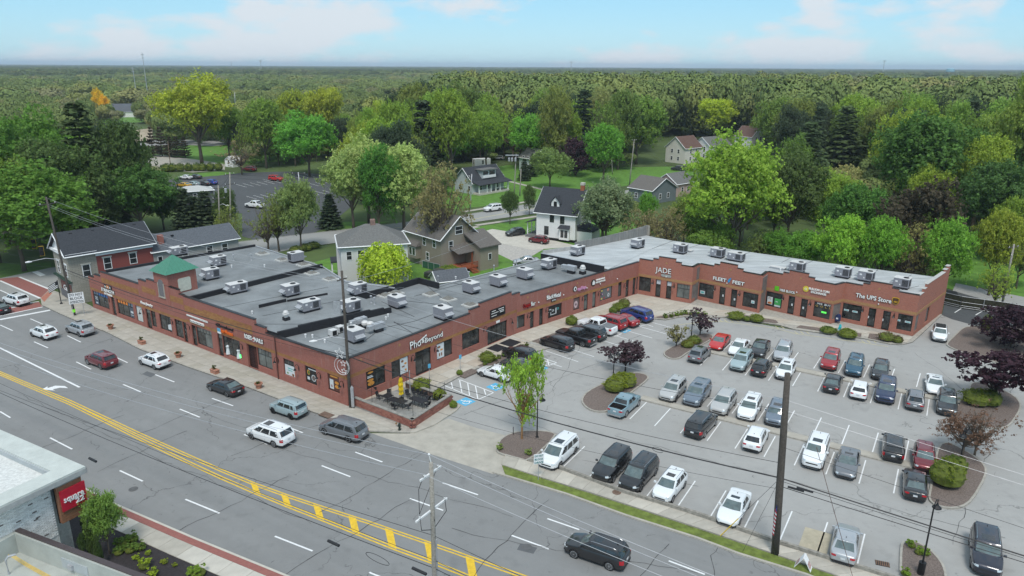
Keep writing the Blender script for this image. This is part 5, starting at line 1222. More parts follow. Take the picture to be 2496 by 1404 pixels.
def spruce(name,n=4200,tiers=15,m=None,seed=0,droop=.35,width=.5,leaf=.05):
 global rng; rng = np.random.default_rng(seed+500); P,Nn,T_ = [],[],[]
 for k in range(tiers):
  u = (k+rng.random()*.4)/tiers; z = .08+.9*u; R_ = width*(1-u)**.85*rng.uniform(.85,1.12)+.012; nb_ = int(9+10*(1-u)); per = int(n/tiers*(1.45-.9*u)/nb_)+2
  for j in range(nb_):
   a = 2*pi*(j/nb_)+rng.random()*.5; L_ = R_*rng.uniform(.75,1.12); t = rng.random(per)**.7
   x = np.cos(a)*L_*t; y = np.sin(a)*L_*t; sp = rng.normal(size=(per,2))*.022*(1.2-t)[:, None]
   zz = z-droop*L_*t**1.4*.55+.03*t**3+rng.normal(size=per)*.007
   P.append(np.stack([x+sp[:, 0],y+sp[:, 1],zz],1)); nn = np.stack([np.cos(a)*.4+rng.normal(size=per)*.4,np.sin(a)*.4+rng.normal(size=per)*.4,np.ones(per)],1); Nn.append(nn/np.linalg.norm(nn,axis=1)[:, None]); T_.append(.25+.5*t+rng.normal(size=per)*.12)
 P,Nn,T_ = np.concatenate(P),np.concatenate(Nn),np.concatenate(T_); return leaf_mesh(name,P,Nn,leaf,T_,m or LEAF)
def willow(name,seed=0,n=8000):
 global rng; rng = np.random.default_rng(seed+900); ns = 520; P,Nn,T_ = [],[],[]
 for _ in range(ns):
  d = rand_dirs(1,.7)[0]; p0 = np.array([d[0]*.36,d[1]*.36,.62+max(-.12,d[2])*.30])*rng.uniform(.72,1.02,1); L_ = rng.uniform(.1,.42); per = n//ns
  t = rng.random(per); P.append(np.stack([p0[0]+d[0]*.12*np.sqrt(t)+rng.normal(size=per)*.012,p0[1]+d[1]*.12*np.sqrt(t)+rng.normal(size=per)*.012,p0[2]-L_*t**1.3],1)); tn_ = rng.random()*.6
  nn = np.stack([d[0]+rng.normal(size=per)*.5,d[1]+rng.normal(size=per)*.5,.5+rng.normal(size=per)*.4],1); Nn.append(nn/np.linalg.norm(nn,axis=1)[:, None]); T_.append(tn_+.3*(1-t)+rng.normal(size=per)*.1)
 P = np.concatenate(P); P[:, 2] = np.maximum(P[:, 2],.05); return leaf_mesh(name,P,np.concatenate(Nn),.042,np.concatenate(T_),LEAF)
PROTO = {}
def proto(key,crown,trunk): PROTO[key] = (crown,trunk)
C = {}
for i in range(3):
 me,c = broadleaf('crown', 26000,85,.027,seed=i,low=.26); proto(f'round{i}', me,limb_mesh('trunk', c,.26))
for i in range(2):
 me,c = broadleaf('crown', 20000,75,.026,seed=10+i,low=.18,shape='oval'); proto(f'oval{i}', me,limb_mesh('trunk', c,.2))
for i in range(2):
 me,c = broadleaf('crown', 22000,80,.027,seed=20+i,low=.30,shape='spread'); proto(f'spread{i}', me,limb_mesh('trunk', c,.28,nl=18))
me,c = broadleaf('crown', 11000,60,.036,seed=30,low=.12,shape='pyramid'); proto('pyramid', me,limb_mesh('trunk', c,.15))
me,c = broadleaf('crown', 5200,70,.027,seed=40,low=.24,gap=.0,squash=.8); proto('airy', me,limb_mesh('trunk', c,.26,r0=.026,nl=46,twigs=5))
me,c = broadleaf('crown', 900,40,.03,seed=41,low=.18,gap=.1); proto('bare', me,limb_mesh('trunk', c,.2,r0=.02,nl=40,twigs=9))
me,c = broadleaf('crown', 12000,60,.036,seed=42,low=.08); proto('dense', me,limb_mesh('trunk', c,.15))
me,c = broadleaf('crown', 4200,40,.05,seed=43,low=.26,shape='spread'); proto('plum', me,limb_mesh('trunk', c,.24,m=m_barkd,r0=.03,nl=26,twigs=3))
me,c = broadleaf('crown', 2600,30,.05,seed=46,low=.22,shape='spread'); proto('plumsmall', me,limb_mesh('trunk', c,.22,m=m_barkd,r0=.03,nl=22,twigs=4))
me,c = broadleaf('crown', 6500,46,.032,seed=44,low=.16,shape='oval'); proto('street', me,limb_mesh('trunk', c,.22,m=m_barko,r0=.022,nl=30,twigs=4))
tm = MB(); tm.tube([(0,0,0),(0,0,.95)],[.022,.004],6); trk = tm.mesh('trunk', m_bark,True)
for i in range(3): proto(f'spruce{i}', spruce('crown', 4600,15,seed=i,droop=(.35,.6,.2)[i],width=(.20,.24,.17)[i]),trk)
proto('pine', spruce('crown', 4200,9,seed=7,droop=-.1,width=.30,leaf=.06),trk)
proto('willow', willow('crown'),limb_mesh('trunk', [(.15,.1,.7),(-.15,.1,.72),(0,-.18,.7),(.1,-.1,.75),(-.1,-.05,.8)],.25,r0=.025))
LB = 2.2
G_ = dict(mid=(.100,.160,.030),bright=(.145,.225,.030),lime=(.23,.30,.028),dark=(.058,.092,.026),deep=(.040,.062,.022),olive=(.115,.145,.035),pale=(.20,.26,.080),yel=(.185,.225,.024),gold=(.40,.29,.02),brown=(.15,.125,.06),dusty=(.115,.155,.075),purple=(.034,.019,.025),plumd=(.050,.032,.036),bronze=(.105,.065,.042),spruce=(.034,.052,.026),rust=(.040,.036,.022),blue=(.05,.075,.058),grayb=(.14,.12,.09))
WRAP = {}
def tree(kind,base,h,wid,col,label,group=None,rz=None,cat='tree', name=None,lean=0):
 """wid: crown width in metres"""
 crown,trunk = PROTO[kind]
 r = thing(name or ('spruce_tree' if 'spruce' in kind or kind == 'pine' else 'willow_tree' if kind == 'willow' else 'tree'),label,cat,(base[0],base[1],-.05),random.uniform(0,2*pi) if rz is None else rz,group)
 nw = {'spruce0': .40, 'spruce1': .48, 'spruce2': .34, 'pine': .6, 'willow': .9}.get(kind,1.08)
 sx = wid/(nw)
 c = link('crown', crown,r); c.scale = (sx,sx,h); t = link('trunk', trunk,r); t.scale = (min(sx,h*.9),min(sx,h*.9),h)
 k = G_[col] if isinstance(col,str) else col; j = random.uniform(.9,1.1)*LB; c.color = (k[0]*j*random.uniform(.95,1.06),k[1]*j*.96,k[2]*j,1)
 if lean: r.rotation_euler[1] = lean
 return r
def hero(kind,bx,by,ty,wpx,col,label,group=None,hz=0, **kw):
 b = at(bx,by,hz); h = height_at(b,ty)*1.0; dist = (Vector((b.x,b.y,h*.5))-Vector((0,0,CAM_H))).length
 return tree(kind,b,h,wpx*dist/CAM_F,col,label,group, **kw)
hero('street', 1272,1072,836,122,(.17,.26,.035), 'slender young street tree with orange-brown trunk in the near mulch island', rz=.3)
hero('plum', 1524,905,836,130, 'plumd', 'purple-leaved plum tree in the shrub island left of the parked rows', rz=1)
hero('plumsmall', 1706,818,762,92, 'plumd', 'smaller purple-leaved tree beside the twin lamp in the upper island')
hero('plumsmall', 1648,846,795,62,(.12,.115,.045), 'small bronze-green tree at the left tip of the upper island')
hero('dense', 2462,850,738,150, 'purple', 'large dark purple tree at the right edge, farther one')
hero('plum', 2418,985,855,190, 'purple', 'wide purple-leaved tree over the right-hand shrub island')
hero('airy', 2345,1112,1005,130, 'bronze', 'bronze-leaved half bare tree over the dark red car')
hero('bare', 2375,1110,975,150, 'bronze', 'thin bare-branched tree behind the lower right lamp')
hero('round1', 268,1352,1205,82,(.10,.17,.035), 'small green tree beside the red sign of the white building', name='tree')
hero('willow', 940,712,577,128, 'lime', 'lime green weeping tree behind the roof')
hero('oval0', 925,575,362,140,(.055,.13,.022), 'tall dark green oval tree in front of the pale trees')
hero('round0', 862,556,372,150, 'pale', 'pale green tree left of the dark oval tree'); hero('round2', 985,560,345,190, 'pale', 'pale green tree right behind the dark oval tree'); hero('round1', 900,545,350,190, 'pale', 'tallest of the pale green trees behind the dark oval one')
hero('airy', 1078,646,395,170,(.145,.135,.055), 'leaning olive tree with thick trunk in front of the tan house', rz=2.2)
hero('round1', 735,612,443,105,(.12,.16,.05), 'horse chestnut with pale blossom beside the grey-white house'); hero('bare', 655,612,480,120, 'olive', 'half bare olive tree left of the horse chestnut'); hero('airy', 680,612,470,90, 'olive', 'olive tree between half bare tree and horse chestnut')
hero('spruce0', 806,556,470,62, 'spruce', 'small dark spruce right of the horse chestnut')
for x,y,t,w,l in ((458,575,455,70, 'leftmost spruce of the dark group behind the slate roofs'),(482,570,475,60, 'second spruce of the dark group behind the slate roofs'),(507,572,462,75, 'tallest right-hand spruce of the dark group behind the slate roofs')): hero('spruce0', x,y,t,w, 'spruce', l, 'spruces behind the slate roofs')
hero('oval1', 552,575,450,70, 'dark', 'dark columnar tree beside the wooden poles'); hero('airy', 560,610,500,70, 'olive', 'thin olive tree below the wooden poles')
hero('round0', 350,580,405,190,(.048,.10,.022), 'dark round maple left of the spruces')
hero('round1', 60,660,420,300,(.075,.15,.024), 'bright-tipped big maple at the left edge'); hero('round2', 150,600,330,230, 'dark', 'dark large tree behind the bright maple'); hero('spruce1', 235,580,232,170, 'deep', 'tall dark shaggy spruce above the slate roof'); hero('round0', 315,570,300,150, 'dark', 'dark tree right of the shaggy spruce')
hero('round0', 20,600,290,220,(.06,.13,.022), 'dark green tree at the far left edge'); hero('round1', 110,560,290,200,(.07,.14,.022), 'broad green tree above the bright maple'); hero('oval1', 245,600,430,120, 'deep', 'deep green tree behind the stone gable'); hero('round2', 0,640,360,160,(.10,.16,.024), 'yellow-green tree at the left border'); hero('round2', 400,560,450,110,(.04,.085,.02), 'low dark tree right of the maple'); hero('round1', 70,590,400,180, 'dark', 'shaded tree between two bright maples')
hero('spread0', 492,398,190,195, 'yel', 'very large yellow-green tree above the far lot'); hero('round0', 560,386,262,95,(.12,.2,.03), 'fresh green tree right of the yellow-green giant')
hero('round2', 1340,458,358,108,(.11,.155,.045), 'horse chestnut full of pale blossom on the far lawn'); hero('dense', 1404,430,330,95, 'purple', 'dark copper beech behind the flowering chestnut')
hero('round0', 1243,546,466,56, 'dark', 'small round street tree beside the white driveway'); hero('oval0', 1290,524,452,44, 'dark', 'small tree right of the round one')
hero('airy', 1468,598,440,165, 'dusty', 'dusty green willow-like tree beside the white farmhouse'); hero('round1', 1475,600,450,140, 'dusty', 'grey-green tree right against the white farmhouse')
hero('round0', 1470,448,305,118,(.08,.19,.025), 'rounded fresh green tree near the tall wooden pole'); hero('round2', 1550,400,230,150, 'mid', 'broad tree behind the tall wooden pole')
hero('round1', 1778,640,352,250,(.145,.225,.03), 'largest fresh green tree behind the right wing'); hero('spread1', 1740,345,238,105, 'lime', 'yellow-green conical tree above the white houses'); hero('round1', 1915,600,380,170, 'dark', 'dark tree right of the largest fresh green tree')
hero('spruce1', 1958,470,290,130,(.05,.075,.03), 'wide spruce above the grey hipped roof'); hero('spruce1', 2045,430,250,120, 'deep', 'second wide spruce behind the grey hipped roof'); hero('round2', 2060,640,440,150,(.06,.13,.025), 'green tree in front of the grey hipped roof'); hero('airy', 2040,560,395,110,(.2,.19,.07), 'yellowish thin tree before the grey hipped roof')
hero('dense', 2215,680,430,200, 'rust', 'dark rusty brown shaggy tree behind the right wing'); hero('round0', 2230,560,285,260,(.055,.115,.024), 'great dark green tree right of the spruces'); hero('spread0', 2465,560,195,150,(.12,.16,.03), 'tall yellow-green elm at the right edge')
hero('round0', 2410,620,400,200,(.042,.085,.022), 'dark round tree at the right behind the lawn'); hero('round1', 2370,560,340,130,(.05,.10,.024), 'mid-dark tree above the right lawn')
hero('round2', 2050,700,520,130,(.12,.23,.026), 'bright tree just behind the middle of the right wing'); hero('round0', 2140,718,535,120,(.115,.23,.026), 'bright rounded tree behind the right wing roof edge'); hero('airy', 2200,716,545,130,(.15,.15,.05), 'olive loose tree behind the end gable'); hero('round1', 2285,725,545,120,(.12,.23,.03), 'bright green bushy tree right above the end gable'); hero('airy', 2420,755,640,80,(.2,.27,.04), 'thin yellow-green bush tree on the right lawn')
hero('round2', 1960,672,560,100,(.085,.18,.026), 'green tree behind the third gable'); hero('round1', 1890,655,565,90,(.08,.17,.026), 'green tree behind the second gable'); hero('airy', 1620,640,500,120,(.15,.14,.06), 'olive scrub tree behind the stained parapet'); hero('airy', 1560,620,505,110,(.15,.14,.065), 'brownish scrub tree left behind the stained parapet'); hero('round0', 1575,560,470,55,(.09,.2,.03), 'small round bright tree before the grey gable house'); hero('round1', 1665,600,480,80,(.13,.17,.04), 'yellowish tree right of the grey gable house'); hero('round0', 1695,632,515,110,(.09,.15,.03), 'green tree behind the first gable of the right wing'); hero('airy', 1850,650,560,100,(.11,.15,.04), 'loose green tree between the first and second gables'); hero('round1', 1745,640,545,90,(.10,.17,.03), 'bushy tree under the largest fresh green tree'); hero('round2', 1720,650,560,110, 'mid', 'low green tree behind the inner corner roof')
hero('round0', 1185,420,275,110,(.12,.2,.03), 'loose bright green tree behind the bungalow'); hero('round1', 1090,420,310,120,(.07,.16,.025), 'round green tree left of the bungalow'); hero('airy', 1015,400,300,90, 'yel', 'yellowish tree above the pale trees'); hero('round2', 1300,410,275,130,(.09,.2,.028), 'bright tree behind the flowering chestnut')
hero('spruce2', 1298,430,372,30, 'spruce', 'small spruce beside the flowering chestnut'); hero('spruce0', 1278,440,385,34, 'spruce', 'second small spruce beside the flowering chestnut')
for i,(x,w) in enumerate(((374,30),(396,34),(418,30),(434,34),(452,30))): hero('pine', x,380+i*1,305 if i < 2 else 330,w, 'rust', ['first', 'second', 'third', 'fourth', 'fifth'][i]+' of the bare-legged pines in a row beyond the far lot, from the left', 'bare-legged pines beyond the far lot')
hero('dense', 245,290,212,34, 'gold', 'golden yellow tree behind the white gabled house'); hero('dense', 690,320,258,34, 'gold', 'golden orange tree among the green ones'); hero('dense', 262,296,225,26, 'gold', 'second golden tree behind the white gabled house')
hero('bare', 590,425,330,130, 'brown', 'bare tangled tree beside the small white shed'); hero('round1', 755,430,285,150,(.085,.2,.028), 'bright green tree at the right end of the far lot'); hero('round0', 650,410,245,120,(.11,.18,.03), 'light green tree beyond the far lot'); hero('spread1', 800,380,210,110,(.17,.2,.025), 'yellowish tree beyond the far lot'); hero('round2', 720,370,215,120,(.16,.2,.025), 'yellow-green tree left of the yellowish one')
hero_pts = [(o.location.x,o.location.y) for o in list(COL.objects) if o.get('category') == 'tree']
windows_ = [(1105,392,1325,560,215),(840,505,1340,700,170),(405,404,850,560,270),(354,352,560,402,330),(236,238,348,300,500),(1560,330,1880,430,300),(1560,430,1700,500,230),(1970,365,2100,400,260),(300,305,372,355,380),(1330,415,1600,470,215),(2290,600,2440,700,120),(2075,465,2110,490,200)]
def blocked(x,y,h,w):
 b = proj((x,y,0)); t = proj((x,y,h)); dist = hypot(x,y); hw_ = w/2*CAM_F/dist
 if b[0] < -200 or b[0] > 2700: return True
 for x0,y0,x1,y1,dd in windows_:
  if dist < dd and b[0]+hw_*.8 > x0 and b[0]-hw_*.8 < x1 and t[1] < y1 and b[1] > y0: return True
  if x0 < b[0] < x1 and y0+6 < b[1] < y1: return True
 return False
cand = []
R2 = random.Random(5)
gridc = {}
for i in range(16000):
 dist = R2.uniform(112,620); a = R2.uniform(-.66,.66); x,y = dist*sin(a),dist*cos(a)
 if R2.random() > max(.45,dist/620): continue
 gx_,gy_ = int(x//9),int(y//9)
 if any((x-p)**2+(y-q)**2 < (7.2 if dist < 300 else 8.5)**2 for ix in (-1,0,1) for iy in (-1,0,1) for p,q in gridc.get((gx_+ix,gy_+iy),())) or any((x-p)**2+(y-q)**2 < 60 for p,q in hero_pts): continue
 pb = proj((x,y,0))
 br_ = pb[0] > 1590 and (x-38)*.515+(y-118)*.857 > 7
 if y < 150 and pb[0] > 700 and not br_: continue
 if pb[1] > 560 and not br_: continue
 side_l = x < -60
 h = R2.uniform(11,17) if side_l else R2.uniform(15,23)
 if dist > 210 and x > -40: h = R2.uniform(19,28)+(3 if dist > 330 else 0)
 w = h*R2.uniform(.55,.78)
 if br_ and dist < 170: h = R2.uniform(9,15); w = h*R2.uniform(.6,.9)
 if blocked(x,y,h,w): continue
 cand.append((x,y,h,w,dist)); gridc.setdefault((gx_,gy_),[]).append((x,y))
cand.sort(key=lambda c: c[4])
n_ind = 300-len(hero_pts)
kinds = ['round0', 'round1', 'round2', 'oval0', 'oval1', 'spread0', 'spread1', 'round0', 'round2', 'airy']
cols = ['mid', (.125,.185,.03),(.13,.20,.03), 'bright', (.07,.11,.026),(.09,.145,.028), 'olive', (.17,.22,.03),(.15,.20,.04),(.08,.125,.03),(.13,.15,.05),(.12,.19,.035)]
cname = {0: 'mid green', 1: 'mid green', 2: 'fresh green', 3: 'bright green', 4: 'dark green', 5: 'deep green', 6: 'olive green', 7: 'yellow-green', 8: 'pale green', 9: 'dull green', 10: 'brownish', 11: 'grass green'}
shp = {'round0': 'round-crowned', 'round1': 'broad', 'round2': 'full-crowned', 'oval0': 'upright', 'oval1': 'oval', 'spread0': 'spreading', 'spread1': 'fan-shaped', 'airy': 'thin-leaved', 'spruce0': 'pointed', 'spruce1': 'shaggy'}
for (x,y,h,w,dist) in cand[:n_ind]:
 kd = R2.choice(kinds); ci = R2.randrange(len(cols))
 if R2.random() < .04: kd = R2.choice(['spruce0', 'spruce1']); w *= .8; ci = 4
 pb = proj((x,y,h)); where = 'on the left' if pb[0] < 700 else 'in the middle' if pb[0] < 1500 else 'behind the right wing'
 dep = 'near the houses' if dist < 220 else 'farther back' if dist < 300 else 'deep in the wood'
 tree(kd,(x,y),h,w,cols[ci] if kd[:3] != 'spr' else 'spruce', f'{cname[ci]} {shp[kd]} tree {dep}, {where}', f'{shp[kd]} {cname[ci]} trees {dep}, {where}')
def far_proto(name,seed,nd=9,per=260,leaf=.07):
 """distant crown: a few merged domes of outward-facing leaf clumps, height 1, radius about .5"""
 global rng; rng = np.random.default_rng(seed); P_,N_,T_ = [],[],[]
 for k in range(nd):
  a = 2*pi*k/max(1,nd-1)+rng.uniform(-.4,.4); q = .26*(k > 0)*rng.uniform(.6,1.2); r = rng.uniform(.17,.29); z = .74-.9*q*q+rng.uniform(-.06,.05); d = rand_dirs(per,.35)
  P_.append(np.stack([q*cos(a)+d[:, 0]*r,q*sin(a)+d[:, 1]*r,z+d[:, 2]*r*.95],1)); n = d+rng.normal(size=d.shape)*.28; N_.append(n/np.linalg.norm(n,axis=1)[:, None]); T_.append(np.full(per,rng.uniform(.25,.75))+rng.normal(size=per)*.14)
 d = rand_dirs(160,-.3); P_.append(np.stack([d[:, 0]*.34,d[:, 1]*.34,.42+d[:, 2]*.3],1)); N_.append(d); T_.append(np.full(160,.2))
 return bpy.data.objects.new(name,leaf_mesh(name,np.concatenate(P_),np.concatenate(N_),leaf,np.concatenate(T_),LEAFFAR))
pc = bpy.data.collections.new('far_tree_shapes')
for i in range(5): pc.objects.link(far_proto('far_tree', 60+i,(9,7,11,8,10)[i]))
pc2 = bpy.data.collections.new('far_clump_shapes')
for i in range(4):
 gr = np.random.default_rng(70+i); rng = np.random.default_rng(80+i); P_,N_,T_ = [],[],[]
 for k in range(20):
  cx,cy = gr.uniform(-.47,.47,2); r = gr.uniform(.055,.125); hh = gr.uniform(.6,1.0); n = 170; d = rand_dirs(n,.7)
  P_.append(np.stack([cx+d[:, 0]*r,cy+d[:, 1]*r,hh-.35+d[:, 2]*.35],1)); nn_ = d+rng.normal(size=d.shape)*.2; N_.append(nn_/np.linalg.norm(nn_,axis=1)[:, None]); T_.append(np.full(n,gr.uniform(0,1))+gr.normal(size=n)*.1)
 pc2.objects.link(bpy.data.objects.new('far_clump', leaf_mesh('far_clump', np.concatenate(P_),np.concatenate(N_),.045,np.concatenate(T_),LEAFFAR)))
def scatter(name,pts,coll,seed):
 me = bpy.data.meshes.new(name); me.vertices.add(len(pts)); me.vertices.foreach_set('co', np.array([p[:3] for p in pts],dtype=np.float32).ravel())
 a = me.attributes.new('sc', 'FLOAT_VECTOR', 'POINT'); a.data.foreach_set('vector', np.array([p[3:6] for p in pts],dtype=np.float32).ravel())
 a = me.attributes.new('rz', 'FLOAT', 'POINT'); a.data.foreach_set('value', np.array([p[6] for p in pts],dtype=np.float32)); me.update()
 o = bpy.data.objects.new(name,me); COL.objects.link(o); o['kind'] = 'stuff'
 ng = bpy.data.node_groups.new(name, 'GeometryNodeTree'); ng.interface.new_socket('Geometry', in_out='INPUT', socket_type='NodeSocketGeometry'); ng.interface.new_socket('Geometry', in_out='OUTPUT', socket_type='NodeSocketGeometry')
 N,L = ng.nodes,ng.links; gi,go = N.new('NodeGroupInput'),N.new('NodeGroupOutput'); ci = N.new('GeometryNodeCollectionInfo'); ci.inputs['Collection'].default_value = coll; ci.inputs['Separate Children'].default_value = True; ci.inputs['Reset Children'].default_value = True
 ip = N.new('GeometryNodeInstanceOnPoints'); ip.inputs['Pick Instance'].default_value = True; ri = N.new('FunctionNodeRandomValue'); ri.data_type = 'INT'; ri.inputs[4].default_value = 0; ri.inputs[5].default_value = len(coll.objects)-1; ri.inputs['Seed'].default_value = seed
 s_ = N.new('GeometryNodeInputNamedAttribute'); s_.data_type = 'FLOAT_VECTOR'; s_.inputs['Name'].default_value = 'sc'; r_ = N.new('GeometryNodeInputNamedAttribute'); r_.data_type = 'FLOAT'; r_.inputs['Name'].default_value = 'rz'
 cx = N.new('ShaderNodeCombineXYZ'); L.new(r_.outputs['Attribute'],cx.inputs[2])
 L.new(gi.outputs[0],ip.inputs['Points']); L.new(ci.outputs[0],ip.inputs['Instance']); L.new(ri.outputs[2],ip.inputs['Instance Index']); L.new(cx.outputs[0],ip.inputs['Rotation']); L.new(s_.outputs['Attribute'],ip.inputs['Scale']); L.new(ip.outputs[0],go.inputs[0])
 md = o.modifiers.new('scatter', 'NODES'); md.node_group = ng; return o
pts = [(x,y,-.05,w/1.02,w/1.02,h,R2.uniform(0,6.28)) for x,y,h,w,d in cand[n_ind:]]
for i in range(10500):
 dist = 600+1500*sqrt(R2.random()); dist = R2.uniform(590,1900); a = R2.uniform(-.68,.68)
 if R2.random() > dist/1900+.15: continue
 sm = .84+.20*sin(dist*.013*(1+.3*a)+a*31)*cos(a*17+dist*.007); h = R2.uniform(12,24)*sm*(1.0 if a > -.1 else .85); w = min(30,h*R2.uniform(.7,1.7)); x,y = dist*sin(a),dist*cos(a); pts.append((x,y,-.05,w,w,h,R2.uniform(0,6.28)))
for i in range(2200):       # undergrowth and lower trees that close the gaps between the crowns
 dist = R2.uniform(150,520); a = R2.uniform(-.66,.66); x,y = dist*sin(a),dist*cos(a); h = R2.uniform(4,9); w = h*R2.uniform(.9,1.3); pb = proj((x,y,0))
 if pb[1] > 540 or blocked(x,y,h,w): continue
 pts.append((x,y,-.05,w,w,h,R2.uniform(0,6.28)))
o = scatter('far_wood', pts,pc,3); o['label'] = 'mass of green trees beyond the houses reaching towards the horizon'
pts = []
for i in range(9000):
 dist = 1700*(7.2**R2.random()); a = R2.uniform(-.69,.69); s_ = 95*(dist/1700)**.55; h = R2.uniform(13,24); pts.append((dist*sin(a),dist*cos(a),-.05,s_,s_,h,R2.uniform(0,6.28)))
o = scatter('horizon_wood', pts,pc2,4); o['label'] = 'continuous tree cover fading to the flat horizon'
# ================================================================== HOUSES
def house(name,label,p0,ang,L,W,eave,ridge,style,wallm,roofm,wins=(),over=.35,trim=None,found=None,cat='house', glass=None):
 """local frame: x along ang for L metres, y to its left for W metres; style gx / gy = ridge along x / y, or hip"""
 trim = trim or m_wht; R = thing(name,label,cat,(p0[0],p0[1],-.03),radians(ang)); mb = MB()
 for a,b in (((0,0),(L,0)),((L,0),(L,W)),((L,W),(0,W)),((0,W),(0,0))):
  e = hypot(b[0]-a[0],b[1]-a[1]); mb.poly([(*a,0),(*b,0),(*b,eave),(*a,eave)],0,[(0,0),(e,0),(e,eave),(0,eave)])
 if style == 'gx':
  for x in (0,L): q = [(x,0,eave),(x,W,eave),(x,W/2,ridge)]; mb.poly(q if x else q[::-1],0,[(0,eave),(W,eave),(W/2,ridge)])
 if style == 'gy':
  for y in (0,W): mb.poly([(0,y,eave),(L,y,eave),(L/2,y,ridge)],0,[(0,eave),(L,eave),(L/2,ridge)])
 if style == 'flat': mb.poly([(0,0,eave),(L,0,eave),(L,W,eave),(0,W,eave)])
 wall = mb.build('wall', wallm,R)
 if found: mb = MB(); mb.prism([(-.03,-.03),(L+.03,-.03),(L+.03,W+.03),(-.03,W+.03)],0,.55); mb.build('foundation', found,R)
 rm = MB(); o = over; t = .16
 def slab(q):
  q = [Vector(v) for v in q]; up = Vector((0,0,t)); n = len(q); rm.poly([v+up for v in q]); rm.poly(q[::-1])
  for k in range(n): rm.poly([q[k],q[(k+1) % n],q[(k+1) % n]+up,q[k]+up])
 if style == 'gx':
  s = (ridge-eave)/(W/2); slab([(-o,-o,eave-s*o),(L+o,-o,eave-s*o),(L+o,W/2,ridge),(-o,W/2,ridge)]); slab([(L+o,W+o,eave-s*o),(-o,W+o,eave-s*o),(-o,W/2,ridge),(L+o,W/2,ridge)])
  edges = [((-o,-o,eave-s*o),(L+o,-o,eave-s*o)),((-o,W+o,eave-s*o),(L+o,W+o,eave-s*o)),((-o,-o,eave-s*o),(-o,W/2,ridge)),((-o,W+o,eave-s*o),(-o,W/2,ridge)),((L+o,-o,eave-s*o),(L+o,W/2,ridge)),((L+o,W+o,eave-s*o),(L+o,W/2,ridge))]
 elif style == 'gy':
  s = (ridge-eave)/(L/2); slab([(-o,W+o,eave-s*o),(-o,-o,eave-s*o),(L/2,-o,ridge),(L/2,W+o,ridge)]); slab([(L+o,-o,eave-s*o),(L+o,W+o,eave-s*o),(L/2,W+o,ridge),(L/2,-o,ridge)])
  edges = [((-o,-o,eave-s*o),(-o,W+o,eave-s*o)),((L+o,-o,eave-s*o),(L+o,W+o,eave-s*o)),((-o,-o,eave-s*o),(L/2,-o,ridge)),((L+o,-o,eave-s*o),(L/2,-o,ridge)),((-o,W+o,eave-s*o),(L/2,W+o,ridge)),((L+o,W+o,eave-s*o),(L/2,W+o,ridge))]
 elif style == 'hip':
  m_ = min(L,W)/2; a,b = ((m_,W/2),(L-m_,W/2)) if L >= W else ((L/2,m_),(L/2,W-m_)); z = eave-.12
  c = [(-o,-o,z),(L+o,-o,z),(L+o,W+o,z),(-o,W+o,z)]; A,B = (*a,ridge),(*b,ridge)
  if L >= W: fs = [(c[0],c[1],B,A),(c[1],c[2],B),(c[2],c[3],A,B),(c[3],c[0],A)]
  else: fs = [(c[0],c[1],A),(c[1],c[2],B,A),(c[2],c[3],B),(c[3],c[0],A,B)]
  for f in fs: rm.poly(f)
  rm.poly(c[::-1]); edges = [(c[k],c[(k+1) % 4]) for k in range(4)]
 else: edges = []
 roof = None
 if rm.f: roof = rm.build('roof', roofm,R)
 tb = MB()
 for p,q in edges: tb.tube([Vector(p)+Vector((0,0,.04)),Vector(q)+Vector((0,0,.04))],.10,4)
 if tb.f: tb.build('fascia', trim,R)
 for (sd_,s,z,w,h, *r) in wins:
  fx = {'f': ((0,0),(1,0),(0,-1)), 'b': ((L,W),(-1,0),(0,1)), 'l': ((0,W),(0,-1),(-1,0)), 'r': ((L,0),(0,1),(1,0))}[sd_]
  o0,dx,nn = Vector((*fx[0],0)),Vector((*fx[1],0)),Vector((*fx[2],0)); p = o0+dx*(s-w/2)+Vector((0,0,z)); fm = MB(); f = .09
  for (u0,u1,v0,v1) in ((-f,0,-f,h+f),(w,w+f,-f,h+f),(0,w,-f,0),(0,w,h,h+f),(0,w,h*.5-.025,h*.5+.025)): fm.obox(p+dx*u0+Vector((0,0,v0))-nn*.03,dx*(u1-u0),nn*.09,(0,0,v1-v0))
  wd = fm.build('window', trim if not r else r[0],R)
  for v0,v1 in ((0,h*.5-.025),(h*.5+.025,h)): g_ = MB(); g_.obox(p+Vector((0,0,v0))-nn*.02,dx*w,nn*.045,(0,0,v1-v0)); g_.build('pane', glass or m_housegl,wd)
 return R
def local_box(R,name,m,o,s,mb=None): mb = MB(); mb.obox(o,(s[0],0,0),(0,s[1],0),(0,0,s[2])); return mb.build(name,m,R)
def siding(name,c,h=.13):
 m,nt,N,L,b = _nodes(name); setc(b,c,.65,0,.3); uv = N.new('ShaderNodeTexCoord'); sx = N.new('ShaderNodeSeparateXYZ'); L.new(uv.outputs['Object'],sx.inputs[0])
 fr = mnode(N,L, 'FRACT', mnode(N,L, 'DIVIDE', sx.outputs[2],h)); ln = ramp(N,L,fr,.0,.16,(1,1,1),(0,0,0)); n = noise(N,L,uv.outputs['Object'],.7,5)
 cc = mixc(N,L,ramp(N,L,n,.35,.7,(0,0,0),(.4,)*3),c,tuple(x*.86 for x in c)); cc = mixc(N,L,mnode(N,L, 'MULTIPLY', ln,.45),cc,tuple(x*.5 for x in c)); L.new(cc,b.inputs['Base Color'])
 bp = N.new('ShaderNodeBump'); bp.inputs['Strength'].default_value = .5; bp.inputs['Distance'].default_value = .02; L.new(fr,bp.inputs['Height']); L.new(bp.outputs[0],b.inputs['Normal']); MATS[name] = m; return m
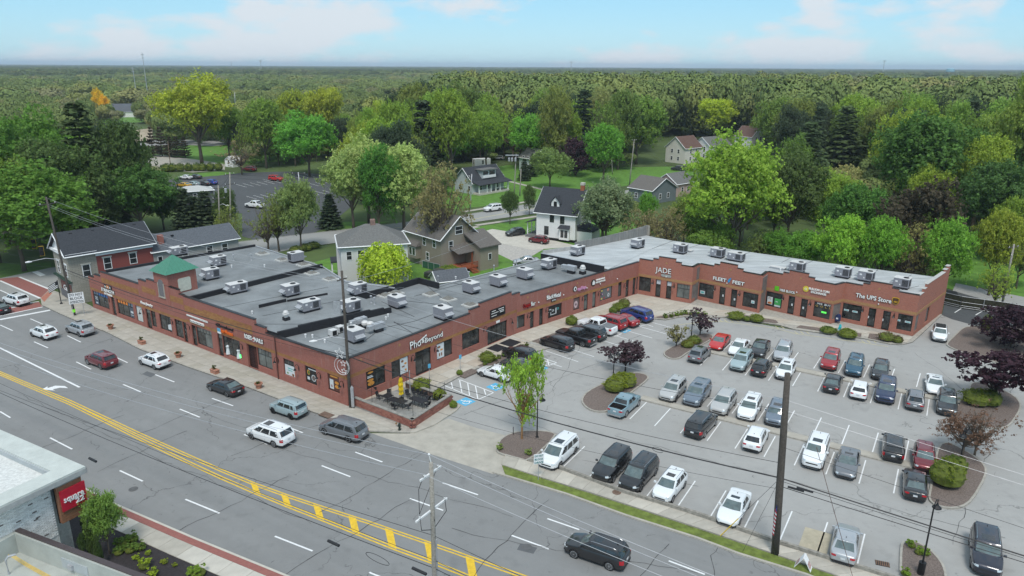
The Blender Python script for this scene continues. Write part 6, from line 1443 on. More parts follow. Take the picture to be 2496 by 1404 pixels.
m_sw = siding('white_siding', (.80,.80,.80)); m_sg = siding('pale_grey_siding', (.68,.69,.70)); m_st = siding('tan_siding', (.30,.265,.215)); m_sb = siding('pale_blue_siding', (.50,.56,.58)); m_sd = siding('slate_blue_siding', (.17,.20,.21)); m_sc = siding('cream_siding', (.72,.70,.64)); m_sp = siding('pink_siding', (.52,.38,.34))
def shingle(name,c): return mat(name,c,.95,0,.2,var=.28,scale=4.5,bump=.4,bscale=12)
m_rd = shingle('charcoal_shingles', (.048,.052,.060)); m_rg = shingle('grey_shingles', (.15,.15,.145)); m_rs = shingle('slate_shingles', (.105,.115,.13)); m_rr = shingle('red_brown_shingles', (.135,.085,.07)); m_rgb = shingle('grey_brown_shingles', (.14,.13,.12))
m_stone = brickmat('stacked_stone', (.40,.375,.32),(.31,.29,.245),(.17,.16,.14),bw=.75,bh=.14,ms=.018,dirt=.15)
m_blockp = brickmat('painted_block', (.40,.40,.39),(.36,.36,.355),(.28,.28,.27),bw=.42,bh=.21,ms=.02,dirt=.2,streaks=.2)
m_redpaint = brickmat('peeling_red_paint', (.30,.035,.03),(.25,.03,.028),(.25,.08,.07),bw=.42,bh=.21,dirt=.1,streaks=.55)
c = at(185,742); SW_,SL = 7.5,11.9
R = house('stone_building', 'stone-clad corner building with white gable, charcoal roof and red painted flank wall', (c.x,c.y),46,SL,SW_,7.72,10.3, 'gx', m_stone,m_rd,over=.55,cat='building',
 wins=[('f', 2.2,4.0,.95,1.75),('f', 5.2,4.6,.95,1.7),('f', 8.9,4.75,.95,1.6),('l', 1.9,4.0,.85,1.75),('l', 5.6,4.0,.85,1.75),('l', 4.5,8.25,.6,.8,m_dark)])
local_box(R, 'painted_wall', m_redpaint,(3.75,-.014,3.8),(SL-3.75,.02,3.3)); local_box(R, 'frieze', m_wht,(3.7,-.22,6.85),(SL-3.6,.24,.85)); local_box(R, 'frieze', m_wht,(-.1,-.3,7.3),(4.0,.32,.42)); local_box(R, 'gable_cornice', m_wht,(-.35,-.3,7.3),(.35,SW_+.6,.42))
mb = MB(); mb.poly([(-.03,.15,7.74),(-.03,SW_-.15,7.74),(-.03,SW_/2,10.15)][::-1]); mb.build('gable_boarding', m_sw,R)
for y in (1.9,5.6): local_box(R, 'lintel', m_wht,(-.06,SW_-y-.7,5.78),(.1,1.4,.22))
for x in (2.2,5.2,8.9): local_box(R, 'lintel', m_conc2,(x-.7,-.1, {2.2: 5.8,5.2: 6.35,8.9: 6.4}[x]),(1.4,.12,.2))
for x in (1.5,4.6,7.6,10.6): local_box(R, 'roof_vent', m_dark,(x,SW_/2-.55,9.95),(.45,.35,.22))
local_box(R, 'plinth', mat('grey_plinth', (.14,.14,.15),.85,var=.3),(-.05,.3,0),(.08,SW_-1.2,1.3)); local_box(R, 'shopfront_glass', m_shop,(-.04,.6,1.35),(.06,SW_-2.2,1.5)); local_box(R, 'awning_beam', mat('dark_green_beam', (.02,.05,.035),.5),(-.45,-.1,3.35),(.5,SW_+.3,.16))
me = text_mesh('Cafe', 1.15,.04,.015,shear=.3,width=2.6); o = link('painted_lettering', me,R,(-.1,3.4,1.5)); me.materials.append(m_wht); o.rotation_euler = (pi/2,0,-pi/2)
cr = c+Vector((cos(radians(46)),sin(radians(46)),0))*SL
R = house('rear_range', 'low painted block range with slate shingles and two red chimneys', (cr.x,cr.y),46,14.2,7.0,6.0,7.95, 'gx', m_blockp,m_rs,over=.3,cat='building',
 wins=[('f', 1.0,3.7,.6,1.35),('f', 5.0,3.8,.75,1.4),('f', 9.1,4.0,.9,1.4),('f', 11.7,4.0,.9,1.4)])
for x,y,h in ((1.6,1.1,1.9),(5.1,3.2,1.2)): mb = MB(); mb.obox((x,y,6.3),(.75,0,0),(0,.75,0),(0,0,h),0,True); mb.build('chimney', m_brick,R); local_box(R, 'chimney_flashing', m_wht,(x-.15,y-.2,6.25),(1.05,1.1,.32))
for x,y in ((.4,2.9),(2.8,2.9),(6.3,2.9),(9,2.9),(11.5,2.9),(4,2.2)): local_box(R, 'roof_vent', m_dark,(x,y,7.55),(.4,.35,.2))
a = at(836,704); e = at(1002,591,7.0); Lg = (Vector((e.x,e.y,0))-a).length
R = house('two_storey_house', 'pale grey two storey house with grey hipped roof behind the flat roofs', (a.x,a.y),math.degrees(atan2(e.y-a.y,e.x-a.x)),Lg-.6,8.6,7.0,9.6, 'hip', m_sg,m_rg,over=.45,glass=None,
 wins=[('l', 2.0,4.6,.8,1.5),('l', 4.6,2.6,.8,2.4),('l', 1.0,2.0,.9,.9,m_dark),('l', 6.6,4.2,.7,1.4),('f', 1.3,4.8,.75,1.3),('f', 3.2,4.8,1.0,1.4),('f', 4.5,1.4,.9,1.6),('f', 8,4.7,.9,1.4)])
mb = MB(); mb.obox((5.2,3.9,8.2),(.8,0,0),(0,.8,0),(0,0,2.1)); mb.build('chimney', mat('weathered_chimney', (.22,.14,.12),.9,var=.3),R)
local_box(R, 'porch_roof', m_rd,(-1.5,5.0,3.1),(1.6,3.4,.25)); local_box(R, 'porch_post', m_wht,(-1.4,5.2,0),(.18,.18,3.1)); local_box(R, 'porch_post', m_wht,(-1.4,8.1,0),(.18,.18,3.1)); local_box(R, 'bay', m_sg,(-.5,3.4,.8),(.52,1.7,6.0)); local_box(R, 'vent_pipe', m_dark,(3.2,6.2,8.1),(.12,.12,.9))
Mx = Vector((-12.4,122.6)); th_ = radians(42)
R = house('tan_house', 'tan sided gable house with brown roof and rust red rear deck', Mx,42,8.0,10.5,5.9,9.3, 'gy', m_st,m_rgb,over=.45,wins=[('f', 2.2,3.6,.8,1.5),('f', 4.0,6.2,1.5,1.3),('l', 8.6,4.0,.85,1.5),('l', 6.5,1.3,.8,1.4),('l', 5.6,3.9,.8,1.4),('l', 2.6,1.4,1.5,1.6)])
mb = MB(); mb.obox((5.4,-4.2,0),(4.2,0,0),(0,4.3,0),(0,0,4.4),0,True); w = mb.build('wing_wall', m_st,R); mb = MB(); mb.poly([(5.0,-4.6,4.3),(10.0,-4.6,4.3),(10.0,.4,6.3),(5.0,.4,6.3)]); mb.poly([(5.0,-4.6,4.12),(5.0,.4,6.12),(10.0,.4,6.12),(10.0,-4.6,4.12)]); mb.poly([(5.0,-4.6,4.12),(10.0,-4.6,4.12),(10,-4.6,4.3),(5,-4.6,4.3)]); mb.build('wing_roof', m_rgb,R)
fm = MB(); fm.obox((7.2,-4.26,1.7),(.8,0,0),(0,.05,0),(0,0,1.2)); wd = fm.build('window', m_wht,R); fm = MB(); fm.obox((7.3,-4.29,1.8),(.6,0,0),(0,.05,0),(0,0,1.0)); fm.build('pane', m_housegl,wd)
local_box(R, 'bay', m_st,(-.9,6.2,1.2),(.92,2.6,2.3)); mb = MB(); mb.poly([(-1.2,5.9,3.5),(.05,6.2,4.3),(.05,8.8,4.3),(-1.2,9.1,3.5)]); mb.poly([(-1.2,5.9,3.5),(0,5.9,3.5),(.05,6.2,4.3)]); mb.build('bay_roof', m_rgb,R)
fm = MB(); fm.obox((-.95,6.5,1.7),(.05,0,0),(0,2.0,0),(0,0,1.5)); wd = fm.build('window', m_wht,R)
for y in (6.6,7.6): fm = MB(); fm.obox((-.97,y,1.8),(.05,0,0),(0,.75,0),(0,0,1.3)); fm.build('pane', m_housegl,wd)
m_deck = mat('rust_red_deck', (.30,.085,.04),.8,var=.2); dk = local_box(R, 'deck', m_deck,(1.6,-3.6,.7),(3.8,3.6,.14))
for k in range(14): local_box(dk, 'baluster', m_deck,(1.65+.28*k,-3.58,.84),(.09,.06,.8))
local_box(dk, 'rail', m_deck,(1.6,-3.6,1.6),(3.8,.09,.1))
for k in range(4): local_box(dk, 'step', m_deck,(3.4,-3.9-.3*k,.52-.17*k),(1.5,.3,.07))
mb = MB(); mb.poly([(1.8,-2.6,3.3),(5.4,-2.6,3.3),(5.4,0,4.5),(1.8,0,4.0)]); mb.poly([(1.8,0,4.0),(5.4,0,4.5),(5.4,-2.6,3.22),(1.8,-2.6,3.22)]); mb.build('porch_roof', m_rgb,R); local_box(R, 'porch_post', m_deck,(4.9,-2.5,.8),(.14,.14,2.5))
p = at(1307,581); ang = math.degrees(atan2((at(1400,592)-p).y,(at(1400,592)-p).x))
R = house('white_farmhouse', 'white farmhouse with charcoal roof, small dormer and brick chimney beside the pale driveway', (p.x,p.y),ang,8.7,9.0,6.0,10.2, 'gx', m_sw,m_rd,over=.55,found=m_dark,wins=[('f', 3.5,3.9,.75,1.5,m_dark),('f', 5.8,3.8,.75,1.5,m_dark),('f', 2.3,1.2,.8,1.6,m_dark),('f', 6.0,1.1,.7,1.5,m_dark),('f', 6.9,1.1,.7,1.5,m_dark),('r', 2.5,1.5,.7,1.3,m_dark),('r', 6,4,.7,1.4,m_dark)])
dm = local_box(R, 'dormer', m_sw,(2.9,.9,6.6),(1.8,2.6,1.2)); mb = MB(); mb.poly([(2.9,.88,7.8),(4.7,.88,7.8),(3.8,.88,8.9)]); mb.build('dormer_gable', m_sw,dm); mb = MB(); mb.poly([(2.6,.6,7.6),(3.8,.6,9.05),(3.8,3.6,9.05),(2.6,3.6,7.6)]); mb.poly([(5.0,.6,7.6),(5.0,3.6,7.6),(3.8,3.6,9.05),(3.8,.6,9.05)]); mb.build('dormer_roof', m_rd,dm)
local_box(dm, 'dormer_window', m_dark,(3.45,.86,7.0),(.7,.05,1.0)); ch = local_box(R, 'chimney', mat('orange_brick', (.34,.12,.06),.9,var=.2),(7.9,4.2,9.3),(.75,.75,1.9)); local_box(ch, 'chimney_cap', m_conc2,(7.85,4.15,11.2),(.85,.85,.5))
for q in ((-2.6,1.0),(-2.6,5.0),(-2.6,3.0)): local_box(R, 'porch_post', m_wht,(q[0],q[1],.5),(.16,.16,2.6))
mb = MB(); mb.poly([(-3.0,.3,3.05),(.0,.3,3.9),(.0,6.0,3.9),(-3.0,6.0,3.05)]); mb.poly([(-3.0,6.0,2.95),(.0,6.0,3.8),(.0,.3,3.8),(-3.0,.3,2.95)]); mb.build('porch_roof', m_rd,R); local_box(R, 'porch_floor', mat('grey_porch_boards', (.16,.16,.16),.8),(-2.8,.5,0),(2.8,5.3,.5)); local_box(R, 'porch_rail', m_wht,(-2.7,1.0,1.3),(.08,4.1,.1)); local_box(R, 'porch_rail', m_wht,(-2.7,1.0,.9),(.08,4.1,.07))
mb = MB(); mb.obox((5.4,-.6,.5),(2.2,0,0),(0,.6,0),(0,0,2.4)); mb.build('bay', m_sw,R); mb = MB(); mb.poly([(5.1,-1.0,2.85),(7.9,-1.0,2.85),(7.6,0,3.5),(5.4,0,3.5)]); mb.build('bay_roof', m_rd,R)
for x in (5.75,6.6): fm = MB(); fm.obox((x,-.64,1.0),(.65,0,0),(0,.05,0),(0,0,1.5)); wd = fm.build('window', m_dark,R); fm = MB(); fm.obox((x+.08,-.67,1.08),(.49,0,0),(0,.05,0),(0,0,1.34)); fm.build('pane', m_housegl,wd)
mb = MB(); mb.obox((8.75,1.0,0),(3.2,0,0),(0,4.6,0),(0,0,2.4)); mb.build('lean_to', m_sw,R); mb = MB(); mb.poly([(8.6,.7,3.5),(8.6,5.9,3.5),(12.3,5.9,2.4),(12.3,.7,2.4)][::-1]); mb.poly([(8.72,.98,2.3),(11.9,.98,2.3),(8.72,.98,3.45)]); mb.build('lean_to_roof', m_rd,R)
p = at(1153,474); R = house('bungalow', 'pale blue bungalow with dark roof, wide dormer and white front porch across the back street', (p.x,p.y),47,12.5,7.5,3.4,7.0, 'gx', m_sb,m_rd,over=.5,wins=[('l', 2.2,1.0,.8,1.3),('l', 5.0,4.3,.5,.8),('l', 6.0,4.3,.5,.8),('l', 6,1.0,.9,1.2),('f', 3,1.0,1.1,1.2),('f', 9.5,1.0,1.1,1.2),('f', 6.2,.4,1.0,2.0)])
for x in (0,3.1,4.7,6.6,8.3,11.6): local_box(R, 'porch_post', m_wht,(x,-2.5,.5),(.28,.28,2.4))
local_box(R, 'porch_floor', m_conc2,(0,-2.6,0),(12.2,2.6,.5)); mb = MB(); mb.poly([(-.5,-3.1,2.9),(13,-3.1,2.9),(13,0,3.6),(-.5,0,3.6)]); mb.poly([(-.5,0,3.45),(13,0,3.45),(13,-3.1,2.78),(-.5,-3.1,2.78)]); mb.build('porch_roof', m_rd,R)
pr = local_box(R, 'porch_rail', m_wht,(0,-2.5,1.35),(5,.08,.1)); 
for k in range(20): local_box(pr, 'baluster', m_wht,(.1+.25*k if k < 20 else 0,-2.48,.55),(.06,.05,.8))
local_box(R, 'porch_rail', m_wht,(7.2,-2.5,1.35),(5,.08,.1)); dm = local_box(R, 'dormer', m_sb,(4.0,.3,4.0),(5.4,2.8,2.3)); local_box(dm, 'dormer_roof', m_rg,(3.5,-.3,6.3),(6.4,4.2,.2)); local_box(dm, 'dormer_window', m_housegl,(4.3,.26,5.0),(2.0,.06,1.0)); local_box(dm, 'dormer_window', m_housegl,(6.8,.26,4.8),(2.2,.06,1.2)); local_box(dm, 'dormer_parapet', m_wht,(4.2,.0,4.1),(5.0,.25,.7))
def far_house(name,label,px,py,ang,L,W,eave,ridge,style,wm__,rm_,nw=2,cat='house', **k):
 p = at(px,py); wins = [('f', L*(i+1)/(nw+1),1.1,.8,1.3) for i in range(nw)]+[('l', W*(i+1)/(nw+1),1.1,.8,1.3) for i in range(nw)]+[('r', W*(i+1)/(nw+1),1.1,.8,1.3) for i in range(nw)]
 if eave > 4.5: wins += [(s,(L if s == 'f' else W)*(i+1)/(nw+1),3.8,.8,1.3) for i in range(nw) for s in 'flr']
 return house(name,label,(p.x,p.y),ang,L,W,eave,ridge,style,wm__,rm_,wins=wins,cat=cat, **k)
far_house('cream_house', 'cream house with red-brown roof and porch among the trees at the back', 1668,400,40,10,9,5.8,9.6, 'gx', m_sc,m_rr)
far_house('white_house', 'white two storey house with grey cross gable beside the cream house', 1728,392,35,12,8,5.6,8.6, 'gx', m_sw,m_rg)
far_house('white_house', 'white house with tall red-brown gable roof, rightmost of the back row', 1830,364,35,9,9,5.4,9.4, 'gy', m_sw,m_rr)
far_house('small_house', 'small slate blue gable house with grey roof behind the scrub', 1588,498,40,10,8,3.6,6.3, 'gy', m_sd,m_rgb)
far_house('pink_house', 'pale pink gable house half hidden right of the slate blue one', 1648,480,42,8,7,3.6,6.0, 'gx', m_sp,m_rg)
far_house('hip_house', 'low grey hipped roof house among the dark spruces', 2010,408,30,13,10,3.4,6.4, 'hip', m_sg,m_rs)
far_house('white_house', 'white house with grey roof just behind the wide spruce', 2062,352,30,10,8,5.2,8.4, 'gx', m_sw,m_rg)
far_house('green_house', 'grey green gable house behind the little spruces on the far lawn', 1298,420,40,8,7,4.6,7.4, 'gy', m_sb,m_rg)
far_house('white_hall', 'long white house with teal gable and dark veranda in the left clearing', 266,286,12,24,14,3.6,8.5, 'gx', m_sw,m_rs)
far_house('annexe', 'white dormered roof right behind the long white house', 252,270,12,30,12,6,10, 'gx', m_sw,m_rs)
far_house('garden_shed', 'little white shed under the bare tangled tree', 568,408,60,3.5,4,2.3,3.6, 'gx', m_sw,m_sw,nw=1,over=.15,cat='shed')
far_house('camper_trailer', 'white boxy camper trailer behind the bungalow', 1158,408,25,6,2.6,2.9,2.9, 'flat', m_sw,m_sw,nw=1,cat='trailer')
far_house('house', 'grey roofed house half hidden in the trees left of centre', 868,300,70,14,9,4.5,9, 'gx', m_sg,m_rg)
far_house('house', 'pale blue house glimpsed at the left edge among yellow-green trees', 115,296,20,12,8,3,5.6, 'gx', m_sb,m_rg)
far_house('glass_pavilion', 'low glazed pavilion with pale arched roof behind the spruces', 432,497,30,9,6,3.0,4.0, 'hip', m_shopl,mat('pale_tile', (.45,.46,.45),.6),nw=1,cat='building')
far_house('garage', 'grey garage roof rising behind the flat roof, beside the pickup', 1068,722,25,5.2,3.8,2.3,3.5, 'gx', m_sg,m_rs,nw=0,cat='shed', over=.2)
# ================================================================== NEAR WHITE BUILDING (bottom left)
W0 = at(205,1137,7.0); d1 = radians(151); A1_ = Vector((cos(d1),sin(d1),0)); A2_ = Vector((cos(d1+pi/2),sin(d1+pi/2),0))
near = thing('white_building', 'white painted brick building with pale membrane roof in the bottom left corner', 'building')
m_wroof = mat('white_membrane', (.41,.43,.40),.7,0,.3,var=.16,scale=.5,bump=.25,bscale=1.6); m_wgrey = mat('grey_membrane', (.40,.43,.44),.75,var=.12,scale=.5,bump=.15,bscale=2)
m_wtop = mat('white_coping_membrane', (.50,.53,.50),.6,0,.3,var=.10,scale=1.2,bump=.5,bscale=1.1)
Wc = Vector((W0.x,W0.y,0))
def nbox(name,m,a0,a1,b0,b1,z0,z1,parent=None): mb = MB(); mb.obox(Wc+A1_*a0+A2_*b0+Vector((0,0,z0)),A1_*(a1-a0),A2_*(b1-b0),(0,0,z1-z0),0,True); return mb.build(name,m,parent or near)
TH = 1.5
nbox('parapet', m_wtop,-.05,22,-.05,TH,6.55,7.0); nbox('parapet', m_wtop,-.05,TH,TH+.002,14,6.55,6.998)
nbox('parapet_inner', m_wgrey,TH+.0,22,TH+.001,TH+.12,4.9,6.9); nbox('parapet_inner', m_wgrey,TH+.001,TH+.12,TH+.12,14,4.9,6.9)
nbox('fascia', mat('pale_metal_fascia', (.42,.43,.43),.5,.2),-.1,22,-.10,-.052,6.5,6.88); nbox('fascia', MATS['pale_metal_fascia'],-.10,-.052,-.1,14,6.5,6.88)
nbox('roof', m_wroof,TH,22,TH,14,4.6,4.9)
wallb = nbox('side_wall', mat('white_mortar', (.60,.61,.59),.9,var=.2,scale=5),.62,22,2.2,13.8,0,6.55); nbox('front_wall', MATS['white_mortar'],1.6,22,.9,2.2,0,6.5)
bm_w = [mat('painted_brick_a', (.74,.74,.72),.8,var=.1,scale=3),mat('painted_brick_b', (.64,.64,.62),.8,var=.12,scale=3),mat('painted_brick_c', (.80,.80,.78),.8,var=.08,scale=3),mat('bare_brick', (.16,.14,.13),.9,var=.2,scale=3)]
bw_,bh_ = .30,.10; br0 = MB(); br0.obox((-.025,-bw_/2+.008,.006),(.05,0,0),(0,bw_-.016,0),(0,0,bh_-.012)); bme = [br0.mesh('brick', m_) for m_ in bm_w]
rot_n = d1+pi/2-pi/2; cnt = 0; rest = [MB() for _ in range(4)]
for r in range(int(3.9/bh_)):
 for k in range(int(11.4/bw_)):
  z = 6.42-bh_*(r+1); b = 2.25+bw_*(k+.5)+(bw_/2 if r % 2 else 0); p = Wc+A1_*(.60+random.uniform(-.008,.010))+A2_*b; mi = random.choices((0,1,2,3),(5,3,3,.35))[0]
  pp = proj((p.x,p.y,z)); 
  if pp[0] < -30: continue
  if r < 15 and k < 20 and cnt < 290: o = link('brick', bme[mi],wallb,(p.x,p.y,z),d1); cnt += 1
  else: rest[mi].obox(Vector((p.x,p.y,z+.006))-A1_*.025-A2_*(bw_/2-.008),A1_*.05,A2_*(bw_-.016),(0,0,bh_-.012))
for i,rb in enumerate(rest):
 o = rb.build('brickwork', bm_w[i],wallb); o['kind'] = 'stuff'
V0 = at(47,1287,4.6); V1 = at(360,1404,4.6); dv = Vector((V1.x-V0.x,V1.y-V0.y,0)).normalized(); nv = Vector((dv.y,-dv.x,0)); nv = nv if nv.dot(Vector((-V0.x,-V0.y,0))) > 0 else -nv
low_ = thing('low_white_roof', 'lower white roofed annexe with brown metal edge at the bottom left', 'building')
def vbox(name,m,s0,s1,n0,n1,z0,z1): mb = MB(); mb.obox(Vector((V0.x,V0.y,0))+dv*s0+nv*n0+Vector((0,0,z0)),dv*(s1-s0),nv*(n1-n0),(0,0,z1-z0),0,True); return mb.build(name,m,low_)
vbox('metal_edge', mat('brown_metal', (.085,.065,.065),.4,.3),0,22,-.05,.30,4.35,4.6); vbox('outer_wall', m_brick if False else MATS['white_mortar'],0,22,-.02,.2,0,4.35); vbox('parapet_inner', m_wroof,.0,22,.301,.42,3.0,4.5); vbox('parapet_inner', m_wroof,-.5,.12,.301,12,2.9,4.45)
rf_ = vbox('roof', m_wroof,-.4,22,.4,12,2.6,3.0); vbox('access_panel', m_wgrey,4.6,7.0,.42,.47,3.3,4.0); vbox('junction_box', m_galv,5.3,5.7,.47,.62,3.4,3.75)
p = at(22,1400,3.0); mb = MB(); mb.tube([(p.x,p.y,3),(p.x,p.y,4.1),(p.x+.12,p.y+.1,4.28),(p.x+.5,p.y+.3,4.3)],.07,7); tag(mb.build('roof_mast', m_galv), 'grey bent cable mast standing on the low white roof', 'pipe')
for k in range(4): mb = MB(); mb.tube([at(20+4*k,1352,3.9),at(60+5*k,1378,3.1),at(120+6*k,1412,3.05)],.018,4); tag(mb.build('yellow_cable', m_yellow), 'yellow cable strung over the low white roof', 'cable', 'yellow cables on the low roof')
Pn = Wc+A1_*.55; S0 = at(153,1174,6.3); S0 = Vector((Wc.x,Wc.y,0))+A1_*.45+A2_*2.05
m_cedar = mat('cedar_boards', (.26,.125,.07),.7,var=.25,scale=4); sgn = thing('wall_sign', 'timber sign panel with crimson square and white lettering on the corner of the white building', 'sign')
def sbox(name,m,a0,a1,b0,b1,z0,z1,par): mb = MB(); mb.obox(S0+A1_*a0+A2_*b0+Vector((0,0,z0)),A1_*(a1-a0),A2_*(b1-b0),(0,0,z1-z0)); return mb.build(name,m,par)
SWD = 1.75
for k in range(13): sbox('board', m_cedar,-.32,-.02,-SWD,0,3.45+.22*k,3.45+.22*k+.205,sgn)
sbox('frame', m_dark,-.02,.05,-SWD-.02,.05,3.4,6.3,sgn); sbox('top_cap', mat('grey_cap', (.3,.31,.31),.6),-.34,.03,-SWD-.02,.02,6.31,6.36,sgn)
red = sbox('red_panel', mat('crimson_panel', (.46,.012,.035),.45),-.46,-.34,-SWD-.12,-.12,4.35,5.95,sgn)
def sign_text_on(par,body,size,width,org,xdir,n,m,bold=.012,depth=.05,shear=0.0):
 me = text_mesh(body,size,depth,bold,width=width,shear=shear); me.materials.append(m); y = Vector((0,0,1)); M = Matrix(((xdir.x,y.x,n.x,org.x),(xdir.y,y.y,n.y,org.y),(xdir.z,y.z,n.z,org.z),(0,0,0,1))); me.transform(M); return link('lettering', me,par)
nx = -A1_; xd = -A2_
sign_text_on(sgn, 'square', .62,1.42,S0+A1_*-.49+A2_*(-.98)+Vector((0,0,5.02)),xd,nx,m_wht,.010); sign_text_on(sgn, '22', .52,.62,S0+A1_*-.49+A2_*(-1.35)+Vector((0,0,4.6)),xd,nx,m_wht,.01)
mb = MB(); mb.obox(S0+A1_*-.5+A2_*-.75+Vector((0,0,4.95)),A2_*-1.0,A1_*.03,(0,0,.035)); mb.build('underline', m_wht,sgn)
# ================================================================== ROOFTOP EQUIPMENT
def rtu_parts(kind):
 if kind in CACHE: return CACHE[kind]
 ps = []
 def ap(n,mb,m): ps.append((n,mb.mesh(n,m)))
 if kind in ('rtu', 'rtuw'):
  L,W,H = (1.95,1.5,1.2) if kind == 'rtu' else (2.4,1.4,1.05)
  mb = MB(); mb.box((0,0,0),(L*.9,W*.9,.28)); ap('curb', mb,m_black)
  mb = MB(); mb.box((0,0,.28),(L,W,H)); ap('casing', mb,m_acw)
  mb = MB(); mb.box((0,0,.281+H),(L+.06,W+.06,.06)); ap('top', mb,m_act)
  mb = MB(); mb.lathe([(.36,H+.34),(.36,H+.40),(.30,H+.40),(.30,H+.36)],(L*.22,0,0),14); ap('fan_guard', mb,m_dark)
  mb = MB()
  for k in range(6): mb.obox((L*.06+k*.13,-W/2-.012,.45),(.09,0,0),(0,.02,0),(0,0,H*.75))
  for k in range(5): mb.obox((L/2-.008,-W/2+.12+k*.2,.45),(.02,0,0),(0,.13,0),(0,0,H*.75))
  ap('coil_louvres', mb,m_dark)
  mb = MB(); mb.poly([(-L/2,-W*.4,.9),(-L/2-.5,-W*.4,.75),(-L/2-.5,-W*.4,.62),(-L/2,-W*.4,.55)]); mb.poly([(-L/2,W*.4,.9),(-L/2,W*.4,.55),(-L/2-.5,W*.4,.62),(-L/2-.5,W*.4,.75)]); mb.poly([(-L/2,-W*.4,1.0),(-L/2,W*.4,1.0),(-L/2-.5,W*.4,.75),(-L/2-.5,-W*.4,.75)]); ap('intake_hood', mb,m_galv)
  mb = MB(); mb.obox((-L*.38,-W/2-.006,.95),(.3,0,0),(0,.01,0),(0,0,.22)); mb.obox((-L*.1,-W/2-.006,.55),(.14,0,0),(0,.01,0),(0,0,.2)); ap('decal', mb,m_whtmetal)
 elif kind == 'cond':
  mb = MB(); mb.box((0,0,.08),(.85,.85,.75)); ap('casing', mb,m_act); mb = MB(); mb.box((0,0,0),(.95,.95,.08)); ap('curb', mb,m_dark); mb = MB(); mb.obox((-.3,-.44,.15),(.6,0,0),(0,.02,0),(0,0,.6)); ap('coil_louvres', mb,m_dark)
 elif kind == 'fan':
  mb = MB(); mb.box((0,0,0),(.7,.7,.3)); ap('curb', mb,m_black); mb = MB(); mb.lathe([(.30,.3),(.30,.45),(.46,.5),(.46,.8),(.30,.95),(.1,1.0)],n=14); ap('cowl', mb,m_act)
 elif kind == 'duct':
  mb = MB(); mb.box((0,0,0),(1.1,.7,.5)); ap('curb', mb,m_black); mb = MB(); mb.box((0,0,.5),(1.6,.8,.7)); ap('casing', mb,m_galv); mb = MB(); mb.box((-1.2,0,.6),(.9,.6,.5)); ap('duct', mb,m_galv)
 elif kind == 'pipe':
  mb = MB(); mb.lathe([(.14,0),(.10,.08),(.06,.1),(.06,.8),(.15,.82),(.15,.95),(.05,1.0)],n=8); ap('cowl', mb,m_galv)
 elif kind == 'stub':
  mb = MB(); mb.lathe([(.09,0),(.09,.25),(.13,.28),(.12,.38),(.04,.42)],n=8); ap('cowl', mb,m_whtmetal)
 elif kind == 'turbine':
  mb = MB(); mb.box((0,0,0),(.6,.6,.35)); ap('curb', mb,m_black); mb = MB(); mb.lathe([(.22,.35),(.22,.55),(.34,.6),(.36,.75),(.22,.82),(.3,.9),(.2,1.05),(.05,1.1)],n=12); ap('cowl', mb,m_act)
 CACHE[kind] = ps; return ps
UN = 'rooftop air handling units'; VN = 'small roof vents'
def unit(kind,px,py,z,label,group=UN,rz=46,sc=1.0,cat=None):
 p = at(px,py,z); nm = {'rtu': 'rooftop_unit', 'rtuw': 'rooftop_unit', 'cond': 'condenser', 'fan': 'exhaust_fan', 'duct': 'ducted_fan', 'pipe': 'vent_pipe', 'stub': 'roof_vent', 'turbine': 'exhaust_cowl'}[kind]
 r = thing(nm,label,cat or {'rtu': 'air conditioner', 'rtuw': 'air conditioner', 'cond': 'condenser'}.get(kind, 'roof vent'),p,radians(rz),group); r.scale = (sc,)*3
 for n,me in rtu_parts(kind): link(n,me,r)
for k,px,py,z,l,rz in [('rtuw', 437,622,ZR, 'rooftop unit behind the green tower', 46),('rtu', 515,680,ZR, 'rooftop unit right of the green tower', 46),('rtu', 533,648,ZR, 'rooftop unit in the middle of the left roof', 46),('rtu', 722,638,ZR, 'rooftop unit at the rear edge of the left roof', 226),
 ('rtuw', 579,713,ZM, 'long rooftop unit in front of the black upstand on the left', 46),('rtu', 709,720,ZM, 'tall rooftop unit in the middle roof', 46),('rtu', 873,717,ZM, 'rooftop unit near the rear edge of the middle roof', 46),('rtuw', 755,757,ZM, 'wide rooftop unit centred on the middle roof', 46),('rtu', 856,760,ZM, 'rooftop unit just right of the street pole', 46),
 ('rtu', 968,748,ZL, 'rooftop unit among the skylights', 136),('rtu', 1080,776,ZL, 'rooftop unit nearest the parking side parapet', 136),('rtu', 864,831,ZL, 'rooftop unit nearest the street corner', 136),('rtu', 1148,713,ZL, 'first of four rooftop units in a row on the rear roof, from the left', 136),('rtu', 1214,697,ZL, 'second of four rooftop units in a row on the rear roof', 136),('rtu', 1279,679,ZL, 'third of four rooftop units in a row on the rear roof', 136),('rtu', 1338,655,ZL, 'last of four rooftop units, against the black wall', 46),
 ('rtu', 1554,604,ZW, 'rooftop unit at the far left of the pale roof', 46),('rtu', 1408,622,ZW, 'rooftop unit in the narrow left corner of the pale roof', 46),('rtu', 1658,617,ZW, 'dark louvred rooftop unit behind the first gable', -40),('rtu', 1749,627,ZW, 'tall rooftop unit left of the pair on the pale roof', -40),('rtuw', 1794,636,ZW, 'large louvred rooftop unit right of the pair on the pale roof', -40),('rtu', 2054,676,ZW, 'tall pale rooftop unit behind the third gable', -40),('rtu', 1943,662,ZW, 'rooftop unit hidden behind the third gable top', -40),('rtu', 2110,685,ZW, 'dark rooftop unit behind the last gable', -40),('rtu', 2197,702,ZW, 'rooftop unit nearest the end gable', -40)]: unit(k,px,py,z,l,rz=rz,sc=1.0)
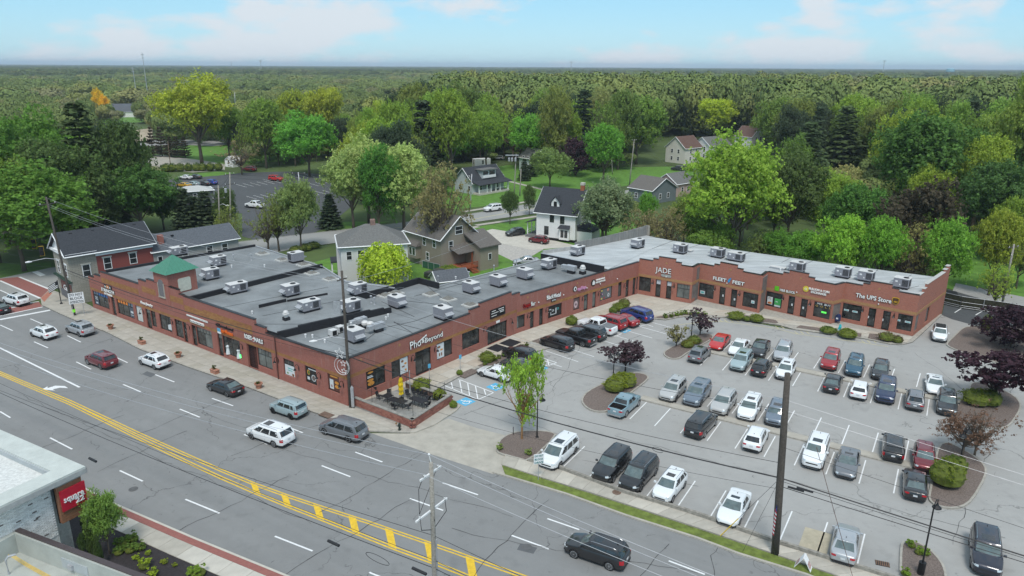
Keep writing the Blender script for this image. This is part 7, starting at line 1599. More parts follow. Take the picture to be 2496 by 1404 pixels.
for k,px,py,l in (('cond', 812,818, 'small condenser left of the street pole'),('cond', 829,809, 'small condenser touching the street pole'),('duct', 880,795, 'boxy exhaust housing on the corner roof'),('fan', 890,799, 'round white exhaust fan, left one of two'),('fan', 903,801, 'round white exhaust fan, right one of two'),('duct', 923,808, 'flared exhaust hood on the corner roof')): unit(k,px,py,ZL,l,sc=.9)
unit('duct', 1392,666,ZL, 'grey ducted fan box before the black wall', rz=-40); unit('turbine', 1420,668,ZL, 'white mushroom exhaust beside the ducted fan box', sc=1.3); unit('turbine', 698,780,ZM, 'white stepped exhaust cowl on the middle roof', sc=1.1)
for k,(kd,px,py,z) in enumerate((('stub', 615,765,ZM),('stub', 745,822,ZL),('stub', 792,835,ZL),('stub', 856,793,ZM),('pipe', 905,738,ZM),('pipe', 913,742,ZM),('pipe', 1068,688,ZL),('pipe', 1143,677,ZL),('pipe', 1204,661,ZL),('pipe', 1259,646,ZL),('stub', 1111,680,ZL),('stub', 1252,650,ZL),('stub', 946,772,ZL),('stub', 941,779,ZL),('pipe', 570,636,ZR),('pipe', 613,634,ZR),('pipe', 528,660,ZR),('stub', 645,651,ZR),('stub', 565,652,ZR),('stub', 762,823,ZL),('stub', 1902,660,ZW),('stub', 2060,665,ZW),('stub', 2113,660,ZW))):
 unit(kd,px,py,z, 'small white stub vent on the flat roof' if kd == 'stub' else 'galvanised vent pipe with cap on the flat roof', 'stub vents on the roofs' if kd == 'stub' else 'capped vent pipes on the roofs')
for px,py in ((1672,612),(1896,655)):
 p = at(px,py,ZW); r = thing('roof_hatch', {1672: 'low pale roof hatch behind the first gable', 1896: 'low roof hatch with dish behind the second gable'}[px], 'hatch', p,radians(-40)); mb = MB(); mb.box((0,0,0),(2.2,.9,.25)); mb.build('curb', m_galv,r); mb = MB(); mb.box((0,0,.25),(2.3,1.0,.07)); mb.build('lid', m_act,r)
# ================================================================== POLES AND WIRES
class Pole:
 def __init__(s,bx,by,tx,ty,h=None,r0=.17,r1=.12,m=None,label='', group=None,name='utility_pole', cat='utility pole'):
  s.b = at(bx,by); s.h = h or height_at(s.b,ty); t = at(tx,ty,s.h) if h is None else Vector((s.b.x,s.b.y,s.h)); s.t = Vector((t.x,t.y,s.h)); s.bp = (bx,by)
  s.root = thing(name,label,cat,(s.b.x,s.b.y,0),0,group); mb = MB(); d = s.t-s.b; mb.tube([(0,0,-.1),d*.33,d*.66,d],[r0,r0*.93,(r0+r1)/2,r1],9); mb.build('shaft', m or m_wood,s.root,smooth=True)
 def at_z(s,z): return s.b.lerp(s.t,z/s.h)
 def z_of(s,py):
  lo,hi = 0,s.h
  for _ in range(40):
   m_ = (lo+hi)/2
   if proj(s.at_z(m_))[1] > py: lo = m_
   else: hi = m_
  return lo
 def arm(s,z,ang,L=2.4,off_=0,m=None,ins=3):
  c = s.at_z(z)-s.b; d = Vector((cos(radians(ang)),sin(radians(ang)),0)); mb = MB(); mb.obox(c-d*(L/2-off_)+Vector((0,0,-.05)),d*L,Vector((-d.y,d.x,0))*.1,(0,0,.11)); a = mb.build('crossarm', m or m_wood,s.root); out = []
  for k in range(ins):
   q = c-d*(L/2-off_)+d*(L*(k+.25)/(ins-.5)); m2 = MB(); m2.lathe([(.03,0),(.06,.05),(.03,.1),(.06,.15),(.03,.2)],q+Vector((0,0,.06)),6); m2.build('insulator', m_whtmetal,a); out.append(s.b+q+Vector((0,0,.28)))
  return out
WN = 'overhead wires'
m_cab = mat('black_cable', (.02,.02,.022),.6); m_wirel = mat('pale_aluminium_wire', (.42,.43,.45),.45,.4)
def wire(p,q,sag,r,m,label,group=WN,n=14):
 p,q = Vector(p),Vector(q); o = p.copy(); mb = MB(); mb.tube([p.lerp(q,k/n)-o-Vector((0,0,sag*4*(k/n)*(1-k/n))) for k in range(n+1)],r,4,cap=False); return tag(mb.build('overhead_wire', m,None,o),label, 'wire', group)
PA = Pole(183,770,112,480,label='tall leaning wooden utility pole at the street corner with a bright green band'); PB = Pole(855,995,833,660,label='dark wooden utility pole at the patio corner with star decoration'); PC = Pole(1889,1350,1920,910,label='tall thick wooden utility pole by the footway in front of the lot', r0=.29,r1=.2)
PD = Pole(1064,1560,1068,1135,h=12.6,m=m_woodl,label='pale wooden utility pole with two crossarms rising from the bottom edge', r0=.17,r1=.13); PE = Pole(2440,755,2472,595,m=m_woodl,label='wooden utility pole at the right edge behind the rear lane')
PF = Pole(1807,590,1822,508,m=m_woodl,label='thin wooden pole rising behind the pale roof'); PG = Pole(1534,452,1546,340,m=m_woodl,label='tall pale pole on the far lawn with guy wires'); PH = Pole(1253,478,1258,375,m=m_woodl,label='pole with transformer rack on the far lawn'); PI = Pole(1267,478,1270,412,m=m_woodl,label='shorter pole beside the transformer pole'); PJ = Pole(1146,510,1150,424,m=m_galv,label='grey pole in front of the bungalow', r0=.14,r1=.1)
PK = Pole(537,590,532,452,m=m_woodl,label='wooden pole with street lamp behind the slate range'); PL_ = Pole(563,590,560,420,m=m_woodl,label='wooden pole with cluttered crossarms behind the slate range'); PM = Pole(1493,425,1491,388,m=m_woodl,label='short pole by the far footpath', r0=.12,r1=.1); PN = Pole(737,520,727,420,m=m_galv,label='pale pole standing in the far lot behind the horse chestnut')
PO = Pole(575,295,572,225,m=m_galv,label='tall grey mast lamp beyond the yellow-green tree'); PP = Pole(416,407,409,344,m=mat('brown_steel', (.16,.11,.08),.6),label='brown lamp post in the far pale lot', r0=.14,r1=.1); PQ = Pole(196,300,189,238,m=m_woodl,label='far wooden pole above the shaggy spruce'); PR = Pole(2117,590,2135,480,m=m_wood,label='thin dark pole by the pool gap', r0=.08,r1=.06)
for P_,z,an,L_ in ((PA,PA.h-1.0,57,2.4),(PE,PE.h-.5,20,2.2),(PE,PE.h-1.6,50,2.0),(PG,PG.h-.2,40,2.2),(PK,PK.h-.6,30,2.4),(PK,PK.h-2.6,30,2.6),(PL_,PL_.h-.4,50,2.2),(PL_,PL_.h-2.4,50,2.4),(PN,PN.h-.3,10,3.4),(PQ,PQ.h-1,0,2.4),(PB,PB.h-.9,57,1.3)): P_.arm(z,an,L_)
mb = MB(); mb.obox((-2.4,-.2,PH.h-.5),(3.6,0,0),(0,.3,0),(0,0,.25)); mb.build('crossarm', m_galv,PH.root)
for x in (-1.4,-.6,.3): mb = MB(); mb.lathe([(.28,0),(.3,.1),(.3,.9),(.2,1.0)],(x,-.35,PH.h-2.0),9); mb.build('transformer', m_galv,PH.root)
mb = MB(); mb.lathe([(.25,0),(.27,.1),(.27,.8),(.15,.9)],(.2,-.3,PL_.h-4),8); mb.build('transformer', m_galv,PL_.root)
def lamp_arm(P_,z,tx,ty,zt):
 c = P_.at_z(z)-P_.b; e = at(tx,ty,zt)-P_.b; mb = MB(); mb.tube([c,c.lerp(e,.5)+Vector((0,0,.35)),e+Vector((0,0,.05))],[.05,.045,.035],6); a = mb.build('lamp_arm', m_galv,P_.root); d = (e-c); d.z = 0; d.normalize(); mb = MB(); mb.tube([e-d*.15,e+d*.2,e+d*.65],[.06,.15,.08],8); mb.build('lamp_head', m_whtmetal,a)
zA = PA.z_of(633); lamp_arm(PA,zA,75,638,zA+.3); zB = PB.z_of(826); lamp_arm(PB,zB,770,831,zB+.1); zK = PK.z_of(501); lamp_arm(PK,zK,552,501,zK)
mb = MB(); c = PA.at_z(PA.z_of(757))-PA.b; mb.lathe([(.19,-.22),(.19,.22)],c,10); mb.build('fluorescent_band', mat('fluorescent_green', (.25,.85,.03),.6,var=.05,emit=(.2,.9,.02),estr=.15),PA.root)  # faint glow put into the band's material; the band is no lamp
mb = MB(); c = PA.at_z(PA.z_of(722))-PA.b; mb.obox(c+Vector((-.1,-.28,-.2)),(.32,.16,0),(.01,-.02,0),(0,0,.4)); mb.build('notice', m_wht,PA.root)
t1 = PD.at_z(PD.h)-PD.b; mb = MB(); mb.tube([t1,t1+Vector((-.1,0,.45))],.03,5); mb.lathe([(.05,0),(.08,.06),(.04,.12)],t1+Vector((-.1,0,.45)),6); mb.build('top_pin', m_whtmetal,PD.root)
i1 = PD.arm(PD.h-.75,57,1.9,m=m_whtmetal,ins=2); i2 = PD.arm(PD.h-3.2,57,2.9,m=m_whtmetal,ins=3)
for q in i2: mb = MB(); mb.tube([q-PD.b,q-PD.b+Vector((.1,-.1,-.9)),(0,.1,PD.h-4.6),(0,.12,PD.h-5.0)],.025,5); mb.build('jumper_cable', m_cab,PD.root)
for q in i1+[i1[0]]: mb = MB(); mb.tube([q-PD.b,q-PD.b+Vector((-.35,0,-1.0)),Vector(i2[0])-PD.b+Vector((0,0,.1))],.018,5); mb.build('jumper_cable', m_cab,PD.root)
mb = MB(); mb.tube([(.17,-.05,PD.h-5.2),(.2,-.05,0)],.06,6); mb.build('conduit', m_galv,PD.root)
def solve(P0,xy,px,py,z0=3,z1=30):
 """height at ground point xy so that the span from P0 crosses the view at column px on row py"""
 lo,hi = z0,z1
 for _ in range(40):
  m_ = (lo+hi)/2; q = Vector((xy[0],xy[1],m_)); k = 0; a,b = 0.0,1.0
  for _ in range(30):
   k = (a+b)/2; x = proj(P0.lerp(q,k))[0]
   if (x > px) == (proj(P0)[0] > px): a = k
   else: b = k
  if proj(P0.lerp(q,k))[1] > py: lo = m_
  else: hi = m_
 return Vector((xy[0],xy[1],lo))
dl = Vector((cos(radians(148)),sin(radians(148)),0)); Lx = PD.b+dl*62; Rx = PD.b-dl*45
for k,(P0,yl,xr,yr) in enumerate(((PD.t+Vector((-.1,0,.5)),825,1700,1395),(Vector(i1[1]),838,1640,1404),(Vector(i1[0]),861,1500,1400))):
 wire(P0,solve(P0,(Lx.x,Lx.y),0,yl),.9,.016,m_wirel,['topmost pale wire running left from the near pole', 'middle pale wire running left from the near pole', 'lowest pale wire running left from the near pole'][k])
 wire(P0,Rx+Vector((0,0,12.2-.3*k)),.9,.016,m_wirel,['topmost pale wire running right from the near pole', 'middle pale wire running right from the near pole', 'lowest pale wire running right from the near pole'][k])
for k,(yp,yl,r) in enumerate(((1305,985,.02),(1385,1010,.03),(1365,930,.018))):
 P0 = PD.at_z(PD.z_of(yp)); wire(P0,solve(P0,(Lx.x,Lx.y),0,yl),.5,r,m_cab,['upper black cable crossing the street to the left of the near pole', 'thick black cable over the near lanes left of the near pole', 'thin black cable over the near lanes left of the near pole'][k]); wire(P0,Rx+Vector((0,0,P0.z-.3)),.5,r,m_cab,['upper black cable right of the near pole', 'thick black cable right of the near pole', 'thin black cable right of the near pole'][k])
for (x,y,z,L_) in ((226,1121,7.2,.9),(813,1324,7.3,.9),(1022,1392,7.2,1.0)):
 p = at(x,y,z); mb = MB(); mb.tube([-dl*L_/2,dl*L_/2],.09,7); tag(mb.build('splice_case', m_cab,None,p), {226: 'black cable splice case hanging over the far left lanes', 813: 'black cable splice case above the yellow median', 1022: 'black splice case with slack loops beside the near pole'}[x], 'splice case', 'cable splice cases')
mb = MB(); p = at(920,1362,7.2); mb.tube([dl*(.9*cos(t))+Vector((0,0,.25*sin(t))) for t in [k*pi/8 for k in range(17)]],.02,4); tag(mb.build('cable_loop', m_cab,None,p), 'slack loop of black cable left of the near pole', 'cable')
def span(Pa,za,Pb,zb,sag,r,m,l): wire(Pa.at_z(za),Pb.at_z(zb),sag,r,m,l)
zt = PA.z_of(655); zu = PB.z_of(868)
span(PA,zt,PB,zu,.7,.05,m_cab, 'thick black cable in front of the street facade'); span(PA,zt-.4,PB,zu-.4,.8,.02,m_cab, 'thin black cable in front of the street facade')
for k,dz in enumerate((.1,1.0,1.3)): span(PA,PA.h-dz,PB,PB.h-dz,1.2,.014,m_wirel,['top pale wire', 'second pale wire', 'third pale wire'][k]+' from the leaning pole to the patio pole')
zc = PC.z_of(1165); span(PB,zu,PC,zc,.75,.055,m_cab, 'thick black cable from patio pole across the parking lot'); span(PB,zu+.4,PC,zc+1.2,.8,.02,m_cab, 'thin black cable from patio pole across the parking lot')
for k,(ya,yc) in enumerate(((690,975),(760,1000),(935,1192))): span(PB,PB.z_of(ya),PC,PC.z_of(yc),.9,.014,m_cab if k else m_wirel,['upper thin wire', 'middle thin wire', 'lower thin wire'][k]+' from patio pole to the tall lot pole')
Rc = PC.b-dl*48+Vector((3,2,0))
for k,(yc,ye,r) in enumerate(((975,1150,.015),(1000,1175,.015),(1165,1372,.05),(1185,1392,.03),(1172,1355,.02),(1090,1280,.015))):
 P0 = PC.at_z(PC.z_of(yc)); wire(P0,solve(P0,(Rc.x,Rc.y),2496,ye),.25,r*(1.0 if k > 1 else .6),m_cab if k > 1 else m_galv,['topmost pale wire right of the tall lot pole', 'second pale wire right of the tall lot pole', 'thick black cable right of the tall lot pole', 'doubled black cable right of the tall lot pole', 'thin black cable right of the tall lot pole', 'single service wire right of the tall lot pole'][k])
for (x,y,z) in ((1962,1194,zc-.1),(1940,1192,zc-.5)): p = at(x,y,z); mb = MB(); mb.tube([dl*.55,-dl*.55],.08,7); tag(mb.build('splice_case', m_cab,None,p), {1962: 'black splice case just right of the tall lot pole, upper one', 1940: 'black splice case just right of the tall lot pole, lower one'}[x], 'splice case', 'cable splice cases')
mb = MB(); p = PC.at_z(zc).lerp(PB.at_z(zu),.215)-Vector((0,0,.55)); mb.tube([dl*(.45*cos(t))+Vector((0,0,.2*sin(t))) for t in [k*pi/8 for k in range(17)]],.02,4); tag(mb.build('cable_loop', m_cab,None,p), 'spoked cable storage loop hanging over the parking lot', 'cable')
for k,(P_,x,y) in enumerate(((PC,1756,1306),(PC,1810,1345))): wire(P_.at_z(PC.z_of(1165)),at(x,y,.1),0,.012,m_cab,['guy wire with yellow guard from the tall lot pole to the footway', 'second guy wire from the tall lot pole to the verge'][k])
pg = at(1756,1306,.1); dg = (PC.at_z(PC.z_of(1165))-pg).normalized(); mb = MB(); mb.tube([(0,0,0),dg*2.3],.04,6); tag(mb.build('guy_guard', m_yellow,None,pg), 'yellow plastic guard on the guy wire by the white sedan', 'guard')
wire(at(1990,1090,9),at(2078,1404,.2),.05,.02,mat('rusty_rod', (.10,.05,.035),.8), 'brown guy rod slanting down to the footway near the silver sedan')
for (Pa,Pb,l) in ((PE,PF, 'wires from right edge pole to the pole behind the roof'),(PG,PH, 'wires between the two poles on the far lawn'),(PF,PG, 'wire from the pole behind the roof to the far lawn pole'),(PK,PL_, 'short wires between the poles behind the slate range'),(PL_,PN, 'wires from the cluttered pole to the far lot pole'),(PH,PJ, 'wire from transformer pole to the bungalow pole')):
 for dz in (.2,1.0): wire(Pa.at_z(Pa.h-dz),Pb.at_z(Pb.h-dz),.6,.02,m_cab,('upper ' if dz < .5 else 'lower ')+l.replace('wires', 'wire').replace('short ', ''))
for k in range(4): wire(PE.at_z(PE.h-.4*k-.2),PE.at_z(PE.h-.4*k-.2)+Vector((40,-10,0)),.5,.018,m_cab,['top', 'second', 'third', 'lowest'][k]+' wire leaving the right edge pole to the right')
for k,(ya,yb) in enumerate(((575,545),(590,560),(610,625),(640,612),(655,640))):
 P0 = PA.at_z(PA.z_of(ya)); wire(P0,solve(P0,(-115,128),0,yb),.3,.016,m_cab,['first', 'second', 'third', 'fourth', 'fifth'][k]+' wire running left from the leaning corner pole, from the top')
P0 = PB.at_z(PB.z_of(690)); 
for k,(x,y,z) in enumerate(((1010,675,7),(985,700,6.2))): wire(P0,at(x,y,z)+Vector((9*(1-k),24*(1-k),0)),.4,.014,m_wirel,['pale service wire over the willow', 'pale service wire to the rear roof edge'][k])
dc = PB.at_z(PB.z_of(880))-PB.b+Vector((-.15,-.2,0)); xr_ = Vector((-.9,.42,0)).normalized(); mb = MB()
def star(mb,c,R_,n=5):
 pts_ = [c+xr_*(R_*(1 if k % 2 == 0 else .42)*sin(k*pi/n))+Vector((0,0,R_*(1 if k % 2 == 0 else .42)*cos(k*pi/n))) for k in range(2*n)]
 for k in range(2*n): mb.tube([pts_[k],pts_[(k+1) % (2*n)]],.025,4)
star(mb,dc+xr_*.75+Vector((0,0,.8)),.62); star(mb,dc+xr_*.35+Vector((0,0,-.25)),.35); star(mb,dc+xr_*.3+Vector((0,0,-1.1)),.35)
for R_ in (.95,.72): mb.tube([dc+xr_*(.55+R_*sin(t)-(0 if R_ > .9 else .12))+Vector((0,0,-.6+R_*cos(t))) for t in [radians(a) for a in range(20,340,20)]],.025,4)
tag(mb.build('star_decoration', m_whtmetal,None,PB.b), 'white wire star and moon decoration fixed to the patio pole', 'decoration')
mb = MB(); mb.tube([(.28,-.1,0),(.28,-.1,2.6)],.09,7); mb.obox((.15,-.3,.3),(.3,0,0),(0,.2,0),(0,0,2.2)); mb.build('riser_guard', m_galv,PB.root)
mb = MB(); c = PB.at_z(PB.z_of(752))-PB.b; mb.obox(c+Vector((-1.1,.2,-.7)),(.7,-.2,0),(.03,.06,0),(0,0,1.4)); mb.build('side_panel', m_galv,PB.root)
m_flagr,m_flagw,m_flagb = mat('flag_red', (.42,.03,.04),.8),mat('flag_white', (.66,.66,.66),.8),mat('flag_blue', (.03,.045,.16),.8)
def flag(name,base,dirv,L_,Hh,stripes,canton,label,droop=.0,par=None):
 r = thing(name,label, 'flag', base); mb = MB(); n = 13
 for k in range(n):
  z1_,z0_ = Hh*(1-k/n),Hh*(1-(k+1)/n)
  for j in range(6):
   u0,u1 = j/6,(j+1)/6; f = lambda u,z: Vector((dirv.x*L_*u,dirv.y*L_*u,z-droop*u))+Vector((-dirv.y,dirv.x,0))*.08*sin(u*7)
   mb.poly([f(u0,z0_),f(u1,z0_),f(u1,z1_),f(u0,z1_)],2 if (j < 3 and k < 7) else (k % 2)); 
 mb.build('cloth', [stripes,m_flagw,canton],r); return r
fp = PC.at_z(PC.z_of(1285)); flag('flag', fp+Vector((-.32,-.2,0)),Vector((-.3,-.9,0)).normalized(),.45,2.0,m_flagr,m_flagb, 'striped red white and blue flag hanging on the tall lot pole', .3)
mb = MB(); c = PC.at_z(PC.z_of(1270)); 
def plate_sign(name,label,pos,w,h,lines,m=m_wht,tm=None,tsize=.18,posts=1,ph=2.1,yaw=None,group=None,thick=.03):
 """flat sign on posts facing the viewer's side; yaw = direction its face looks"""
 r = thing(name,label, 'sign', (pos.x,pos.y,0),0,group); ny = Vector((cos(radians(yaw)),sin(radians(yaw)),0)); x = Vector((0,0,1)).cross(ny)
 for k in range(posts): o = x*((k-(posts-1)/2)*w*.7); mb = MB(); mb.tube([o,o+Vector((0,0,ph+h*.9))],.035,5); mb.build('post', m_galv,r)
 mb = MB(); mb.obox(ny*.04-x*w/2+Vector((0,0,ph)),x*w,ny*thick,(0,0,h)); pl = mb.build('plate', m,r)
 for k,t in enumerate(lines): sign_text_on(pl,t,tsize,min(w*.86,tsize*.62*len(t)),ny*(.05+thick)+Vector((0,0,ph+h-(k+.82)*h/len(lines))),x,ny,tm or m_dark,.006,.01)
 return r
plate_sign('road_sign', 'large white DO NOT BLOCK INTERSECTION sign on two posts beside the leaning pole', at(194,772),1.9,1.6,['DO NOT', 'BLOCK', 'INTERSECTION'],tsize=.5,posts=2,ph=2.0,yaw=-60)
plate_sign('road_sign', 'white DO NOT BLOCK DRIVE sign on a single post in the verge', at(1312,1172),.9,.95,['DO NOT', 'BLOCK', 'DRIVE'],tsize=.26,ph=1.7,yaw=-75,tm=mat('teal_print', (.02,.18,.18),.6))
for k,(x,y) in enumerate(((1047,928),(1122,905))): plate_sign('parking_sign', ['blue accessible parking sign near the round shrub', 'second blue accessible parking sign farther along the walk'][k],at(x,y),.32,.5,[],m=m_blue,ph=1.6,yaw=-60,group='accessible parking signs')
p = at(1957,1385); r = thing('sandwich_board', 'white A-frame sandwich board standing in the verge by the footway', 'sign', p,radians(-30))
for s_ in (1,-1): mb = MB(); mb.obox((s_*.62,-.35,0),(0,.7,0),(-s_*.03,0,0),(-s_*.58,0,1.05)); pl = mb.build('board', m_wht,r); mb = MB(); mb.obox((s_*.50,-.26,.25),(0,.52,0),(s_*.012,0,0),(-s_*.2,0,.36)); mb.build('print', m_tan if False else mat('faded_print', (.45,.30,.28),.8,var=.5,scale=8),pl)
p = at(150,742); mb = MB(); r = thing('flag_pole', 'short dark pole with black and white striped flag beside the stone building', 'flag', p); mb.lathe([(.18,0),(.18,.25),(.07,.35)],n=8); mb.tube([(0,0,0),(0,0,3.8)],.06,6); mb.build('post', m_dark,r)
mb = MB(); n = 9
for k in range(n):
 for j in range(4): u0,u1 = j/4,(j+1)/4; f = lambda u,z: Vector((-1.5*u,-.1*u,z-.9*u)); mb.poly([f(u0,3.7-.12*(k+1)),f(u1,3.7-.12*(k+1)),f(u1,3.7-.12*k),f(u0,3.7-.12*k)],0 if (k % 2 == 0 or (j < 1 and k < 5)) else 1)
mb.build('cloth', [m_dark,m_flagw],r)
for k,(x,y) in enumerate(((82,594),(101,612))):
 p = at(x,y,6.2); r = thing('traffic_signal', ['left traffic signal with yellow edged backplate over the cross street', 'right traffic signal with yellow edged backplate over the cross street'][k], 'traffic light', p,radians(30), 'traffic signals over the cross street'); mb = MB(); mb.box((0,0,-.6),(.35,.3,1.2)); mb.build('housing', m_dark,r)
 mb = MB(); mb.obox((-.32,-.02,-.75),(.64,0,0),(0,.03,0),(0,0,1.5)); mb.build('backplate', m_dark,r); mb = MB(); mb.tube([(-.33,0,-.77),(.33,0,-.77)],.03,4); mb.tube([(.33,0,-.77),(.33,0,.77)],.03,4); mb.tube([(-.33,0,.77),(.33,0,.77)],.03,4); mb.build('yellow_edge', m_yellow,r)
def lot_lamp(bx,by,ty,label,heads=1,base=False):
 b = at(bx,by); h = height_at(b,ty); h = max(4.2,h); r = thing('lot_lamp', label, 'lamp post', b,radians(40), 'black gooseneck lamps in the lot'); mb = MB(); mb.lathe([(.22,0),(.20,.12),(.10,.25)],n=8); mb.tube([(0,0,0),(0,0,h-.6)],[.07,.05],7); mb.build('post', m_dark,r)
 if base: mb = MB(); mb.lathe([(.24,0),(.24,1.1)],n=10); mb.build('concrete_base', m_dark,r)
 for k in range(heads):
  s_ = 1 if k == 0 else -1; mb = MB(); mb.tube([(0,0,h-.7),(s_*.05,0,h-.25),(s_*.3,0,h),(s_*.58,0,h-.1),(s_*.62,0,h-.4)],.035,6); a = mb.build('arm', m_dark,r); mb = MB(); mb.lathe([(.05,h-.4),(.1,h-.55),(.30,h-.72),(.31,h-.78)],(s_*.62,0,0),12); mb.build('shade', m_dark,a); mb = MB(); mb.lathe([(.16,h-.9),(.2,h-.82),(.1,h-.76)],(s_*.62,0,0),8); mb.build('globe', MATS['opal_globe'],a)
lot_lamp(1309,1068,962, 'black gooseneck lamp in the near mulch island beside the street tree'); lot_lamp(1494,935,866, 'twin-headed lamp inside the purple plum tree', 2); lot_lamp(1684,832,758, 'twin-headed lamp at the upper island', 2); lot_lamp(2428,993,912, 'twin-headed lamp in front of the wide purple tree', 2); lot_lamp(2336,1142,1050, 'twin-headed lamp beside the bronze-leaved tree', 2); lot_lamp(2243,1402,1222, 'black lamp on tall base in the bottom right island', 1,True)
mb = MB(); p = at(1251,1062); mb.tube([(0,0,0),(0,0,.95)],.04,6); tag(mb.build('bollard', m_dark,None,p), 'thin dark marker post at the edge of the near mulch island', 'post')
# ================================================================== SHRUBS,PLANTERS,BEDS
me_s,_c = broadleaf('foliage', 9000,90,.042,seed=50,low=.0,squash=.9); me_s2,_c = broadleaf('foliage', 900,14,.12,seed=51,low=.0)
SHR = 'clipped shrubs in the lot beds'
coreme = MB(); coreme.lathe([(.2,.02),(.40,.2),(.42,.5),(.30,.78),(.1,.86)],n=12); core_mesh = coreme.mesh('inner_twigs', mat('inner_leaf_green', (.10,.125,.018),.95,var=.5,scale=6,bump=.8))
def shrub(px,py,w,h,col,label,group=SHR,me=None,z=.12,name='shrub', wy=None,cat='shrub'):
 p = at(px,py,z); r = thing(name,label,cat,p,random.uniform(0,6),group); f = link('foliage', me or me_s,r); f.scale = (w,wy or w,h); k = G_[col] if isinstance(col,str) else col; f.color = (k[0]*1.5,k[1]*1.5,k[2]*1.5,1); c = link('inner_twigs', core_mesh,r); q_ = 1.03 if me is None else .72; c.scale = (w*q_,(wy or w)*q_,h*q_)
YG = (.17,.205,.018)
for x,y,w,h,col,l in ((1497,952,2.6,1.5,YG, 'left lobe of the yellow-green shrub mass in the plum tree island'),(1525,940,2.8,1.5,YG, 'right lobe of the yellow-green shrub mass in the plum tree island'),(1510,940,2.4,1.5,YG, 'middle lobe of the yellow-green shrub mass in the plum tree island'),
 (1675,845,1.9,.9,(.13,.12,.02), 'low golden shrub in the upper island'),(1692,836,1.9,1.0,(.09,.12,.03), 'low green shrub in the upper island'),(1027,950,2.3,1.3,YG, 'round yellow-green shrub inside the patio corner, larger one'),(1072,972,1.7,1.1,YG, 'round yellow-green shrub by the patio wall, smaller one'),(1188,880,2.2,1.2,(.13,.17,.018), 'round shrub beside the white coupe'),(1105,992,1.0,.7, 'bright', 'small green shrub at the patio corner'),(1120,912,.9,.5, 'bright', 'tiny bright shrub at the kerb near the sign'),
 (1393,790,2.0,1.2,(.12,.16,.018), 'shrub against the white pickup nose'),(1507,757,2.0,1.2,(.13,.17,.02), 'yellow-green shrub before the blue SUV'),(1494,762,1.4,.9, 'mid', 'green shrub left of the yellow-green one'),(1521,748,2.0,1.3, 'brown', 'twiggy brown shrub near the inner corner'),
 (1794,776,2.6,1.0,(.14,.18,.018), 'long clipped shrub before the second bay'),(1844,783,2.2,1.0,(.14,.18,.018), 'clipped shrub right of the long one'),(1820,781,1.2,.6, 'mid', 'small green shrub between two clipped ones'),(2065,821,2.8,1.1,(.14,.18,.018), 'clipped yellow-green shrub before the last bay'),(2018,810,2.4,.8,(.07,.12,.02), 'low dark green shrub before the third bay'),(2160,829,2.2,1.1, 'brown', 'umbrella-shaped brown shrub in front of the last store'),(2187,834,1.6,.9, 'bronze', 'small bare shrub beside the umbrella-shaped one'),
 (2403,803,1.6,2.0,(.12,.17,.02), 'tall narrow shrub in the right-hand bed'),(2378,985,3.0,1.7,(.12,.155,.02), 'large green shrub at the front of the right island'),(2408,985,2.8,1.6,(.06,.09,.018), 'darker shrub behind the large green one in the right island'),(2304,1180,3.2,2.3,(.12,.155,.02), 'big dome shrub beside the black sedan'),(2325,1145,2.4,1.3,(.07,.11,.018), 'smaller shrub behind the big dome shrub')): shrub(x,y,w,h,col,l)
for k,(x,y) in enumerate(((1623,775),(1636,773),(1650,770),(1660,768),(1672,766),(1684,768),(1697,768),(1716,770))): shrub(x,y,1.0,.7,['mid', 'olive', 'bright', 'pale'][k % 4], 'small tufted plant in the curved bed by the inner corner', 'tufted plants in the curved bed', me_s2)
for k,(x,y) in enumerate(((2222,1334),(2238,1350),(2255,1352),(2205,1402),(1218,1095),(1290,1108))): shrub(x,y,.9,.6, 'bright' if k < 4 else 'pale', ['spiky green tuft at the top of the bottom right island', 'second spiky tuft in the bottom right island', 'third spiky tuft by the lamp base', 'spiky tuft at the bottom of the island', 'pale tuft in the near mulch island, left', 'pale tuft in the near mulch island, right'][k], 'spiky tufts in the mulch islands', me_s2)
for k in range(10): t = 17.4+.9*k; q = F1a.pt(t,.15,3.9); px,py = proj(q); shrub(px,py,.8,.5,['mid', 'olive'][k % 2], 'small perennial in the bed between walk and bays', 'small perennials by the walk', me_s2,z=.15)
for k,(x,w) in enumerate(((408,5),(440,3.6),(460,3.4),(480,3.8),(495,3.6),(513,3.6),(533,3.4),(421,4))): shrub(x,418-(.02*(x-400)),w,2.6,(.06,.11,.02),['hedge shrub at the left end', 'rounded hedge shrub, second', 'rounded hedge shrub, third', 'vase-shaped hedge shrub, fourth', 'vase-shaped hedge shrub, fifth', 'vase-shaped hedge shrub, sixth', 'vase-shaped hedge shrub, seventh', 'low hedge shrub near the left end'][k]+' of the row behind the far lot', 'hedge behind the far lot', z=0)
for k,(x,y,w,h) in enumerate(((1100,672,3.2,1.8),(1118,678,3.2,1.8),(1085,668,2.6,1.5),(745,610,3,1.3),(722,615,3,1.3),(765,604,3,1.2))): shrub(x,y,w,h, 'bright' if k < 3 else 'dark', ['bright bush by the rust deck', 'bright bush right of the rust deck steps', 'bush beside the green fence', 'dark hedge beside the grey house', 'left dark hedge beside the grey house', 'right dark hedge beside the grey house'][k], 'garden bushes behind the building', z=0)
for k,(x,y,t) in enumerate(((216,1318,1262),(230,1350,1280),(246,1362,1305),(205,1330,1300))): hero('pyramid', x,y+22,t,26,(.045,.075,.022),['dwarf conifer under the red sign', 'tallest dwarf conifer by the small tree', 'right dwarf conifer by the low roof edge', 'left dwarf conifer against the wall'][k], 'dwarf conifers below the red sign', name='dwarf_conifer')
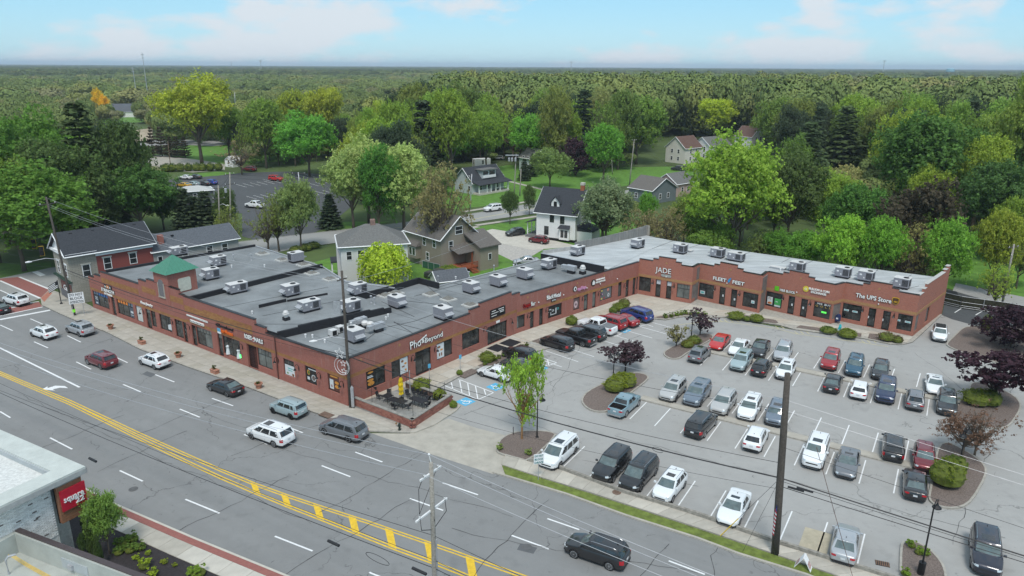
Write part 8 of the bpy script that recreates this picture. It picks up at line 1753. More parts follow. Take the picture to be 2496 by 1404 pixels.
for k,(x,y,w,h,c_) in enumerate(((300,1330,1.3,.7, 'mid'),(325,1318,1.3,.7, 'mid'),(318,1345,1.2,.6, 'mid'),(345,1338,1.1,.6, 'mid'),(290,1350,1.1,.5, 'mid'),(352,1385,1.2,.7, 'lime'),(372,1402,1.0,.6, 'lime'),(335,1362,.7,.35, 'lime'),(403,1372,.7,.3, 'yel'),(362,1352,.6,.3, 'lime'),(485,1402,1.6,.7, 'bright'),(425,1380,.5,.25, 'yel'))): shrub(x,y,w,h,c_,['leafy perennial clump, lowest left in the black bed', 'leafy perennial clump, top of the black bed', 'leafy perennial clump, centre of the black bed', 'leafy perennial clump, right in the black bed', 'leafy clump beside the low roof in the black bed', 'lime green mound at the low roof edge', 'second lime mound at the picture bottom', 'tiny lime seedling in the black bed', 'yellowish low plant near the footway', 'small lime plant in the middle of the black bed', 'bright bush at the bottom right of the black bed', 'smallest yellow plant near the footway'][k], 'perennials in the black bed', me_s2,z=.08)
def planter(px,py,kind,label):
 p = at(px,py,.12); r = thing('planter', label, 'planter', p,radians(-35), 'terracotta planters on the street footway')
 if kind == 'round': mb = MB(); mb.lathe([(.26,0),(.36,.45),(.46,.5),(.46,.62),(.40,.62),(.36,.52)],n=14)
 else: mb = MB(); mb.box((0,0,0),(1.0,.55,.38)); mb.box((0,0,.381),(1.08,.62,.08))
 mb.build('pot', m_terra,r); f = link('plants', me_s2,r,(0,0,.42)); f.scale = (.8,.7,.35 if kind == 'round' else .55); f.color = (*G_['olive'],1)
for x,y,k,l in ((270,802, 'round', 'round terracotta planter with yellow flowers, leftmost'),(346,838, 'box', 'rectangular planter, left one'),(435,871, 'round', 'round planter with withered plant in the middle'),(524,909, 'box', 'rectangular planter with leafy plant, right one'),(631,946, 'round', 'round planter nearest the street corner')): planter(x,y,k,l)
for (s0,s1,o0,o1,l) in ((21.6,23.6,.5,2.4, 'left black rubber mat at the glass entrance'),(24.0,26.2,.6,2.6, 'right black rubber mat at the glass entrance')): mb = MB(); F1a.box(mb,s0,s1,.125,.14,o0,o1,0,False); tag(mb.build('door_mat', m_black),l, 'mat')
for x,y,l in ((1503,1200, 'round rusty manhole cover in the street footway'),(1284,1333, 'manhole cover in the near traffic lane'),(325,1192, 'manhole outline in the lane by the white building')):
 z = .115 if x == 1503 else .006; mb = MB(); mb.lathe([(.38,0),(.38,.012)],at(x,y,z),16); tag(mb.build('manhole_cover', mat('rusty_iron', (.15,.10,.075),.8,var=.3)) if x == 1503 else mb.build('manhole_cover', mat('worn_iron', (.11,.11,.11),.7,var=.2)),l, 'manhole cover')
def grate(px,py,w,l,label,rz=0,col=None,n=7):
 p = at(px,py,0); r = thing('drain_grate', label, 'drain', p,radians(rz)); mb = MB(); mb.box((0,0,.0),(w,l,.01)); mb.build('frame', m_dark,r)
 for k in range(n): mb = MB(); mb.box((-w/2+w*(k+.5)/n,0,.012),(w/n*.5,l*.9,.02)); mb.build('bar', col or mat('rust_brown', (.20,.12,.08),.85,var=.3),r)
grate(2151,1374,.95,.6, 'slotted rusty drain grate in the lot near the silver sedan', -20)
p = at(796,1012,.1); r = thing('drain_cover', 'rusty square catch basin cover by the kerb beside the boxy SUV', 'drain', p,radians(-33)); mb = MB(); mb.box((0,0,.03),(1.5,.9,.03)); mb.build('cover', MATS['rusty_iron'],r)
p = at(974,1048,.1); r = thing('fire_hydrant', 'dark green fire hydrant on the footway below the patio wall', 'hydrant', p); mb = MB(); mb.lathe([(.16,0),(.16,.06),(.11,.08),(.10,.5),(.15,.53),(.15,.58),(.12,.60),(.09,.74),(.03,.80)],n=10); mb.build('barrel', mat('hydrant_green', (.02,.035,.028),.5),r)
for s_ in ((.1,0),(-.1,0),(0,-.1)): mb = MB(); mb.tube([(0,0,.42),(s_[0]*2.0,s_[1]*2.0,.42)],.055,7); mb.build('outlet', MATS['hydrant_green'],r)
p = at(966,1030,.5); mb = MB(); mb.tube([(0,0,0),(.02,-.2,0)],.06,7); mb.tube([(.02,-.2,0),(.03,-.23,0)],.11,9); tag(mb.build('standpipe', mat('brass', (.42,.28,.16),.4,.6),None,p), 'brass fire connection on the patio block wall', 'pipe')
p = at(2041,787,.12); r = thing('mailbox', 'dark blue street mailbox standing in the saw-tooth recess', 'mailbox', p,radians(-50)); mb = MB(); P_ = [(-.28,.3),(-.28,1.0)]+[(.28*cos(t),1.0+.28*sin(t)) for t in [radians(a) for a in range(160,10,-25)]]+[(.28,1.0),(.28,.3)]
mb.poly([(x,-.25,z) for x,z in P_]); mb.poly([(x,.25,z) for x,z in P_][::-1])
for k in range(len(P_)): a,b = P_[k],P_[(k+1) % len(P_)]; mb.poly([(a[0],-.25,a[1]),(a[0],.25,a[1]),(b[0],.25,b[1]),(b[0],-.25,b[1])])
mb.build('box', mat('mail_blue', (.018,.035,.11),.5),r)
for x in (-.24,.2):
 for y in (-.22,.18): mb = MB(); mb.obox((x,y,0),(.04,0,0),(0,.04,0),(0,0,.32)); mb.build('leg', MATS['mail_blue'],r)
mb = MB(); mb.obox((-.16,-.262,.6),(.3,0,0),(0,.01,0),(0,0,.22)); mb.build('emblem', m_wht,r)
p = at(2042,812,.1); r = thing('wrapped_bin', 'teal topped bin wrapped in clear plastic beside the clipped shrub', 'bin', p); mb = MB(); mb.lathe([(.2,0),(.24,.5),(.2,.55)],n=9); mb.build('bag', mat('milky_plastic', (.45,.5,.5),.4),r); mb = MB(); mb.tube([(.1,0,.45),(.2,0,.9),(.22,.02,1.25)],[.18,.2,.12],7); mb.build('lid', mat('teal_plastic', (.02,.42,.48),.4),r)
p = at(2310,735); r = thing('dumpster', 'blue steel dumpster behind the end of the right wing', 'dumpster', p,radians(-18)); mb = MB(); b_ = [(-1.0,-.75,.15),(1.0,-.75,.15),(1.0,.75,.15),(-1.0,.75,.15)]; t_ = [(-1.1,-1.0,1.2),(1.1,-1.0,1.2),(1.1,.8,1.5),(-1.1,.8,1.5)]
for k in range(4): mb.poly([b_[k],b_[(k+1) % 4],t_[(k+1) % 4],t_[k]])
mb.poly(b_[::-1]); mb.build('container', mat('dumpster_blue', (.02,.05,.22),.5,var=.2),r); mb = MB(); mb.poly([(x*1.02,y*1.02,z+.03) for x,y,z in t_]); mb.poly([(x*1.02,y*1.02,z-.02) for x,y,z in t_][::-1]); mb.build('lid', m_dark,r); mb = MB(); mb.obox((-.1,-.93,.7),(.4,0,0),(0,-.02,0),(0,-.05,.25)); mb.build('decal', m_wht,r)
def post_fence(label,pts_,h,m,rails=(.5,),sp=2.4,infill=None,slat=None,name='fence'):
 r = thing(name,label, 'fence', (0,0,0)); P = [Vector((p[0],p[1],0)) for p in pts_]
 for a,b in zip(P,P[1:]):
  d = b-a; n = max(1,int(d.length/sp))
  for k in range(n+1): q = a.lerp(b,k/n); mb = MB(); mb.tube([q,q+Vector((0,0,h))],.04,5); mb.build('post', m,r)
  for z in rails: mb = MB(); mb.tube([a+Vector((0,0,h*z)),b+Vector((0,0,h*z))],.03,4); mb.build('rail', m,r)
  if infill: mb = MB(); mb.obox(a+Vector((0,0,.05)),d,Vector((-d.y,d.x,0)).normalized()*.03,(0,0,h-.1)); mb.build('screen', infill,r)
 return r
post_fence('dark screened chain-link fence with ivy along the rear lane', [at(2298,742),at(2340,752),at(2450,768),at(2560,790)],1.9,m_galv,(1.0,.55,.25,.1),infill=mat('ivy_screen', (.035,.034,.020),.95,var=.6,scale=3))
post_fence('grey ramp railing behind the grey house', [at(845,695),at(862,700),at(880,706)],1.1,m_galv,(1,.5),sp=1.2)
post_fence('low white garden railing by the grey house porch', [at(735,648),at(768,655)],1.1,m_galv,(1,.5),sp=1.5)
post_fence('green mesh garden fence beside the tan house', [at(1030,652),at(1072,662)],1.3,m_galv,(1,),sp=1.2,infill=mat('green_mesh', (.03,.10,.06),.9))
for k,(x,y0,y1,D_,hd) in enumerate(((352,172,127,620,1),(2153,170,147,2600,1),(1392,168,150,3000,1),(565,160,150,3400,0),(637,160,147,2600,1),(324,175,163,600,1))):
 a = at(x,170,0); dr_ = Vector((a.x,a.y,0)).normalized(); b = dr_*D_; h = height_at(b,y1) if y1 > 161 else None
 if h is None: 
  lo,hi = 0,200
  for _ in range(40):
   m_ = (lo+hi)/2
   if proj((b.x,b.y,m_))[1] > y1: lo = m_
   else: hi = m_
  h = lo
 r = thing('radio_mast', ['grey lattice mast with cross arms on the left horizon', 'radio mast on the right horizon', 'small radio mast on the middle horizon', 'faint mast on the left-middle horizon', 'faint pylon on the left-middle horizon', 'white floodlight mast on the left'][k], 'mast', b); mb = MB(); w = D_*.0006; mb.tube([(0,0,0),(0,0,h)],[w*.9,w*.45],5); mb.build('shaft', m_galv,r)
 if hd: mb = MB(); mb.obox((-w*3,-w/2,h*.955),(w*6,0,0),(0,w,0),(0,0,w*1.2)); mb.obox((-w*2,-w/2,h*.90),(w*4,0,0),(0,w,0),(0,0,w)); mb.build('antenna_array', m_galv,r)
b = Vector((at(2316,175).x,at(2316,175).y,0)).normalized()*3000; r = thing('water_tower', 'pale blue water tank on the right horizon', 'water tower', b); mb = MB(); mb.lathe([(8,22),(13,24),(13,32),(8,34)],n=14); mb.build('tank', mat('tank_blue', (.25,.45,.55),.6),r); mb = MB(); mb.lathe([(3,0),(3,22)],n=8); mb.build('column', m_galv,r)
# ================================================================== PATIO
pa,pb_,pc_,pd = at(863,991),at(1006,1047),at(1101,984),at(990,946)
mb = MB(); mb.prism([P2(at(849,992)),P2(pa),P2(pb_),P2(pc_),P2(pd)],-.03,.13); pf = struct(mb.build('patio_floor', m_kerb))
slabs('slab', pf,[P2(at(855,990)),P2(pb_)],[P2(at(990,946).lerp(at(849,992),.02)),P2(pc_)],5,5,.12,.16,[mat('patio_paver_a', (.24,.24,.225),.9,var=.2),mat('patio_paver_b', (.29,.285,.26),.9,var=.2),mat('patio_paver_c', (.21,.21,.20),.9,var=.2)],gap=.006)
mb = MB(); mb.prism(pxs([(1006,1047),(1101,984),(1123,991),(1112,1003),(1060,1037),(1012,1056),(1000,1056)]),-.03,.12); struct(mb.build('patio_kerb_apron', m_conc))
m_cap = mat('weathered_cap', (.27,.26,.235),.9,var=.3,scale=3); blk = [mat('patio_block_a', (.27,.11,.085),.9,var=.18,scale=4),mat('patio_block_b', (.23,.09,.07),.9,var=.18,scale=4),mat('patio_block_c', (.31,.135,.10),.9,var=.18,scale=4)]
bl0 = MB(); bl0.obox((-.206,-.14,0),(.412,0,0),(0,.28,0),(0,0,.188)); blme = [bl0.mesh('block', m_) for m_ in blk]
pw = thing('patio_wall', 'low red block wall with weathered concrete cap around the corner patio', 'wall', (0,0,0))
for (a,b,h) in ((pa,pb_,1.0),(pb_,pc_,1.0),(pc_,at(992,946),.75)):
 d = (b-a); L_ = d.length; d.normalize(); n_ = Vector((-d.y,d.x,0)); n_ = n_ if n_.dot(Vector((at(985,990).x,at(985,990).y,0))-a) > 0 else -n_; ang = atan2(d.y,d.x)
 mb = MB(); mb.obox(a+n_*.05+Vector((0,0,.0)),d*L_,n_*.18,(0,0,h-.06)); mb.build('mortar_core', mat('dark_mortar', (.13,.085,.07),.95),pw)
 if h > .9:
  for r_ in range(5):
   k = 0; x = -.2 if r_ % 2 else 0
   while x < L_:
    p = a+d*(x+.21)+n_*.14; link('block', blme[random.randrange(3)],pw,(p.x,p.y,.02+.195*r_),ang); x += .425
 nc = int(L_/1.2)+1
 for k in range(nc): mb = MB(); mb.obox(a-n_*.03+d*(L_*k/nc+.006)+Vector((0,0,h)),d*(L_/nc-.012),n_*.36,(0,0,.09)); mb.build('cap_stone', m_cap,pw)
m_met = mat('patio_black_mesh', (.028,.028,.032),.5,.3,var=.2,scale=8)
def pz(x,y): return (860+x/5.119,900+y/5.119)
def pt_table(x,y,L_,W_,label,rz=-33):
 p = at(*pz(x,y),.85); r = thing('patio_table', label, 'table', (p.x,p.y,.16),radians(rz), 'black patio tables'); mb = MB(); mb.obox((-L_/2,-W_/2,.70),(L_,0,0),(0,W_,0),(0,0,.035)); mb.build('tabletop', m_met,r)
 for cx in ((-L_/4,L_/4) if L_ > 1.2 else (0,)):
  for sx in (-1,1):
   for sy in (-1,1): mb = MB(); mb.tube([(cx+sx*.05,sy*.05,.68),(cx+sx*.34,sy*.34,0)],.02,4); mb.build('leg', m_met,r)
for a in ((430,335,1.0,.95, 'square black patio table nearest the shop window'),(512,378,1.0,.95, 'square black patio table in the middle'),(612,402,1.0,.95, 'square black patio table nearest the wall corner'),(815,380,2.0,.95, 'long black patio table at the parking side')): pt_table(*a)
def pt_chair(x,y,rz,label):
 p = at(*pz(x,y),.5); r = thing('patio_chair', label, 'chair', (p.x,p.y,.16),radians(rz), 'black patio chairs'); mb = MB(); mb.obox((-.24,-.24,.43),(.48,0,0),(0,.48,0),(0,0,.03)); mb.build('seat', m_met,r); mb = MB()
 for k in range(5): mb.obox((-.26-.02*k,-.22+.0*k,.47+.08*k),(.02,0,0),(0,.44,0),(-.02,0,.085))
 mb.build('backrest', m_met,r)
 for sx in (-1,1):
  for sy in (-1,1): mb = MB(); mb.tube([(sx*.2,sy*.2,.44),(sx*.26,sy*.23,0)],.014,4); mb.build('leg', m_met,r)
for x,y,a,l in ((70,330,-60, 'black patio chair alone in the corner by the utility pole'),(262,262,120, 'black patio chair under the burger poster'),(328,340,-30, 'black patio chair left of the first table'),(445,318,-90, 'black patio chair behind the first table'),(520,468,60, 'black patio chair in front of the middle table'),(690,465,150, 'black patio chair near the wall corner'),(690,322,-60, 'black patio chair beside the white sign post'),(928,452,150, 'black patio chair in front of the long table'),
 (1000,352,150, 'left black chair stacked by the far wall'),(1062,358,150, 'right black chair stacked by the far wall'),(1088,390,150, 'outermost black chair by the far wall'),(1048,435,150, 'black chair tucked in the patio corner'),(930,385,150, 'black chair at the end of the long table'),(770,300,-50, 'first ring-backed chair along the inner wall'),(832,318,-50, 'second ring-backed chair along the inner wall'),(880,335,-50, 'third ring-backed chair along the inner wall'),(932,352,-50, 'fourth ring-backed chair along the inner wall')): pt_chair(x,y,a,l)
p = at(*pz(605,352),.3); r = thing('patio_umbrella', 'folded bright yellow parasol with black top on the patio', 'umbrella', (p.x,p.y,.16)); mb = MB(); mb.lathe([(.3,0),(.3,.06),(.04,.08)],n=10); mb.tube([(0,0,0),(0,0,2.7)],.025,5); mb.build('pole', m_dark,r)
mb = MB(); nn = 14; i0 = 0
prof = [(.26,.55),(.20,.8),(.27,1.1),(.20,1.35),(.25,1.65),(.17,1.9),(.20,2.15),(.12,2.4),(.04,2.62)]
for k,(rr,z) in enumerate(prof):
 for j in range(nn): t = 2*pi*j/nn; q = rr*(1+.28*(j % 2)*1.0-.1)*(1+.12*sin(j*2.3+k)); mb.v.append((q*cos(t),q*sin(t),z+.05*sin(j*1.7)))
for k in range(len(prof)-1):
 for j in range(nn): q = k*nn; mb.f.append((q+j,q+(j+1) % nn,q+nn+(j+1) % nn,q+nn+j)); mb.m.append(0)
mb.build('canopy', mat('yellow_canvas', (.66,.46,.01),.8,var=.15),r); mb = MB(); mb.tube([(0,0,2.55),(-.1,.05,2.9)],[.12,.05],6); mb.build('black_cover', m_black,r)
pts_ = [(242,420),(485,390),(752,585),(962,330),(1148,400),(675,240),(1130,300)]
for k,(x,y) in enumerate(pts_[:6]): p = at(*pz(x,y),.6); mb = MB(); mb.tube([(0,0,0),(0,0,2.5)],.022,5); tag(mb.build('string_light_post', m_dark,None,(p.x,p.y,.3)), 'thin black string-light post along the patio', 'post', 'thin posts around the patio')
p = at(*pz(718,330),.2); r = thing('menu_sign', 'white framed food poster on a grey post on the patio', 'sign', (p.x,p.y,.16)); mb = MB(); mb.tube([(0,0,0),(0,0,3.0)],.05,6); mb.build('post', m_galv,r)
# ================================================================== SHOP SIGNS AND POSTERS
def fsign(F,pl,pr_,body,h,m,parent,z=None,bold=0.006,depth=.10,shear=0.0,width=None,out=.04):
 s0,z0_ = F.sz(*pl); s1,z1_ = F.sz(*pr_); w = width or abs(s1-s0); zb = z if z is not None else (z0_+z1_)/2
 me = text_mesh(body,h*1.38,depth,bold,width=w,shear=shear); me.materials.append(m); me.transform(F.matrix((s0+s1)/2,zb,out+depth/2)); return link('lettering', me,parent)
def sthing(label,name='shop_sign'): return thing(name,label, 'sign')
def fplate(F,s0,s1,z0,z1,m,parent,out=.03,th=.05,name='backing'): mb = MB(); F.box(mb,min(s0,s1),max(s0,s1),z0,z1,out,out+th,0,False); return mb.build(name,m,parent)
m_letter = mat('white_channel_letter', (.82,.82,.80),.45,var=.03); m_lred = mat('red_letter', (.42,.02,.02),.5,var=.05); m_pink = mat('pink_letter', (.60,.30,.48),.5,var=.05); m_or = mat('orange_letter', (.75,.15,.02),.5,var=.05); m_gold = mat('gold_letter', (.42,.28,.07),.5,var=.1); m_letterdark = m_dark
def sh(F, *a,m=m_letter, **k):
 """channel letters with a bolder dark copy just behind"""
 r = a[-1]; fsign(F, *a[:-1],m_letterdark,r, **{**k, 'out': .02, 'bold': k.get('bold', .01)+.008}); return fsign(F, *a[:-1],m,r, **{**k, 'out': .10, 'depth': .05})
r = sthing('large white Pho and Beyond lettering on the brick facing the lot')
sh(F1a,(998,852),(1024,841), 'Pho', .95,r); sh(F1a,(1026,836),(1033,834), '&', .5,r); sh(F1a,(1034,835),(1077,819), 'Beyond', .62,r)
s0,z0_ = F1a.sz(1017,835); s1,z1_ = F1a.sz(1038,818); a_,b_ = F1a.pt(s0,z0_,.14),F1a.pt(s1,z1_,.14); mb = MB(); up_ = Vector((0,0,.18)); mb.poly([a_,b_,b_+up_*1.3,a_+up_*.7]); mb.poly([a_-F1a.n*.1,b_-F1a.n*.1,b_,a_]); mb.build('spoon_stroke', m_letter,r)
r = sthing('black tenant board with faint white lines above the glass entrance', 'tenant_board'); fplate(F1a,22.9,25.92,3.6,4.78,m_dark,r)
for k,(s_,z,w) in enumerate(((23.2,4.5,.8),(24.5,4.5,1.1),(23.1,4.2,1.4),(24.7,4.25,.9),(23.15,3.85,1.0),(24.8,4.05,.8))): fplate(F1a,s_,s_+w,z,z+.08,m_letter,r,out=.085,th=.012,name='text_line')
r = sthing('small white number plate over the glass entrance', 'address_plate'); fplate(F1a,24.1,24.8,2.72,3.02,m_letter,r); 
r = sthing('red and white Chatpin Bar lettering right of the glass entrance'); sh(F1b,(1274,751),(1292,745.5), 'Chatpin', .55,r,m=m_lred); sh(F1b,(1293,746),(1303,742), 'Bar', .62,r)
r = sthing('white blackletter-style Black Metal Tattoo sign'); sh(F1b,(1331,730),(1347,726), 'Black', .62,r,bold=0.018); sh(F1b,(1348,726),(1365,721), 'Metal', .62,r,bold=0.018); s0,z0_ = F1b.sz(1343,735); s1,_z = F1b.sz(1355,731); fplate(F1b,s0,s1,z0_-.05,z0_+.3,m_dark,r); fsign(F1b,(1344,734),(1354,731), 'TATTOO', .17,m_letter,r,out=.09,depth=.02)
r = sthing('pink script sign with black and white ring emblem'); 
def disc(F,s_,z,R1,m,par,out=.05,sy=1.0,name='emblem', n=16): mb = MB(); mb.poly([F.pt(s_+R1*cos(2*pi*k/n),z+R1*sy*sin(2*pi*k/n),out+.03) for k in range(n)]); mb.lathe([(0.001,0)],n=3) if False else None; P_ = [F.pt(s_+R1*cos(2*pi*k/n),z+R1*sy*sin(2*pi*k/n),out+.03) for k in range(n)]; Q = [p_-F.n*(out+.02) for p_ in P_]; [mb.poly([P_[k],P_[(k+1) % n],Q[(k+1) % n],Q[k]]) for k in range(n)]; return mb.build(name,m,par)
s0,z0_ = F1b.sz(1401,704); disc(F1b,s0,z0_,.42,m_dark,r); disc(F1b,s0,z0_,.30,m_letter,r,.09,1.15); disc(F1b,s0,z0_,.13,m_dark,r,.12,1.6); fsign(F1b,(1406,708),(1427,702), 'oppihlups', .5,m_pink,r,out=.08,bold=0.018)
r = sthing('HANDMADE FROZEN FOOD sign with white house emblem'); fsign(F1b,(1452,685),(1473,678), 'HANDMADE', .24,m_letter,r,bold=0.007); fsign(F1b,(1451,691),(1474,684), 'FROZEN FOOD', .26,m_letter,r,bold=0.007); s0,z0_ = F1b.sz(1446,689); disc(F1b,s0,z0_,.5,m_dark,r,.03); mb = MB(); mb.poly([F1b.pt(s0-.28,z0_-.3,.1),F1b.pt(s0+.28,z0_-.3,.1),F1b.pt(s0+.28,z0_+.1,.1),F1b.pt(s0,z0_+.42,.1),F1b.pt(s0-.28,z0_+.1,.1)]); mb.build('house_emblem', m_letter,r)
Fj,Ff,Fh,Fu = F2
r = sthing('tall silver JADE lettering with small oval plate below on the first bay'); sh(Fj,(1599,663),(1637,668), 'JADE', .85,r,z=Fj.sz(1618,665)[1],m=m_letter,bold=.0); s0,z0_ = Fj.sz(1612,670); s1,_z = Fj.sz(1637,671); mb = MB(); rr = .2
P_ = [Fj.pt(s1-rr+rr*cos(t),z0_+rr*sin(t),.1) for t in [radians(a) for a in range(-90,91,30)]]+[Fj.pt(s0+rr+rr*cos(t),z0_+rr*sin(t),.1) for t in [radians(a) for a in range(90,271,30)]]; mb.poly(P_); mb.build('oval_plate', mat('silver_plate', (.42,.45,.44),.4,.3),r)
r = sthing('white FLEET FEET lettering with blue emblem on the second bay'); z_ = Ff.sz(1755,684)[1]; sh(Ff,(1738.5,681),(1771,685), 'FLEET', .52,r,z=z_,bold=0.018); sh(Ff,(1786,687),(1815,692), 'FEET', .52,r,z=z_,bold=0.018)
s0,z0_ = Ff.sz(1778.5,682); mb = MB(); mb.poly([Ff.pt(s0-.26,z0_-.15,.1),Ff.pt(s0-.05,z0_+.15,.1),Ff.pt(s0+.28,z0_+.42,.1),Ff.pt(s0+.2,z0_+.05,.1),Ff.pt(s0+.1,z0_-.05,.1),Ff.pt(s0+.12,z0_-.22,.1),Ff.pt(s0-.12,z0_-.5,.1)]); mb.build('wing_emblem', mat('sign_blue', (.02,.30,.62),.4),r)
r = sthing('green square with white H&R BLOCK lettering'); s0,z0_ = Fh.sz(1888.5,707); s1,z1_ = Fh.sz(1899.6,700); fplate(Fh,s0,s1,z0_+.0,z0_+.66,mat('lime_panel', (.13,.52,.02),.5),r,th=.08); sh(Fh,(1901.5,709),(1938.5,714), 'H&R BLOCK', .36,r,z=z0_+.08,bold=0.011)
r = sthing('white BULLION & COIN EXCHANGE lettering with yellow round emblem'); s0,z0_ = Fh.sz(1964.8,704); disc(Fh,s0,z0_,.42,mat('coin_yellow', (.68,.55,.06),.4),r); disc(Fh,s0,z0_,.2,mat('coin_pale', (.72,.66,.35),.4),r,.09); fsign(Fh,(1972,707),(2022,714), 'BULLION & COIN', .30,m_letter,r,z=z0_+.05,bold=0.012); fsign(Fh,(1977,713),(2014.5,718), 'EXCHANGE', .30,m_letter,r,z=z0_-.38,bold=0.012)
r = sthing('large white The UPS Store lettering with brown and gold shield on the last bay'); z_ = Fu.sz(2130,731)[1]; sh(Fu,(2086,724),(2173,738), 'The UPS Store', .60,r,z=z_,bold=0.018); s0,z0_ = Fu.sz(2183.5,733.5)
def shield(F,s_,z,w,h,m,par,out): mb = MB(); mb.poly([F.pt(s_+x*w,z+y*h,out) for x,y in ((-.5,.42),(-.25,.5),(.25,.5),(.5,.42),(.5,-.1),(.36,-.34),(0,-.52),(-.36,-.34),(-.5,-.1))]); return mb.build('shield', m,par)
shield(Fu,s0,z0_,.86,1.02,mat('shield_gold', (.62,.36,.02),.4),r,.10); shield(Fu,s0,z0_-.02,.72,.86,mat('shield_brown', (.09,.045,.02),.4),r,.12); fsign(Fu,(2179,736),(2188,737), 'ups', .26,MATS['shield_gold'],r,z=z0_-.18,out=.12,depth=.02,bold=0.009)
r = sthing('WE BUY GOLD lettering on the third bay window', 'window_lettering'); fsign(Fh,(1990.5,741),(2025,746), 'WE  BUY', .26,m_letter,r,z=2.5,out=-.10,depth=.01); fsign(Fh,(1987,747),(2026.5,752), 'G  O  L  D', .26,m_gold,r,z=2.12,out=-.10,depth=.01)
r = sthing('white STRENGTH FITNESS lettering with black and orange emblem'); zz = fS2.sz(265,711)[1]; sh(fS2,(250,708),(280.4,716.5), 'STRENGTH', .48,r,z=zz-.1,bold=0.015); fsign(fS2,(256,714),(275,720), 'FITNESS', .26,m_letter,r,z=zz-.55,bold=0.009)
s0,z0_ = fS2.sz(255,697); s1,z1_ = fS2.sz(273,703); fplate(fS2,s0,s1,z0_-.3,z0_+.36,m_dark,r); sa = (s0+s1)/2; fplate(fS2,sa-.3,sa+.3,z0_-.22,z0_+.3,mat('orange_badge', (.72,.22,.02),.5),r,out=.085,th=.02); fsign(fS2,(257,699),(272,704), 'N A X', .3,m_letter,r,z=z0_-.12,out=.11,depth=.02)
r = sthing('thin white script sign over the recessed door on the street front'); fsign(fS2,(344,738),(373.5,748.5), 'Finest Jewelry', .36,m_letter,r,bold=0.007,shear=.2)
r = sthing('two long white sign bars over the middle storefront'); s0,z0_ = fS.sz(456,768); s1,z1_ = fS.sz(507,783); fplate(fS,s0,s1,4.0,4.22,m_letter,r); s0,_ = fS.sz(466,782); s1,_ = fS.sz(498.5,792); fplate(fS,s0,s1,3.38,3.68,m_letter,r,th=.12)
for k in range(9): fplate(fS,min(s0,s1)+.2+.32*k,min(s0,s1)+.38+.32*k,3.46,3.58,m_dark,r,out=.155,th=.01,name='text_line')
r = sthing('orange fun House lettering with blue box emblem on the street front'); zz = fS.sz(545,808)[1]; fsign(fS,(540,806),(569,816.5), 'fun House', .5,m_or,r,z=zz-.15,bold=0.018); s0,z0_ = fS.sz(535,801); fplate(fS,s0-.35,s0+.35,z0_-.35,z0_+.05,mat('sky_blue_box', (.10,.38,.60),.5),r,th=.08); fplate(fS,s0-.35,s0+.35,z0_-.6,z0_-.36,m_letter,r,th=.08); fsign(fS,(527,795),(569,804), 'Cleveland', .34,m_letterdark,r,bold=0.009,shear=.2)
r = sthing("white ROSE'S NAILS lettering with red dot on the street front"); zz = fS.sz(620,828)[1]; sh(fS,(598.5,822),(616,828), "ROSE'S", .52,r,z=zz-.1,bold=0.024); sh(fS,(622,829),(643,836), 'NAILS', .52,r,z=zz-.1,bold=0.024); s0,z0_ = fS.sz(619,827.5); disc(fS,s0,z0_,.24,m_letter,r,.06); disc(fS,s0,z0_,.13,m_lred,r,.1)
r = sthing('lit green neon GTS sign low in the costume shop window', 'neon_sign'); mg = mat('neon_green', (.05,.8,.15),.5,var=0,emit=(.02,1.0,.15),estr=2.2); fsign(fS,(577,872),(587,876), 'GTS', .42,mg,r,z=.85,out=-.10,depth=.02,bold=0.012)
def poster(F,s0,s1,z0,z1,base,blobs,label,out=-.115):
 r = thing('window_poster', label, 'poster'); a,b = min(s0,s1),max(s0,s1); mb = MB(); F.box(mb,a,b,z0,z1,out,out+.012,0,False); mb.build('sheet', base,r)
 for (u,v,w,h,m,rd) in blobs:
  mb = MB(); cx,cz = a+(b-a)*u,z0+(z1-z0)*v
  if rd: mb.poly([F.pt(cx+w/2*cos(t),cz+h/2*sin(t),out+.016) for t in [k*pi/6 for k in range(12)]])
  else: mb.poly([F.pt(cx-w/2,cz-h/2,out+.016),F.pt(cx+w/2,cz-h/2,out+.016),F.pt(cx+w/2,cz+h/2,out+.016),F.pt(cx-w/2,cz+h/2,out+.016)])
  mb.build('print', m,r)
 return r
pw_,pk_,po,pg_,pbn,ptq = mat('poster_white', (.62,.66,.68),.5,var=.06),mat('poster_black', (.02,.02,.02),.5),mat('poster_orange', (.60,.26,.05),.5,var=.3,scale=9),mat('poster_green', (.12,.26,.06),.5,var=.3,scale=9),mat('poster_brown', (.22,.10,.05),.5,var=.3,scale=9),mat('poster_teal', (.10,.42,.42),.5,var=.2)
poster(F1a,2.68,3.9,1.1,3.05,pk_,[(.5,.22,.95,.5,po,1),(.45,.42,.9,.35,po,1),(.45,.60,.8,.12,pw_,0),(.4,.68,.7,.07,pw_,0),(.5,.88,.8,.25,po,1)], 'black burger poster in the first lot-side window')
poster(F1a,7.55,8.72,1.1,3.0,pw_,[(.3,.8,.4,.3,pbn,1),(.7,.6,.4,.25,po,1),(.4,.45,.5,.2,pbn,1),(.7,.2,.3,.25,po,1)], 'white food poster in the second lot-side window')
poster(F1a,13.4,14.6,1.1,2.95,pw_,[(.3,.78,.5,.3,pbn,1),(.65,.55,.5,.22,po,1),(.35,.25,.2,.4,pbn,0),(.65,.25,.2,.4,pbn,0)], 'white food poster right of the restaurant door')
poster(fS,8.75,10.45,1.0,2.25,pw_,[(.45,.7,.9,.12,ptq,0),(.5,.5,.8,.1,ptq,0),(.2,.15,.4,.35,pbn,1),(.75,.2,.3,.25,pg_,1)], 'white and teal menu poster in the small street window')
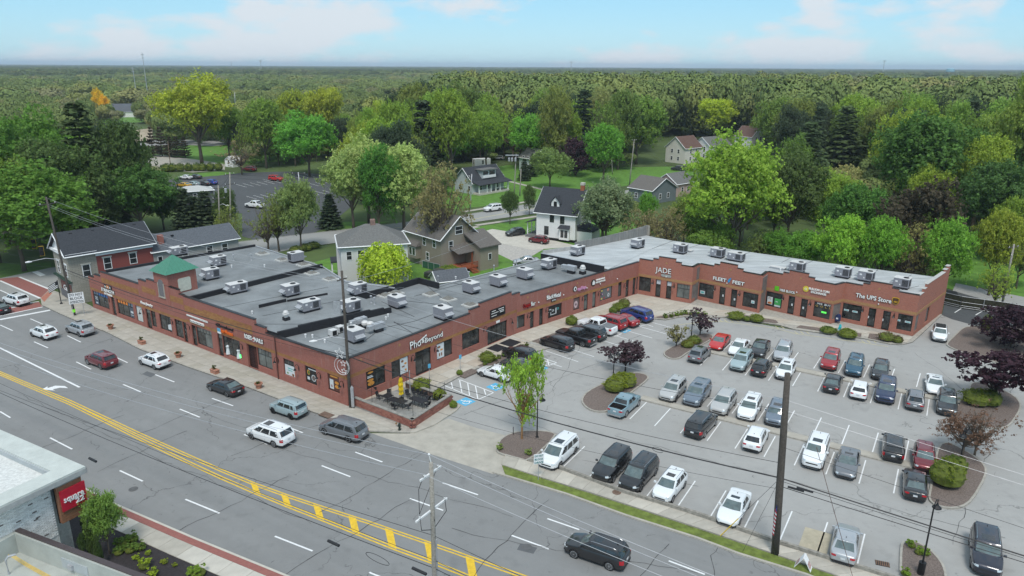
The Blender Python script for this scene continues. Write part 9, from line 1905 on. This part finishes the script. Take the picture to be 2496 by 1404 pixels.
poster(fS,4.98,6.7,1.12,3.0,pk_,[(.78,.62,.5,.6,po,1),(.76,.62,.38,.45,pg_,1),(.3,.35,.75,.8,pw_,1),(.3,.35,.6,.65,pbn,1),(.4,.85,1.3,.1,pw_,0),(.8,.25,.4,.35,pw_,0)], 'black poster with soup bowls in the middle small street window')
poster(fS,1.3,2.95,1.25,3.05,mat('poster_dark_red', (.10,.04,.03),.5),[(.25,.30,.7,.4,po,1),(.25,.55,.65,.35,po,1),(.75,.38,.6,1.1,pw_,0),(.75,.25,.2,.3,m_lred,0),(.5,.9,1.2,.2,po,0)], 'burger and drinks poster in the corner street window')
poster(F1b,34.6-LA,37.2-LA,.8,2.4,pk_,[(.15,.7,.4,.12,pw_,0),(.35,.55,.5,.3,pw_,1),(.33,.55,.38,.2,pk_,1),(.6,.45,.2,.9,pw_,0),(.75,.6,.4,.4,ptq,1),(.75,.6,.3,.3,pk_,1),(.4,.2,1.2,.1,pw_,0),(.2,.3,.1,.5,pw_,0)], 'chalk style graffiti lettering on the tattoo shop window')
poster(F1b,39.8-LA,41.0-LA,.8,2.4,mat('poster_mauve', (.13,.09,.09),.5),[(.45,.45,.8,1.1,mat('ring_pink', (.58,.44,.46),.5,var=.2),1),(.45,.45,.3,.4,pk_,1)], 'giant pink ring print in the dessert shop window')
poster(F1b,45.85-LA,48.35-LA,.9,2.6,mat('poster_slate', (.13,.14,.15),.4),[(.12,.85,.4,.25,mat('poster_yellow', (.62,.48,.10),.5),1),(.15,.5,.3,.3,m_pink,1),(.7,.8,.5,.5,mat('poster_coral', (.60,.22,.18),.5),1),(.12,.12,.4,.3,MATS['poster_yellow'],1),(.35,.15,.3,.3,m_lred,1),(.75,.3,.5,.6,pw_,1),(.75,.3,.25,.35,pk_,1)], 'colourful round stickers on the frozen food window')
poster(Fh,.35,1.15,.9,2.05,pw_,[(.4,.85,.4,.08,pbn,0),(.4,.7,.5,.06,pbn,0),(.5,.2,.7,.35,po,1),(.35,.18,.25,.2,m_lred,1)], 'white notice poster in the third bay left window'); poster(Fh,1.45,2.4,.75,2.0,mat('poster_leaf', (.06,.36,.10),.5),[(.5,.1,.9,.25,pw_,0),(.35,.6,.3,.12,pw_,0)], 'green poster in the third bay left window')
poster(Ff,.35,1.1,1.1,1.6,pw_,[(.5,.5,.5,.3,ptq,0)], 'small white display card in the second bay left window'); poster(Ff,8.5,9.0,1.3,1.75,pw_,[(.5,.4,.3,.2,ptq,1)], 'small picture in the second bay right window')
for F,a,b,l in ((Fu,.3,.95, 'first white green strip on the last bay left window'),(Fu,1.4,2.1, 'second white green strip on the last bay left window'),(Fu,6.85,7.55, 'first white green strip on the last bay right window'),(Fu,8.1,8.8, 'second white green strip on the last bay right window')): poster(F,a,b,1.72,1.98,pw_,[(.5,.5,.5,.12,ptq,0)],l)
poster(Fh,8.3,9.0,1.35,1.6,mat('lime_neon', (.1,.5,.08),.5,emit=(.1,.8,.1),estr=.5),[], 'green lit word low in the third bay right window')
for F,a,z in ((Fu,3.4,1.45),(Fu,5.25,1.45),(Fh,3.95,1.55),(Fh,5.6,1.45),(Ff,3.95,1.5),(Ff,5.8,1.3)): poster(F,a,a+.22,z-.15,z+.18,pw_,[], 'small white notice on a shop door', out=-.135)['group'] = 'notices on shop doors'
for k in range(6): poster(fS2,13.25+.7*k if k < 6 else 0,13.75+.7*k,2.35,2.8,mat('orange_pane', (.72,.24,.05),.5) if k > 1 else mat('slate_pane', (.13,.17,.23),.4),[], 'orange transom panel over the wide street window' if k > 1 else 'slate transom panel over the wide street window', out=-.12)['group'] = 'transom panels of the wide street window'
for k in range(6): poster(fS2,20.1+.69*k,20.6+.69*k,2.35,2.78,mat('blue_pane', (.04,.14,.36),.4) if k < 4 else mat('slate_pane', (.13,.17,.23),.4),[], 'blue transom panel over the gym window' if k < 4 else 'grey transom panel over the gym window', out=-.12)['group'] = 'transom panels of the gym window'
poster(fS2,13.15,14.3,.75,2.2,mat('slate_print', (.075,.095,.125),.5),[(.5,.55,.7,.3,pw_,0),(.5,.25,.7,.08,pw_,0)], 'slate blue printed panel at the right of the wide street window'); poster(fS2,22.9,24.1,.8,2.2,mat('slate_print', (.075,.095,.125),.5),[(.5,.8,.6,.12,pw_,0),(.5,.6,.7,.1,pw_,0),(.5,.2,.6,.2,pw_,0)], 'slate printed panel at the left of the gym window')
poster(fS2,3.95,4.75,1.0,1.8,pw_,[], 'white poster in the narrow street window')
for s_ in (19.3,21.5):
 r = thing('mannequin', {19.3: 'white draped mannequin right in the costume shop window', 21.5: 'white draped mannequin left in the costume shop window'}[s_], 'mannequin', fS.pt(s_,.75,-.10)); q = MB(); q.lathe([(.30,0),(.26,.3),(.16,.75),(.24,1.0),(.10,1.12),(.07,1.18)],n=9); o = q.build('dress', pw_,r); q = MB(); q.lathe([(.04,1.18),(.10,1.26),(.11,1.36),(.05,1.45)],n=8); q.build('head', mat('dark_wig', (.1,.08,.07),.7),r)
# ================================================================== AIR
hz = MB(); hz.obox((-13500,-400,-1.2),(27000,0,0),(0,15000,0),(0,0,76)); ho = hz.build('haze', None) if False else None
me = hz.mesh('haze', []) if False else None
mh = bpy.data.materials.new('haze_air'); mh.use_nodes = True; nt = mh.node_tree; nt.nodes.clear(); o_ = nt.nodes.new('ShaderNodeOutputMaterial'); pv = nt.nodes.new('ShaderNodeVolumePrincipled'); pv.inputs['Color'].default_value = (.70,.82,.95,1); pv.inputs['Density'].default_value = HAZE; nt.links.new(pv.outputs[0],o_.inputs['Volume'])
ho = hz.build('haze', mh); ho['kind'] = 'stuff'; ho['label'] = 'thin pale haze between the viewer and the far trees'
bpy.context.view_layer.update()
for o in list(COL.objects):
 if o.type == 'EMPTY' and o.parent is None and o.location.length < .01 and o.children:
  B = [c.matrix_world @ Vector(v) for c in o.children if c.type == 'MESH' for v in c.bound_box]
  if not B: continue
  lo,hi = [min(v[i] for v in B) for i in range(3)],[max(v[i] for v in B) for i in range(3)]
  b = Vector(((lo[0]+hi[0])/2,(lo[1]+hi[1])/2,lo[2])); o.location = b
  for c in o.children: c.location = c.location-b
_by = {}
bpy.context.view_layer.update()
for o in list(COL.objects):
 if o.parent is None and o.get('label') and o.get('category'): _by.setdefault(o['label'],[]).append(o)
_ORD = 'leftmost,second,third,fourth,fifth,sixth,seventh,eighth,ninth,tenth,eleventh,twelfth,thirteenth,fourteenth,fifteenth,sixteenth'.split(',')
for lb,L_ in _by.items():
 if 1 < len(L_) <= 16 and len(lb.split()) <= 12 and 'wire' not in lb:
  L_.sort(key=lambda o: proj(o.location)[0])
  for k,o in enumerate(L_): o['label'] = lb+(', leftmost' if k == 0 else ', %s from the left' % _ORD[k] if len(lb.split()) <= 11 else ', '+_ORD[k]) if k < len(L_)-1 or len(L_) > 2 else lb+', right one'
